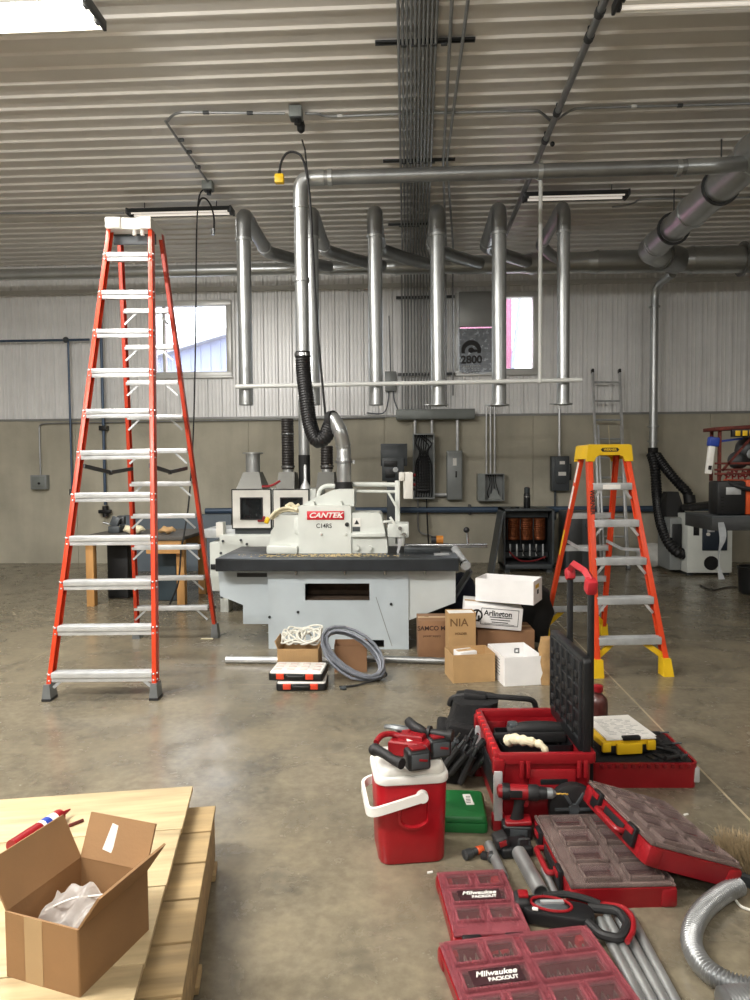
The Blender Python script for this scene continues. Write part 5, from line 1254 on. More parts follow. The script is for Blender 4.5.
# dark crates behind the right wing of the saw
for k, (px, py, Y, w, d, h, z, m, lab) in enumerate(((450, 618, 6.75, .34, .3, .12, .36, 'rust', 'low reddish brown crate on the dark boxes behind the tall kraft box'), (449, 640, 6.75, .42, .4, .35, 0, 'black_pl', 'black crate on the floor under the right wing of the saw'))):
    c = at(px, py, Y); t = thing('crate', lab, 'crate', (c.x, Y+.1, z)); MB().tray((0, 0, 0), (w, d, h), .01, .012, .012, 1.03, 2).part('tub', m, t)
    mb = MB(); mb.tray((0, 0, h-.03), (w+.02, d+.02, .03), .012, .016, .001, 1, 2); mb.part('rim', m, t)
c = at(461, 610, 6.3); mb = MB(); mb.loft([[(c.x-.08, 6.2, .36), (c.x-.06, 6.2, .36), (c.x-.06, 6.5, .36), (c.x-.08, 6.5, .36)], [(c.x+.08, 6.22, .62), (c.x+.1, 6.22, .62), (c.x+.1, 6.52, .62), (c.x+.08, 6.52, .62)]])
mb.solo('steel_plate', 'dkgrey', 'dark steel plate leaning between the saw wing and the boxes', 'plate')
c = at(463, 607, 6.5); mb = MB().sphere((c.x, 6.72, .28), .2, (.8, .8, 1.35), 12); mb.solo('navy_bag', mat('navy_cloth', '#1d2433', .85, 0, .25, 20, .4, 60), 'dark navy bag slumped behind the leaning steel plate', 'bag')
c = at(537, 616, 6.0); mb = MB().sphere((c.x, 6.12, .29), .2, (.8, .9, 1.4), 14)
for v in mb.bm.verts: v.co += Vector((math.sin(v.co.z*30)*.02, math.cos(v.co.x*26)*.015, math.sin(v.co.x*25)*.015))
mb.solo('black_bag', 'black_cloth', 'lumpy black bag behind the stack of white boxes', 'bag')
# crumpled kraft paper roll beside the ladder foot
c = gz(547, 685); mb = MB(); L = []
for k in range(9):
    z = k/8*.335; rr = .05+.006*math.sin(k*2.3); ring_ = []
    for i in range(18): a = 2*PI*i/18; r = rr*(1+.09*math.sin(5*a+k*1.7)+.05*math.sin(9*a-k)); ring_.append((c.x+r*math.cos(a)+.006*math.sin(k), c.y+r*math.sin(a)*.8+.03, z))
    L.append(ring_)
mb.loft(L); mb.solo('paper_roll', mat('crumpled_kraft', '#a58458', .8, 0, .2, 14, .5, 30), 'crumpled kraft paper roll standing between the white box and the ladder', 'paper', smooth=60)
# pipes lying in front of the saw
for k, (pa, pb, lab) in enumerate((((226, 659.5), (330, 660.5), 'pale steel tube lying along the front of the saw base'), ((352, 658), (446, 661), 'grey steel tube lying between the saw base and the brown boxes'))):
    a, b = gz(*pa, .028), gz(*pb, .028); d = (b-a).normalized()
    mb = MB().cyl(a, b, .026, n=14, cap0=False, cap1=False); mb.cyl(a+d*.001, b-d*.001, .021, n=14); mb.ring(a, d, .0265, .02, .003, 14); mb.ring(b, d, .0265, .02, .003, 14)
    mb.solo('steel_tube', 'alu' if k == 0 else 'galv_dull', lab, 'tube')
# carton of white cable
t = carton('cable_box', 'corrugated box overflowing with white flexible cable in front of the saw', (-.835, 5.29, 0), D(1), .31, .26, .2, 'kraft_lt', flaps=(('-x', 20, .06),))
mb = MB()
for k in range(26): mb.bx(-.148+k*.0117, -.148+k*.0117+.005, -.132, -.13, .004, .198)
mb.part('corrugation', 'kraft_lt', t)
t2 = thing('white_cable', 'tangle of white flexible cable heaped in the corrugated box', 'cable', (-.835, 5.29, .1))
rr = random.Random(3); mb = MB()
for k in range(14):
    p = []; cx, cy = rr.uniform(-.1, .1), rr.uniform(-.07, .07); R_ = rr.uniform(.05, .1); tl = rr.uniform(-1.2, 1.2); ph = rr.uniform(0, 6)
    for i in range(12): a = ph+i*.6; p.append((max(-.14, min(.16, cx+R_*math.cos(a))), max(-.115, min(.11, cy+R_*math.sin(a)*.7)), .11+rr.uniform(0, .02)+R_*(.5+.5*math.sin(a+tl))))
    mb.tube(smoothpath(p, 4), .0075, 6)
mb.part('cable', 'cable_white', t2, kind='stuff')
c = at(344, 660, 5.33); t = carton('cardboard_box', 'small brown box behind the coil of grey cable', (-.45, 5.36, 0), D(4), .25, .22, .2, 'kraft_dk', flaps=(('+x', 8, .03),))
# coil of grey cable leaning on it
t = thing('cable_coil', 'coil of thick grey cable leaning on the small brown box', 'cable coil', (-.41, 5.06, 0))
cc = at(353, 655, 5.1); rr = random.Random(5); U = Vector((.8, -.25, -.5)).normalized(); Vv = Vector((.15, .62, .77)).normalized(); Vv = (Vv-U*Vv.dot(U)).normalized(); Nn = U.cross(Vv)
ctr = Vector((cc.x, 5.12, .175)); p = []
for i in range(7*18+1):
    a = 2*PI*i/18; k = i/18; R1, R2 = .25+.02*math.sin(k*2.1), .14+.022*math.cos(k*1.7)
    q = ctr+U*R1*math.cos(a+.2)+Vv*R2*math.sin(a+.2)+Nn*(.042*math.sin(k*2.6)); q.z = max(q.z, .012); p.append(q)
MB().tube(p, .0115, 7).part('cable', 'cable_grey', t, True)
MB().tube(smoothpath([p[0], p[0]+Vector((.02, -.05, -.03)), Vector((cc.x+.05, 4.9, .012)), Vector((cc.x-.08, 4.86, .012))], 6), .008, 6).part('loose_end', 'black_rub', t, True)
# two flat parts cases
def parts_case(label, loc, rz, w, d, h):
    t = thing('parts_case', label, 'parts case', loc, rz, 'flat parts cases')
    MB().rbox((0, 0, h*.4), (w, d, h*.8), .02, 1.0, 4, .006).part('base', 'black_pl', t)
    l = MB().rbox((0, .0, h*.88), (w-.01, d-.01, h*.24), .02, .97, 4, .004).part('lid', 'white_pl', t)
    mb = MB()
    for r_ in range(3):
        for c_ in range(4): mb.box((-w/2+.055+c_*(w-.11)/3, -d/2+.07+r_*(d-.13)/2, h*1.004), ((w-.16)/4, (d-.16)/3, .004), None, .002)
    mb.part('lid_panels', mat('pale_pink_panel', '#d9c9c2', .4, 0, .15, 18), l)
    for x in (-w*.28, w*.26): MB().box((x, -d/2-.004, h*.52), (.055, .016, h*.62), None, .004).part('latch', mat('orange_red_latch', '#d9452b', .4, 0, .06, 9), t)
    mb = MB(); mb.tube(arcpath([(-.06, -d/2+.0, h*.6), (-.06, -d/2-.02, h*.6), (.06, -d/2-.02, h*.6), (.06, -d/2, h*.6)], .012, 3), .008, 8); mb.part('handle', 'black_pl', t)
    return t
parts_case('flat black case with orange latches lying lowest in front of the cable box', (-.757, 4.91, 0), D(2), .35, .24, .062)
parts_case('flat white lidded case with orange latches stacked on the other one', (-.79, 4.94, .066), D(-2), .385, .27, .062)
c = gz(343, 690); mb = MB().cyl((c.x-.02, c.y, .012), (c.x+.02, c.y+.01, .012), .012, n=10); mb.ring((c.x, c.y, .012), (1, .2, 0), .016, .01, .01, 10); mb.solo('cable_fitting', 'dkgrey', 'small dark cable fitting lying on the floor in front of the coil', 'fitting')
c = gz(622+0, 0+640) if False else gz(207, 639.5); MB().box((c.x, c.y, .006), (.11, .03, .012), (0, 0, .1), .003).solo('wood_scrap', 'cream', 'small pale wood scrap on the floor by the tall ladder foot', 'scrap')

# ================================================================== the welder bench at the right edge
x0 = at(712, 520, 6.8).x; BY0, BY1 = 6.8, 7.45; bt = at(720, 516, BY0).z; x1 = x0+1.9
t = thing('welding_bench', 'dark steel bench at the right edge carrying the red welder', 'bench', ((x0+x1)/2, 7.1, 0))
MB().bx(x0, x1, BY0, BY1, bt-.02, bt, .003).part('top', 'dkgrey', t, True)
mb = MB(); mb.bx(x0+.0, x1, BY0+.002, BY0+.03, bt-.14, bt-.02, .003); mb.part('apron', 'strut', t, True)
mb = MB().bx(x0+.0, x0+.03, BY0+.03, BY1, bt-.14, bt-.02, .003); mb.part('apron', 'strut', t, True)
for (x, y) in ((x0+1.15, BY0+.1), (x1-.05, BY0+.1), (x0+1.15, BY1-.05), (x1-.05, BY1-.05)): MB().bx(x-.04, x+.04, y-.04, y+.04, 0, bt-.02, .004).part('leg', 'dkgrey', t, True)
# strip of film hanging from it
c = at(719, 532, BY0-.01); mb = MB(); P_ = []
for k in range(13): z = bt-.06-k*.0455; P_.append((x0+.08+.02*math.sin(k*.6), BY0-.012+.006*math.sin(k*1.3), z, .02+.016*math.sin(k*.55+.5)))
for (a, b) in zip(P_, P_[1:]): mb.loft([[(a[0]-a[3], a[1], a[2]), (a[0]+a[3], a[1]+.006, a[2]), (a[0]+a[3], a[1]+.008, a[2]), (a[0]-a[3], a[1]+.002, a[2])], [(b[0]-b[3], b[1], b[2]), (b[0]+b[3], b[1]+.006, b[2]), (b[0]+b[3], b[1]+.008, b[2]), (b[0]-b[3], b[1]+.002, b[2])]])
mb.solo('film_strip', mat('pale_film_strip', '#c3c9cd', .3, 0, .1, 10, alpha=.7), 'strip of pale plastic film hanging from the steel bench edge', 'film')
# welder: black case, orange side, rusty red cage
wx = at(716.5, 500, BY0+.1).x; z0 = bt
t = thing('welder', 'old welder with black case and rusty red cage on the steel bench', 'welder', (wx+.3, 7.1, z0))
mb = MB().bx(wx, wx+.27, BY0+.08, BY0+.3, z0+.004, z0+.33, .02); bk = mb.part('case', 'black_pl', t, True)
MB().bx(wx+.08, wx+.22, BY0+.076, BY0+.082, z0+.2, z0+.27, .001).part('label', 'alu_dull', bk, True)
mb = MB()
for k in range(5): mb.bx(wx+.03, wx+.06+.0, BY0+.077, BY0+.081, z0+.05+k*.03, z0+.06+k*.03)
mb.part('vent', 'dark', bk, True)
MB().bx(wx+.275, wx+.7, BY0+.1, BY0+.6, z0+.004, z0+.34, .015).part('side_case', 'orange_pl', t, True)
MB().tube(smoothpath([(wx+.1, BY0+.1, z0+.32), (wx+.25, BY0+.06, z0+.26), (wx+.45, BY0+.07, z0+.24), (wx+.7, BY0+.08, z0+.27)], 6), .022, 8).part('cable', 'black_rub', t, True)
R0 = z0+.33
for (x, y) in ((wx+.03, BY0+.12), (wx+.03, BY0+.3), (wx+.62, BY0+.12), (wx+.62, BY0+.3)): MB().bx(x-.014, x+.014, y-.014, y+.014, R0, R0+.5, .002).part('cage_post', 'rust', t, True)
mb = MB().box((wx+.36, BY0+.2, R0+.52), (.8, .28, .035), (0, -.05, 0), .004); mb.part('cage_roof', 'rust', t, True)
for z in (.06, .1, .16): MB().bx(wx-.02, wx+.62, BY0+.09, BY0+.11, R0+z, R0+z+.02, .002).part('cage_bar', 'rust', t, True)
MB().bar((wx+.05, BY0+.1, R0+.1), (wx+.32, BY0+.1, R0+.42), .02, .02, (0, 1, 0)).part('cage_bar', 'rust', t, True)
mb = MB(); mb.sphere((wx+.42, BY0+.3, R0+.3), .16, (1, .8, 1), 14); mb.sphere((wx+.28, BY0+.28, R0+.2), .1, (1, .8, .9), 12); mb.part('motor', 'strut', t, True)
mb = MB().cyl((wx+.36, BY0+.17, R0+.26), (wx+.36, BY0+.1, R0+.26), .05, n=14); mb.part('motor_cap', 'alu_dull', t, True)
s_ = MB().bx(wx+.1, wx+.6, BY0+.015, BY0+.05, R0+.42, R0+.49, .003).part('warning_strip', 'black_pl', t, True)
mb = MB()
for k in range(6): mb.bx(wx+.13+k*.066, wx+.175+k*.066, BY0+.011, BY0+.016, R0+.43, R0+.48, .002)
mb.part('yellow_marks', 'yellow', s_, True)
for k in range(6): MB().tube(smoothpath([(wx+.04+k*.06, BY0+.13, R0+.02), (wx+.06+k*.05, BY0+.11, R0+.07+.02*(k % 3)), (wx+.12+k*.055, BY0+.12, R0+.04), (wx+.16+k*.05, BY0+.14, R0+.1)], 5), .008, 6).part('loose_wire', 'red_dk', t, True)
MB().tube(smoothpath([(wx+.3, BY0+.12, R0+.08), (wx+.45, BY0+.09, R0+.1), (wx+.6, BY0+.08, R0+.17), (wx+.8, BY0+.08, R0+.2)], 6), .006, 6).part('loose_wire', 'copper', t, True)
# spray bottle hung on the cage
c = at(711, 455, BY0+.1); bxx = wx-.055; z1 = R0+.4
t = thing('grease_tube', 'white tube with blue cap hanging from the left of the welder cage', 'tube', (bxx, BY0+.12, z1-.33))
MB().bar((bxx-.02, BY0+.12, z1-.33), (bxx+.012, BY0+.12, z1-.06), .06, .045, (0, 1, 0), .01).part('tube', 'white_pl', t, True)
MB().box((bxx+.025, BY0+.12, z1-.02), (.1, .07, .09), (0, .12, 0), .014).part('cap', 'blue_pl', t, True)
MB().bar((bxx+.06, BY0+.13, z1-.02), (wx+.25, BY0+.13, z1+.01), .02, .02, (0, 1, 0)).part('nozzle', 'blue_pl', t, True)
MB().box((bxx-.013, BY0+.095, z1-.27), (.03, .006, .04), (0, .12, 0)).part('mark', 'ink', t, True)
for k, (dx, dy, m, lab) in enumerate(((-.3, .6, 'kraft_dk', 'small brown rag heap on the planer'),)):
    pass
c = at(740, 570, 8.6); t = thing('black_bucket', 'black bucket on the floor under the steel bench at the right edge', 'bucket', (at(756, 570, 8.6).x, 8.6, 0)); MB().lathe([(.17, 0), (.185, .02), (.2, .3), (.21, .31), (.21, .33), (.19, .33), (.17, .02)], n=22).part('pail', 'black_pl', t); MB().tube([(.2*math.cos(a), -.02, .31+.0+.02*math.sin(a)) for a in [PI*k/12 for k in range(13)]], .005, 6).part('bail', 'strut', t)
a = gz(700, 585, .012); MB().tube(smoothpath([gz(760, 588, .01), gz(730, 587, .01), gz(712, 590, .01), gz(700, 585, .012)], 6), .009, 6).solo('cable', 'black_rub', 'black cable on the floor in front of the planer', 'cable')
mb = MB().box((at(703, 512, 10.2).x, 10.25, .0+at(703, 514, 10.0).z+.1), (.5, .25, .09), (0, -.1, .2), .03); mb.solo('black_tray', 'black_rub', 'dark tray of scraps lying on top of the white planer', 'tray')
# ================================================================== cooler with the cut-off saw on it
def RT(x=0, y=0, z=0): return Euler((math.radians(x), math.radians(y), math.radians(z))).to_matrix()
t = thing('cooler', 'red cooler with white lid and white bail handle on the floor', 'cooler', (-.006, 2.79, 0), D(9))
W_, D_, H_ = .282, .25, .322
mb = MB(); mb.rbox((0, 0, H_/2), (W_*.93, D_*.93, H_), .045, 1.07, 6, .012); cb = mb.part('body', 'red_cool', t)
# recessed grip panel with a rounded lower edge on the front
gx0, gx1, gz0, gz1 = -.055, .06, .15, .265
def bowl(s, y, inset): return [(gx0+inset, y, gz1-inset)] + [((gx0+gx1)/2+((gx1-gx0)/2-inset)*math.cos(PI+PI*k/10), y, gz0+.036+(.036-inset)*math.sin(PI+PI*k/10)) for k in range(11)] + [(gx1-inset, y, gz1-inset)]
yf_ = -D_*.5*.995
mb = MB()
o = bowl(0, yf_-.006, -.006); i_ = bowl(0, yf_-.008, .004); b_ = bowl(0, yf_+.012, .012)
for A, B in ((o, i_), (i_, b_)):
    va, vb = [mb.V(p) for p in A], [mb.V(p) for p in B]
    for k in range(len(A)): mb.face([va[k], va[(k+1) % len(A)], vb[(k+1) % len(A)], vb[k]])
mb.poly(b_); mb.part('grip_recess', 'red_cool', cb)
mb = MB(); mb.rbox((0, 0, H_+.016), (W_+.012, D_+.012, .032), .05, 1.0, 6, .006); lid = mb.part('lid', 'white_pl', t)
mb = MB(); mb.rbox((0, 0, H_+.047), (W_-.005, D_-.005, .034), .05, .93, 6, .012); mb.part('lid_top', mat('scuffed_white_plastic', '#d9d7cf', .5, 0, .08, 22, .15, 60), lid)
# bail handle swung down over the left side
px_, pz_ = .035, H_-.045; R_ = .185
for s_ in (-1, 1):
    yy = s_*(D_/2+.012); MB().cyl((px_, s_*D_*.47, pz_), (px_, s_*(D_/2+.022), pz_), .024, .022, n=18).part('pivot', 'white_pl', t)
yo = D_/2+.016; ang = math.radians(197); ex, ez = px_+R_*math.cos(ang), pz_+R_*math.sin(ang)
ex = -W_/2-.035
path = arcpath([(px_, -yo, pz_), (ex, -yo, ez), (ex, yo, ez), (px_, yo, pz_)], .05, 6)
mb = MB(); L = []
for k, p in enumerate(path):
    a = path[max(k-1, 0)]; b = path[min(k+1, len(path)-1)]; d = (b-a).normalized(); up = Vector((math.sin(math.radians(17))*-1*0, 0, 1)); sd = d.cross(up).normalized(); up = sd.cross(d)
    L.append([p+sd*.007+up*.017, p-sd*.007+up*.017, p-sd*.007-up*.017, p+sd*.007-up*.017])
mb.loft(L); mb.part('handle', 'white_pl', t)

# cut-off saw: lies on the lid
ZL_ = H_+.064
def cs(px, py, Y): return at(px, py, Y)
t = thing('cutoff_saw', 'red cordless cut-off saw with two black batteries lying on the cooler', 'power saw', (0, 2.8, ZL_))
body = MB()
A = [cs(391, 743, 2.86), cs(428, 752, 2.75), cs(438, 741, 2.8), cs(402, 731, 2.94)]
def blk(mb, quad, dz0, dz1, ins=.006):
    lo = [Vector(p)+Vector((0, 0, dz0)) for p in quad]; hi = [Vector(p)+Vector((0, 0, dz1)) for p in quad]; c = sum(hi, Vector())/4
    mb.loft([lo, [h+Vector((0, 0, -ins)) for h in hi], [h+(c-h)*.08 for h in hi]])
cz0 = ZL_
def flat(px, py, z): return gz(px, py, z)
q = [flat(388, 752, cz0+.03), flat(427, 757, cz0+.03), flat(441, 741, cz0+.03), flat(400, 737, cz0+.03)]
q = [Vector((p.x, p.y, 0)) for p in q]
blk(body, q, cz0+.02, cz0+.075); bd = body.part('motor_housing', 'red_pl', t, True)
c = sum(q, Vector())/4
mb = MB(); q2 = [c+(p-c)*.62 for p in q]; blk(mb, q2, cz0+.07, cz0+.092); mb.part('top_cover', 'red_pl', bd, True)
mb = MB()
for k in range(4): mb.bar(c+Vector((-.03+.02*k, -.03, cz0+.09)), c+Vector((-.01+.02*k, .03, cz0+.094)), .006, .004)
mb.part('vents', 'red_dk', bd, True)
mb = MB(); mb.box((c.x-.005, c.y-.045, cz0+.075), (.05, .028, .006), RT(20, 0, 15), .002); mb.part('paper_tag', 'offwhite', bd, True)
# batteries
for (px, py, z, rz, lab) in ((417, 758, .04, 20, 1), (438, 746, .042, 20, 0)):
    p = flat(px, py, cz0+z)
    bt_ = MB().box(p, (.095, .07, .078), RT(0, 0, rz), .014, 3).part('battery', 'black_pl', t, True)
    mb = MB().box(p+RT(0, 0, rz) @ Vector((.0, -.0365, 0)), (.07, .004, .055), RT(0, 0, rz), .002); mb.part('battery_face', 'dkgrey', bt_, True)
    mb = MB().box(p+RT(0, 0, rz) @ Vector((.012, -.0388, .004)), (.035, .003, .009), RT(0, 12, rz), .001); mb.part('battery_mark', 'red_pl', bt_, True)
    MB().box(p+RT(0, 0, rz) @ Vector((0, .0, .04)), (.06, .045, .012), RT(0, 0, rz), .003).part('battery_rail', 'red_dk', bt_, True)
# rear grip, front guard, pommel and side handle, guard disc
p0, p1 = flat(376, 752, cz0+.05), flat(402, 764, cz0+.045)
mb = MB().tube(smoothpath([p0+Vector((0, 0, .01)), p0.lerp(p1, .35)+Vector((0, 0, .008)), p0.lerp(p1, .7), p1], 5), lambda u: .021-.003*math.sin(u*PI), 12); mb.part('rear_grip', 'black_rub', t, True)
mb = MB().sphere(p0+Vector((-.004, .008, .006)), .027, (1, 1, .9)); mb.part('grip_end', 'black_rub', t, True)
mb = MB().tube(smoothpath([p0+Vector((0, .02, .03)), p0+Vector((.02, .06, .042)), p0+Vector((.06, .085, .04)), p0+Vector((.1, .08, .03))], 5), .012, 10); mb.part('front_guard', 'red_pl', t, True)
g = flat(402, 731, cz0+.075); mb = MB().lathe([(.0, -.006), (.075, -.006), (.08, 0), (.075, .012), (.03, .02), (0, .02)], g+Vector((-.0, .04, -.012)), (.15, .35, .9), 22); mb.part('blade_guard', 'foot', t, True)
p = [flat(409, 722, cz0+.11), flat(414, 727, cz0+.112), flat(421, 730, cz0+.11), flat(426, 733, cz0+.1)]
mb = MB().tube(smoothpath([v+Vector((0, .03, -.01)) for v in p], 5), lambda u: .015+.007*math.sin(u*PI*.9+.8), 12); mb.part('trigger_handle', 'black_rub', t, True)
p = [flat(429, 730, cz0+.1), flat(440, 732, cz0+.1), flat(450, 733.5, cz0+.1)]
mb = MB().tube([v+Vector((0, .01, -.012)) for v in p], .0165, 12); sh = mb.part('side_handle', 'black_rub', t, True)
e = p[-1]+Vector((0, .01, -.012)); d = (p[-1]-p[0]).normalized(); MB().cyl(e-d*.004, e+d*.012, .026, .024, n=16).part('handle_flange', 'black_rub', sh, True); MB().cyl(p[0]+Vector((0, .01, -.012))-d*.004, p[0]+Vector((0, .01, -.012))+d*.008, .026, n=16).part('handle_flange', 'black_rub', sh, True)

# ================================================================== red tool boxes with clear lids
M['lidframe'] = mat('frosted_red_lid', '#9c535b', .26, 0, .2, 16, alpha=.5)
M['lidframe_grey'] = mat('dusty_clear_lid', '#82716c', .3, 0, .25, 14, alpha=.52)
M['window'] = mat('clear_lid_window', '#a08484', .1, 0, .1, 14, alpha=.1)
M['bin_red'] = mat('bin_red_plastic', '#64191e', .45, 0, .12, 10)
M['bin_brown'] = mat('hardware_brown', '#4a342c', .55, .2, .3, 30)
M['screws'] = mat('loose_hardware', '#6d5d52', .45, .4, .45, 45)
def organizer(label, loc, rz, w, d, h, cells, rot=None, frame='lidframe', logo=None, binm='bin_red', bar='bin_brown', latches=True, group='red organiser cases with clear lids', loop=True):
    """cells: (x0, x1, y0, y1) in 0..1 of the lid; handle edge at -y"""
    t = thing('organizer_case', label, 'organiser case', loc, rz, group, rot)
    hb = h*.74
    b = MB().tray((0, 0, 0), (w, d, hb), .03, .007, .006, 1.03).part('base', 'red_pl', t)
    for (x, y) in ((-1, -1), (1, -1), (-1, 1), (1, 1)): MB().box((x*(w/2-.028), y*(d/2-.028), hb*.5), (.06, .06, hb*.98), None, .012).part('corner_post', 'red_pl', b)
    X = lambda u: -w/2+.018+u*(w-.036); Yf = lambda v: -d/2+.03+v*(d-.048)
    L = MB()
    for k in range(1):
        pass
    zl = hb+.001; zt = h-.006
    # lid frame: a plate with raised bezels and openings over the bins
    pl = MB(); plate2(pl, -w/2+.004, w/2-.004, -d/2+.004, d/2-.004, [(X(a), X(b_), Yf(c_), Yf(e)) for a, b_, c_, e in cells], hb+.002, hb+.008)
    ld = pl.part('lid', frame, t)
    bz = MB(); 
    for (a, b_, c_, e) in cells:
        x0, x1, y0, y1 = X(a), X(b_), Yf(c_), Yf(e); r = .009
        for (p, q_, u, v) in ((x0-r, x1+r, y0-r, y0), (x0-r, x1+r, y1, y1+r), (x0-r, x0, y0, y1), (x1, x1+r, y0, y1)): bz.bx(p, q_, u, v, hb+.006, h, .003)
    bz.part('lid_bezels', frame, ld)
    ed = MB(); ed.bx(-w/2+.004, w/2-.004, -d/2+.002, -d/2+.014, hb+.002, h-.008, .003); ed.bx(-w/2+.02, w/2-.02, d/2-.014, d/2-.004, hb+.002, h-.008, .003); ed.bx(-w/2+.003, -w/2+.013, -d/2+.02, d/2-.02, hb+.002, h-.008, .003); ed.bx(w/2-.013, w/2-.003, -d/2+.02, d/2-.02, hb+.002, h-.008, .003)
    ed.part('lid_rim', frame, ld)
    for n_, (a, b_, c_, e) in enumerate(cells):
        x0, x1, y0, y1 = X(a), X(b_), Yf(c_), Yf(e)
        MB().bx(x0, x1, y0, y1, h-.007, h-.004).part('lid_window', 'window', ld)
        bn = MB().tray(((x0+x1)/2, (y0+y1)/2, .0075), (x1-x0+.012, y1-y0+.012, hb-.012), .008, .003, .003, 1.03, 2).part('bin', binm, t)
        mb = MB(); nn = max(4, int((x1-x0)/.014))
        for k in range(nn): xx = x0+.004+(x1-x0-.008)*k/(nn-1); mb.bx(xx-.0025, xx+.0025, y0+.006, y1-.006, .012, hb-.012-.012*(k % 2), .001)
        mb.part('hardware', bar if n_ % 2 else 'screws', bn)
    if logo is not None:
        a, b_, c_, e = cells[logo]; x0, x1, y0, y1 = X(a), X(b_), Yf(c_), Yf(e); cx, cy = (x0+x1)/2, (y0+y1)/2; s_ = (x1-x0)
        MB().bx(x0+s_*.1, x1-s_*.1, y0+.006, y1-.006, h-.0035, h-.0025).part('name_panel', mat('smoked_panel', '#3a2226', .3, 0, .2, 12), ld)
        Mx = Matrix.Translation((cx, cy+(y1-y0)*.14, h-.002)); MB().text('Milwaukee', s_*.15, Mx, .0006, shear=.35, bold=.0007).part('script_lettering', 'white_pl', ld)
        Mx = Matrix.Translation((cx+s_*.08, cy-(y1-y0)*.2, h-.002)); MB().text('PACKOUT', s_*.1, Mx, .0006, bold=.0007).part('block_lettering', 'white_pl', ld)
    if latches:
        for s_ in (-1, 1):
            lt = MB().box((s_*w*.27, -d/2-.006, h*.55), (.062, .02, h*.72), None, .005).part('latch', 'black_pl', t)
            MB().box((s_*w*.27, -d/2-.018, h*.72), (.045, .008, h*.22), None, .003).part('latch_tab', 'red_pl', lt)
        if loop:
            mb = MB(); y = -d/2
            mb.tube(arcpath([(-w*.17, y, h*.4), (-w*.17, y-.034, h*.4), (w*.17, y-.034, h*.4), (w*.17, y, h*.4)], .016, 4), .011, 8); mb.part('handle', 'red_pl', t)
            mb = MB().bx(-w*.15, w*.15, y-.004, y+.002, h*.18, h*.62, .003); mb.part('handle_shade', 'dark', t)  # dark block on the face, painted shade behind the handle bar
    return t
def plate2(mb, x0, x1, y0, y1, holes, z0, z1):
    xs = sorted({x0, x1, *[h[0] for h in holes], *[h[1] for h in holes]}); ys = sorted({y0, y1, *[h[2] for h in holes], *[h[3] for h in holes]})
    for c, d in zip(ys, ys[1:]):
        run = None
        for a, b in zip(xs, xs[1:]):
            solid = not any(h[0] < (a+b)/2 < h[1] and h[2] < (c+d)/2 < h[3] for h in holes)
            if solid: run = [run[0] if run else a, b]
            if (not solid or b == xs[-1]) and run: mb.bx(run[0], run[1], c, d, z0, z1); run = None
half = [(.07, .42, .74, .95), (.58, .93, .74, .95), (.08, .92, .44, .65), (.07, .42, .13, .34), (.58, .93, .13, .34)]
full = [(.02+.5*k+a*.46, .02+.5*k+b*.46, c, e) for k in (0, 1) for (a, b, c, e) in ((.0, .46, .72, .96), (.52, 1, .72, .96), (0, 1, .4, .65), (0, .46, .08, .33), (.52, 1, .08, .33))]
full = [(.5*k+.035+a*.42, .5*k+.035+b*.42, c, e) for k in (0, 1) for (a, b, c, e) in ((.0, .42, .72, .95), (.58, 1, .72, .95), (0, 1, .4, .62), (0, .42, .08, .3), (.58, 1, .08, .3))]
full2 = [(.04, .2, .6, .93), (.28, .45, .6, .93), (.55, .72, .6, .93), (.8, .96, .6, .93), (.04, .2, .12, .45), (.28, .45, .12, .45), (.55, .72, .12, .45), (.8, .96, .12, .45)]
organizer('small red organiser case with clear lid lying by the cooler', (.242, 2.363, 0), D(6.7), .256, .36, .07, half, logo=2)
organizer('large red organiser case with white name lettering nearest the camera', (.368, 2.003, 0), D(11.9), .5, .38, .075, full, logo=2)
organizer('dusty lidded red organiser case lying flat beside the drill', (.728, 2.67, 0), D(4.4-90), .5, .38, .1, full2, frame='lidframe_grey', logo=None, binm='bin_brown', bar='screws')
Mr = Matrix.Rotation(D(11.2), 3, 'Z') @ Matrix.Rotation(D(18.9), 3, 'Y') @ Matrix.Rotation(D(-90), 3, 'Z')
organizer('dusty lidded red organiser case tilted up on the edge of the flat one', (.95, 2.72, .084), 0, .5, .38, .1, full2, rot=Mr.to_euler(), frame='lidframe_grey', binm='bin_brown', bar='screws')

# ================================================================== the big rolling tool box
t = thing('rolling_toolbox', 'big open red tool box with black lid raised and long pull handle', 'tool box', (.567, 3.25, 0), D(3))
w, d, h = .405, .55, .325
b = MB().tray((0, 0, .02), (w, d, h-.02), .03, .014, .014, 1.03).part('body', 'red_pl', t)
mb = MB()
for s_ in (-1, 1):
    for (x, y, sx, sy) in ((0, s_*(d/2-.0), w, .03), (s_*(w/2-.0), 0, .03, d)): mb.box((x, y, h-.02), (sx, sy, .045), None, .005)
mb.part('rim', 'red_pl', b)
mb = MB()
for s_ in (-1, 1):
    for k in range(3): mb.box((-w*.30+k*w*.3, s_*(d/2-.016), h*.62), (.1, .012, h*.42), None, .004)
for k in range(4): mb.box((-w/2+.016, -d*.33+k*d*.22, h*.62), (.012, .09, h*.42), None, .004)
mb.part('inner_ribs', 'red_dk', b)
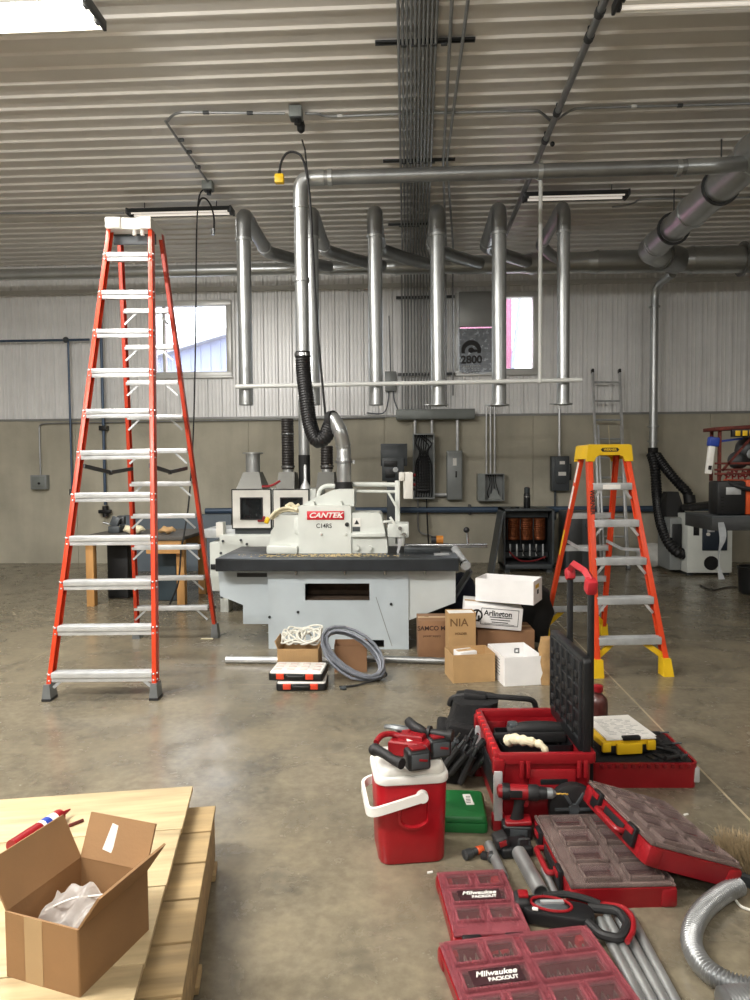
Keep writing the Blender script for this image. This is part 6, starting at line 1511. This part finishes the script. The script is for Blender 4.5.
# front face: latches, handle slot, corner posts
for x in (-.09, .155):
    for k in range(2): MB().box((x+k*.028-.014, -d/2-.012, h*.8), (.018, .016, .075), None, .003).part('latch_bar', 'red_pl', b)
mb = MB().box((.035, -d/2-.006, h*.63), (.12, .012, .028), None, .004); mb.part('handle_slot', 'black_pl', b)
mb = MB().box((.03, -d/2-.004, h*.64), (.2, .014, .1), None, .008); mb.part('front_panel', 'red_pl', b)
mb = MB(); mb.box((.03, -d/2-.003, h*.28), (.3, .016, .12), None, .008); mb.part('front_panel', 'red_dk', b)
for (x, y) in ((-w/2, -d/2), (-w/2, d/2-.02)):
    p = MB().box((x-.004, y-.016, h*.47), (.036, .03, h*.66), None, .004).part('corner_post', 'alu', t)
    MB().box((x, y-.004, h*.84), (.05, .042, .07), None, .008).part('post_cap', 'red_pl', p)
    MB().box((x, y-.004, h*.1), (.055, .046, .07), None, .008).part('post_cap', 'red_pl', p)
for k in range(9): MB().box((-w/2-.006, -d*.4+k*d*.1, h-.01), (.022, .022, .03), None, .004).part('side_tooth', mat('light_red_plastic', '#c8262a', .36, 0, .06, 9), b)
mb = MB().ring((-w/2-.003, -d*.22, h*.52), (1, 0, 0), .04, .03, .006, 16); mb.part('side_emblem', 'white_pl', b)
mb = MB().box((-w/2-.004, -d*.05, h*.5), (.01, .3, .12), None, .004); mb.part('side_recess', 'black_pl', b)
# inside tray and clutter
MB().tray((.02, .06, .18), (w-.07, d*.42, .09), .02, .006, .006).part('inner_tray', 'black_pl', t)
MB().bx(-w/2+.03, w/2-.03, d*.04, d*.075, .25, .3, .01).part('tray_handle', 'black_rub', t)
# lid swung up on the right with ribs on its inside
lx = w/2-.022
ld = MB().rbox((0, 0, .02), (.43, d*1.0, .035), .03, 1, 4, .005)
mtx = Matrix.Translation((lx+.018, .0, h+.195)) @ Matrix.Rotation(D(-90), 4, 'Y')
ld.bm.transform(mtx); ld = ld.part('lid', 'black_pl', t)
mb = MB()
for k in range(4): mb.bx(lx-.026, lx+.004, -d/2+.03, d/2-.03, h+.03+k*.115, h+.042+k*.115, .003)
for k in range(6): mb.bx(lx-.03, lx+.004, -d/2+.03+k*(d-.07)/5, -d/2+.042+k*(d-.07)/5, h+.03, h+.385, .003)
mb.part('lid_ribs', mat('black_rib_plastic', '#232527', .4, 0, .15, 12), ld)
for k in range(5):
    for j in range(3): MB().box((lx-.022, -d/2+.08+k*.098, h+.09+j*.115), (.02, .04, .03), None, .004).part('lid_clip', 'black_rub', ld)
# telescopic handle
for k, y in enumerate((-.19, .13)):
    MB().bx(lx+.025, lx+.05, y-.014, y+.014, .08, 1.03, .004).part('handle_tube', 'black_pl', t)
hz = 1.03
mb = MB(); mb.box((lx+.037, -.19, hz+.0), (.05, .06, .07), RT(20, 0, 0), .014); mb.box((lx+.037, .13, hz+.005), (.045, .055, .06), RT(-20, 0, 0), .014)
mb.tube(arcpath([(lx+.037, -.2, hz+.02), (lx+.037, -.12, hz+.05), (lx+.037, .07, hz+.06), (lx+.037, .145, hz+.01)], .03, 4), .019, 4); mb.part('grip', mat('grip_red', '#b32630', .5, 0, .08, 9), t)
# wheels
for y in (-d/2-.03, d/2+.03):
    wh = MB().lathe([(.03, -.024), (.08, -.026), (.101, -.018), (.106, 0), (.101, .018), (.08, .026), (.03, .024)], (.108, y, .106), (0, 1, 0), 28).part('wheel', 'black_rub', t)
    mb = MB().lathe([(0, -.03), (.022, -.03), (.026, -.022), (.026, .022), (.022, .03), (0, .03)], (.108, y, .106), (0, 1, 0), 16); mb.part('hub', 'dkgrey', wh)
    mb = MB()
    for k in range(6): a = k*PI/3; mb.box((.108+.052*math.cos(a), y-.024, .106+.052*math.sin(a)), (.06, .012, .014), (0, -a, 0), .003)
    mb.part('spokes', 'dkgrey', wh)
# rope in the box
tr_ = thing('work_glove', 'bunched cream cloth hanging over the front rim of the open red tool box', 'cloth', (.565, 3.05, .27))
mb = MB(); L = []
pts = [gz(508, 741, .315), gz(513, 739, .335), gz(520, 740, .34), gz(527, 741, .345), gz(535, 743, .335), gz(541, 745, .34), gz(545, 750, .315), gz(546, 756, .27)]
pts[-2].y -= .015; pts[-1] = Vector((pts[-2].x+.004, pts[-2].y-.012, .262))
mb.tube(smoothpath(pts, 5), lambda u: .019*(1-u)**.6+.007+.003*math.sin(u*40), 10); mb.part('cloth', 'cream', tr_, True)
t = thing('cordless_tool', 'long black cordless tool lying inside the open red tool box', 'power tool', (.62, 3.2, .27))
mb = MB(); mb.tube(smoothpath([Vector((.47, 3.33, .285)), Vector((.56, 3.33, .3)), Vector((.68, 3.34, .298)), Vector((.76, 3.35, .29))], 5), lambda u: .026+.008*math.sin(u*PI), 12); mb.part('body', 'black_rub', t, True)
MB().box((.5, 3.34, .30), (.05, .06, .05), RT(0, 0, 10), .01).part('head', 'dkgrey', t, True)

# ================================================================== low box, yellow case and papers behind it
t = thing('low_toolbox', 'low red tool box with black open foam top behind the tilted organiser', 'tool box', (1.125, 3.56, 0), D(1.7))
w, d, h = .515, .40, .122
b = MB().tray((0, 0, 0), (w, d, h), .03, .012, .03, 1.02).part('base', 'red_pl', t)
mb = MB().rbox((0, 0, h-.012), (w-.03, d-.03, .028), .025, .98, 4, .004); fm = mb.part('foam', 'black_cloth', t)
mb = MB()
for k in range(8): MB().box((w*.1+(k % 4)*.045, -d*.35+(k//4)*.12+.01*(k % 2), h+.006), (.03, .07, .012), RT(0, 0, 20+7*k), .003).part('foam_rib', 'black_rub', fm)
mb = MB()
for k in range(12): mb.box((-w/2+.05+k*(w-.1)/11, -d/2-.002, h-.012), (.018, .012, .02), None, .003)
mb.part('hinge_teeth', 'red_dk', b)
MB().box((w/2-.006, -d/2+.02, h*.5), (.03, .03, h*.6), None, .006).part('corner_post', 'alu', b)
for k in range(7):
    q = gz(654+k*4, 734+k*3.6+(k % 3)*3, .14); hl = thing('hand_tool', 'small black tool lying on the foam of the low red box', 'tool', (q.x, q.y, h+.012), rnd.uniform(0, 3), 'tools lying on the foam of the low red box')
    MB().tube([(-.05, 0, .012), (.03, 0, .012)], lambda u: .012-.003*u, 8).part('handle', 'black_rub', hl); MB().tube([(.03, 0, .012), (.08, 0, .012)], .005, 6).part('shaft', 'dkgrey', hl)
cx = (gz(605, 735, .16)+gz(640, 752, .16))/2
t = thing('yellow_case', 'yellow and black parts case lying on the low red tool box', 'parts case', (1.055, 3.56, .139), D(9))
MB().rbox((0, 0, .022), (.27, .25, .044), .02, 1, 4, .005).part('base', 'black_pl', t)
l = MB().rbox((0, 0, .055), (.285, .26, .026), .022, .98, 4, .005).part('lid', 'yellow', t)
MB().box((0, -.135, .03), (.13, .022, .055), None, .006).part('front_latch', 'yellow', t)
for s_ in (-1, 1): MB().box((s_*.115, -.13, .04), (.045, .02, .05), None, .006).part('side_latch', 'yellow', t)
mb = MB(); 
for k in range(3):
    pass
t2 = thing('paper_sheets', 'stack of printed white papers on the yellow case', 'papers', (1.07, 3.58, .21), D(7))
mb = MB(); mb.box((0, .0, .004), (.25, .3, .008), None); mb.box((.006, .01, .0085), (.248, .296, .001), (0, 0, .04)); sh = mb.part('sheets', 'paper', t2)
mb = MB(); rr = random.Random(2)
for k in range(12):
    y = .1-k*.018; xx = -.09
    while xx < .08: ln = rr.uniform(.01, .05); mb.box((xx+ln/2, y, .0094), (ln, .003, .0006)); xx += ln+rr.uniform(.006, .04)
mb.part('print', 'panelgrey', sh)
MB().box((.0, -.145, .008), (.09, .028, .02), None, .005).part('clip', 'black_pl', t2)
# brown jug with red cap
q = Vector((1.11, 4.12, 0)); t = thing('fuel_jug', 'brown plastic jug with red cap standing behind the raised lid', 'jug', q)
MB().lathe([(.05, 0), (.056, .01), (.057, .16), (.05, .19), (.03, .21), (.022, .215), (.022, .23)], n=18).part('bottle', mat('brown_plastic', '#4a2622', .35, 0, .12, 9), t)
MB().lathe([(.028, .228), (.03, .232), (.03, .262), (.02, .268)], n=16).part('cap', 'red_pl', t)
MB().tube(arcpath([(.0, .03, .2), (.0, .075, .2), (.0, .075, .1), (.0, .05, .08)], .02, 4), .009, 8).part('handle', MATS['brown_plastic'], t)

# ================================================================== black tool bag with tools, green case
t = thing('tool_bag', 'black cloth tool bag slumped between the cooler and the open tool box', 'bag', (.325, 3.73, 0), D(-8))
mb = MB(); L = []
for k in range(9):
    z = k/8*.315; e = 1.08+.12*math.sin(k*.9)-(.35*max(0, k-5)/3); ring_ = []
    for i in range(22):
        a = 2*PI*i/22; sx = math.copysign(abs(math.cos(a))**.6, math.cos(a)); sy = math.copysign(abs(math.sin(a))**.6, math.sin(a))
        n_ = 1+.05*math.sin(3*a+k)+.04*math.sin(7*a-2*k); ring_.append((sx*.14*e*n_+.03*k/8, sy*.15*e*n_, z))
    L.append(ring_)
mb.loft(L); bg_ = mb.part('body', 'black_cloth', t, smooth=60)
for (x, y, z, s1, s2, s3, r_) in ((-.07, -.17, .09, .13, .07, .16, 6), (.06, -.165, .1, .12, .06, .17, -8), (-.15, -.02, .1, .06, .18, .16, 4), (-.13, -.3, .085, .2, .16, .16, 6), (-.03, -.22, .2, .16, .06, .1, 12)):
    MB().box((x, y, z), (s1, s2, s3), RT(r_, r_, r_), .018).part('pocket', 'black_cloth', bg_)
MB().tube(smoothpath([(-.11, .02, .26), (-.09, .01, .305), (.0, .0, .325), (.1, .0, .327), (.24, .0, .325), (.33, .02, .31), (.35, .04, .25)], 6), .015, 8).part('carry_strap', 'black_rub', t)
MB().box((.03, .0, .327), (.12, .07, .04), RT(0, 5, 0), .008).part('strap_pad', 'black_rub', t)
rr = random.Random(11)
for k in range(15):
    x = -.16+.021*k+rr.uniform(-.012, .012); y = -.2-.02*(k % 3); z = .15+rr.uniform(0, .06)+.012*(k % 4)
    p = Vector((.165+.0125*k+rr.uniform(-.008, .008), 3.40-.045*(k % 3), .085+.022*(k % 4)+rr.uniform(0, .03))); dirv = Vector((.45+rr.uniform(-.2, .2), -.15+rr.uniform(-.2, .2), .75)).normalized()
    hl = thing('hand_tool', 'dark handled hand tool sticking out of the black tool bag pockets', 'tool', p, 0, 'hand tools in the black tool bag')
    L_ = rr.uniform(.06, .1)
    MB().tube([dirv*-.07, dirv*.0, dirv*L_*.6, dirv*L_], lambda u: .0165+.004*math.sin(u*9), 8).part('handle', 'black_rub' if k % 3 else 'dkgrey', hl)
    MB().tube([dirv*L_*.98, dirv*(L_+.05)], .0045 if k % 2 else .008, 6).part('tip', 'steel' if k % 3 == 0 else 'strut', hl)
t = thing('green_case', 'green hard tool case with white label beside the cooler', 'tool case', (.135, 3.05, 0), D(-2))
w, d, h = .40, .26, .07
b = MB().rbox((0, 0, h*.3), (w, d, h*.6), .022, 1.0, 4, .004).part('base', 'green_pl', t)
l = MB().rbox((0, 0, h*.81), (w, d, h*.38), .022, .95, 4, .006).part('lid', 'green_pl', t)
MB().box((.125, .03, h+.0006), (.035, .1, .0012), RT(0, 0, 8)).part('label', 'paper', l)
mb = MB()
for k in range(5): mb.box((.125, .0+k*.014, h+.0015), (.02, .004, .0008), RT(0, 0, 8))
mb.part('label_print', 'ink', l)


# ================================================================== drill, band saw, battery and pipes in front
def drill(px, py, Y):
    q = at(px, py, Y); q.z = 0
    t = thing('cordless_drill', 'red and black cordless drill standing on its battery before the open tool box', 'drill', q, D(-4))
    zb = .062; zm = .19
    bt_ = MB().box((-.005, 0, .031), (.125, .078, .06), RT(0, 0, 0), .012, 3).part('battery', 'black_pl', t)
    MB().box((-.0, -.04, .034), (.07, .004, .03), None, .002).part('battery_label', 'dkgrey', bt_)
    MB().box((.0, 0, .068), (.11, .072, .022), RT(0, -6, 0), .008, 3).part('battery_foot', 'red_pl', t)
    L = []
    for (f, rx, ry) in ((0, .03, .021), (.3, .023, .0185), (.65, .022, .019), (1, .028, .022)):
        c = Vector((-.005+.015*f, 0, .072+f*(zm-.08))); L.append([(c.x+rx*math.cos(2*PI*i/14), ry*math.sin(2*PI*i/14), c.z) for i in range(14)])
    MB().loft(L).part('handle', 'black_rub', t)
    MB().box((.034, 0, zm-.045), (.018, .016, .032), RT(0, 14, 0), .004).part('trigger', 'red_pl', t)
    mb = MB().lathe([(.012, -.088), (.026, -.082), (.031, -.05), (.032, .03), (.028, .045)], (0, 0, zm), (1, 0, 0), 18); mh = mb.part('motor_housing', 'red_pl', t)
    mb = MB().lathe([(.0325, -.066), (.034, -.06), (.034, -.04), (.0325, -.034)], (0, 0, zm), (1, 0, 0), 18); mb.part('rear_band', 'black_pl', mh)
    mb = MB().box((-.01, -.031, zm+.004), (.05, .006, .03), None, .002); mb.part('side_badge', 'black_pl', mh)
    mb = MB().lathe([(.031, .04), (.033, .048), (.033, .075), (.029, .085)], (0, 0, zm), (1, 0, 0), 20); mb.part('clutch_ring', 'black_rub', t)
    mb = MB().lathe([(.026, .083), (.026, .1), (.023, .118)], (0, 0, zm), (1, 0, 0), 18); ck = mb.part('gear_collar', 'black_pl', t)
    mb = MB().lathe([(.023, .117), (.022, .14), (.01, .155), (.006, .156)], (0, 0, zm), (1, 0, 0), 16); ck = mb.part('chuck', 'foot', t)
    mb = MB(); mb.tube([(.153+.004*k, .0012*math.sin(k*1.4), zm+.0012*math.cos(k*1.4)) for k in range(14)], .0035, 6); mb.part('drill_bit', mat('brass_bit', '#c9a04a', .35, .7, .1, 30), ck)
drill(518, 835, 2.9)
# black battery charger with red mark
q = gz(513, 858); t = thing('battery_charger', 'black battery charger with a red battery lying below the drill', 'charger', (q.x, q.y+.04, 0), D(12))
MB().box((.01, 0, .022), (.13, .1, .042), None, .01, 3).part('case', 'black_pl', t)
MB().box((-.045, 0, .055), (.055, .07, .05), RT(0, -15, 0), .01, 3).part('battery', 'black_rub', t)
MB().box((-.048, -.037, .06), (.03, .004, .022), RT(0, -15, 0), .002).part('mark', 'red_pl', t)
MB().tube(arcpath([(.02, -.03, .044), (.02, -.03, .07), (.065, -.03, .066), (.065, -.03, .04)], .01, 3), .005, 6).part('bail', 'strut', t)
# small bits
q = gz(473, 860); t = thing('socket_adapter', 'small dark metal adapter with orange end on the floor behind the small organiser', 'adapter', (q.x, q.y+.02, 0), .3)
MB().lathe([(.012, -.045), (.02, -.04), (.02, -.01), (.014, -.005), (.014, .02)], (0, 0, .02), (1, .3, 0), 12).part('body', 'strut', t)
MB().lathe([(.013, .02), (.016, .024), (.014, .05)], (0, 0, .02), (1, .3, 0), 12).part('end', 'orange_pl', t)
t = thing('socket_adapter', 'small black metal adapter on the floor beside the orange ended one', 'adapter', (q.x+.075, q.y-.0, 0), 1.2)
MB().lathe([(.014, -.03), (.02, -.025), (.02, .0), (.012, .005), (.012, .03)], (0, 0, .02), (1, .3, 0), 12).part('body', 'strut', t)
MB().box((0, .03, .012), (.03, .03, .024), None, .005).part('block', 'black_rub', t)
def pipe(pa, pb, r, label, m='emt', ext=0., group=None):
    a, b = gz(*pa, r), gz(*pb, r); d = (b-a).normalized(); b = b+d*ext
    mb = MB().cyl(a, b, r, n=18, cap0=False, cap1=False); mb.cyl(a, b, r*.86, n=18, cap0=False, cap1=False); mb.ring(a, d, r, r*.86, .002, 18); mb.ring(b, d, r, r*.86, .002, 18)
    mb.solo('conduit_pipe', m, label, 'pipe', group, smooth=50)
pipe((519, 853), (541, 893), .029, 'thick galvanised pipe between the small organiser and the band saw')
pipe((489, 845), (503, 877), .02, 'short galvanised pipe end behind the small organiser')
pipe((544, 870), (566, 918), .014, 'thin galvanised pipe beside the flat dusty organiser', 'emt')
pipe((607, 918), (657, 1010), .0165, 'first of four galvanised pipes at the picture bottom, counted from the band saw', ext=.35)
pipe((618, 916), (668, 1008), .0165, 'second of four galvanised pipes at the picture bottom, counted from the band saw', ext=.35)
pipe((629, 914), (679, 1008), .0165, 'third of four galvanised pipes at the picture bottom, counted from the band saw', ext=.35)
pipe((600, 921), (645, 1010), .0165, 'galvanised pipe pressed against the large organiser, nearest of the four', ext=.3)
# portable band saw
t = thing('band_saw', 'black and red portable band saw lying between the two near organisers', 'band saw', (.50, 2.345, 0), D(-14))
mb = MB().rbox((0, 0, .03), (.25, .105, .05), .045, .96, 6, .01); bb = mb.part('body', 'black_pl', t)
mb = MB(); pth = [(-.02+.068*math.cos(2*PI*k/28), .002+.038*math.sin(2*PI*k/28), .058) for k in range(28)]; mb.tube(pth, .005, 8, closed=True); mb.part('red_ring', 'red_pl', bb)
mb = MB(); mb.sphere((-.02, .002, .05), 1, (.06, .033, .014), 18); mb.part('wheel_cover', 'dkgrey', bb)
mb = MB(); mb.bar((-.055, -.01, .066), (.02, .014, .066), .014, .008); mb.part('cover_slot', 'alu_dull', bb)
mb = MB(); mb.box((-.12, .005, .04), (.055, .075, .06), RT(0, 0, 12), .014, 3); mb.part('shoe', 'black_rub', t)
mb = MB().box((-.115, .008, .074), (.035, .04, .012), RT(0, 0, 12), .005); mb.part('lamp_cover', 'red_pl', t)
mb = MB(); mb.box((-.07, -.05, .064), (.02, .012, .008), None, .003); mb.part('sticker', 'paper', t)
mb = MB().tube(arcpath([(.1, .045, .04), (.2, .05, .045), (.225, -.02, .045), (.2, -.1, .042), (.14, -.09, .04), (.1, -.04, .04)], .04, 5), .0155, 10); hd = mb.part('handle', 'black_rub', t)
mb = MB().tube(smoothpath([(.12, .062, .045), (.2, .066, .05), (.238, .02, .052), (.24, -.05, .05), (.218, -.112, .046)], 6), .009, 8); mb.part('red_trim', 'red_pl', hd)
mb = MB().tube(smoothpath([(-.05, .05, .05), (.02, .075, .055), (.09, .07, .055), (.14, .06, .05)], 5), .012, 8); mb.part('motor_housing', 'black_rub', t)
M['flexmetal'] = mat('flexible_steel', '#a8aaab', .34, .85, .05, 12)
# flexible metal hose
pts = [gz(739, 886, .038), gz(724, 893, .038), gz(706, 907, .038), gz(694, 925, .038), gz(692, 945, .038), gz(702, 965, .038), gz(720, 979, .038), gz(745, 988, .038), gz(790, 997, .038)]
t = thing('flexible_conduit', 'corrugated silver flexible conduit curving across the floor at the lower right', 'hose', pts[4])
ribbed(MB(), pts, .0295, .0115, .004, 10, 18).part('hose', 'flexmetal', t, True)
pts = [gz(725, 1006, .05), gz(745, 1003, .05), gz(775, 1003, .05)]
t = thing('flexible_conduit', 'second corrugated silver conduit just showing at the lower right corner', 'hose', pts[1]); ribbed(MB(), pts, .045, .011, .0035, 10, 18).part('hose', 'flexmetal', t, True)
MB().tube(smoothpath([gz(728, 880, .06), gz(733, 893, .03), gz(737, 902, .008), gz(744, 908, .006), gz(760, 912, .006)], 6), .005, 6).solo('white_wire', 'cable_white', 'white wire trailing from the broom head at the right edge', 'wire')
# broom head, bristles up
q = gz(748, 884); t = thing('push_broom', 'worn broom head lying bristles up at the right edge beyond the conduit', 'broom', (q.x, q.y, 0), D(-38))
MB().box((.08, 0, .03), (.36, .075, .05), RT(12, 0, 0), .01).part('head', 'dkgrey', t)
mb = MB(); rr = random.Random(4)
for k in range(900):
    u = rr.uniform(-.09, .25); v = rr.uniform(-.03, .03)
    mb.cyl((u, v, .05), (u*1.08-.02+rr.gauss(0, .012), v*2.2+.03+rr.gauss(0, .015), .13+rr.uniform(0, .035)), .0018, .001, n=3, cap0=False, cap1=False)
mb.part('bristles', mat('broom_bristles', '#8f7d5f', .8, 0, .2, 30), t, kind='stuff')
# crumbs on the floor
for (px, py, lab) in ((686, 815, 'tiny white chip on the floor right of the tilted organiser'), (430, 873, 'tiny white chip on the floor before the cooler')):
    q = gz(px, py); MB().box((q.x, q.y, .003), (.022, .008, .006), RT(0, 0, 20), .001).solo('plaster_chip', 'paper', lab, 'chip')
# ================================================================== pallet stack, box and caulk tube at the lower left
M['plywood'] = mat('pale_plywood', '#bda983', .6, 0, .22, 9, .15, 30)
M['palletwood'] = mat('pallet_board', '#a68e66', .7, 0, .26, 8, .2, 30)
def wood(m, sx):
    nt = m.node_tree
    for n in nt.nodes:
        if n.type == 'TEX_NOISE' and not any(l.from_node.type == 'MAPPING' for l in n.inputs['Vector'].links):
            src = n.inputs['Vector'].links[0].from_socket; mp = nt.nodes.new('ShaderNodeMapping'); mp.inputs['Scale'].default_value = sx
            nt.links.new(src, mp.inputs[0]); nt.links.new(mp.outputs[0], n.inputs['Vector'])
wood(M['plywood'], (.35, 3, 3)); wood(M['palletwood'], (.35, 3, 3)); wood(M['lumber'], (3, 3, .35))
ang = D(10.8)
R2 = Matrix.Rotation(ang, 3, 'Z'); c0 = Vector((-.856, 2.678, .3))         # back right corner of the sheet
t = thing('plywood_sheet', 'pale plywood boards laid over the pallet under the open carton', 'plywood', (c0.x, c0.y, .282), ang)
for k, (y0, y1) in enumerate(((-.33, 0), (-.665, -.335), (-1.0, -.67), (-1.4, -1.005))):
    MB().bx(-1.3, 0-.003*k, y0, y1, 0, .018, .002).part('board', 'plywood', t)
t = thing('wood_pallet', 'wooden pallet on the floor under the plywood boards', 'pallet', (c0.x+.075, c0.y-.04, 0), ang)
zt = .24
for k in range(7): MB().bx(-1.2, .025, -.1-.2*k-.09, -.1-.2*k+.1, zt-.018, zt, .003).part('deck_board', 'palletwood', t)
for x in (-.0, -.6, -1.15): MB().bx(x-.02, x+.02, -1.35, 0, .035, zt-.018, .003).part('stringer', 'palletwood', t)
for y in (-.08, -.65, -1.25): MB().bx(-1.2, .03, y-.05, y+.05, .012, .035, .002).part('bottom_board', 'palletwood', t)
for k in range(3): MB().bx(-.9+k*.36, -.82+k*.36, -1.3, -.04, zt, zt+.042, .003).part('spacer_batten', 'palletwood', t)
# carton with flaps up
z = .3003
P0, P1, P2 = gz(6, 976, z), gz(80, 998, z), gz(153, 920, z)
ex = (P1-P0).normalized(); ang2 = math.atan2(ex.y, ex.x); w = (P1-P0).length; d = (P2-P1).length*.88
ey = Vector((-ex.y, ex.x, 0)); cc = P1-ex*w/2+ey*d/2
t = carton('open_carton', 'open cardboard carton with raised flaps standing on the plywood boards', cc, ang2, w, d, .165, 'kraft', flaps=(('-x', 28, .125), ('+x', 36, .105), ('+y', 24, .115)))
t.location.z = z; W[t.name] = Matrix.Translation((cc.x, cc.y, z)) @ Matrix.Rotation(ang2, 4, 'Z')
MB().bx(-.05, .005, -d/2-.0008, -d/2+.0005, 0, .165).part('tape', mat('clear_brown_tape', '#a58a66', .22, 0, .05, 9), t)
MB().box((-.02, d/2+.0185, .222), (.03, .0012, .07), RT(-24, 12, 0)).part('torn_tape', 'offwhite', t)
# clear bag in it
t2 = thing('zip_bag', 'clear zip bag lying in the open cardboard carton', 'bag', (cc.x-.012, cc.y-.02, z+.025), ang2)
mb = MB(); G_ = []
bp = [(-.075, -.06, .05), (-.07, .0, .115), (.0, .06, .16), (.085, .085, .15)]
nx, ny = 14, 10
for j in range(ny+1):
    v = j/ny; row = []
    for i in range(nx+1):
        u = i/nx; x = -.085+.14*u+.012*math.sin(v*3); y = -.09+.13*v+.03*u; zz = .03+.095*v+.012*math.sin(u*7+v*4)+.01*math.sin(u*15-v*9)
        row.append(mb.V((x, y, zz)))
    G_.append(row)
for j in range(ny):
    for i in range(nx): mb.face([G_[j][i], G_[j][i+1], G_[j+1][i+1], G_[j+1][i]])
bm_ = mb.bm; bmesh.ops.solidify(bm_, geom=bm_.faces[:], thickness=.006)
bg_ = mb.part('film', mat('clear_film', '#e8e4df', .18, 0, .06, 20, .3, 40, alpha=.4), t2, smooth=60)
mb = MB().tube(smoothpath([(-.075, -.01, .075+.014), (-.02, .02, .1+.012), (.04, .045, .118), (.088, .06, .125)], 6), .0022, 6); mb.part('zip_strip', 'white_pl', t2)
# caulk tube
a, b = gz(26, 838, .325), gz(72, 808, .325); d_ = (b-a).normalized()
t = thing('caulk_tube', 'red white and blue caulk tube lying on the plywood behind the carton', 'tube', a-Vector((0, 0, .025)))
r = .024
MB().cyl(a-d_*.06, a+d_*.06, r, n=18).part('tube', 'red_pl', t, True)
s_ = a+d_*.005
MB().cyl(a+d_*.06, a+d_*.13, r*1.0, n=18).part('label_band', 'white_pl', t, True)
MB().cyl(a+d_*.075, a+d_*.1, r*1.02, n=18).part('blue_band', 'blue_pl', t, True)
MB().lathe([(r, 0), (r*1.02, .02), (r*.95, .028), (.01, .034), (.006, .06), (.003, .075)], a+d_*.13, d_, 18).part('nozzle_cap', 'red_pl', t, True)
q = gz(76, 826, .3); MB().tube([q+Vector((-.02, -.01, .006)), q+Vector((.012, .03, .006))], .006, 6).solo('tube_tip', 'rust', 'small dark cut tip lying beside the caulk tube', 'tip')
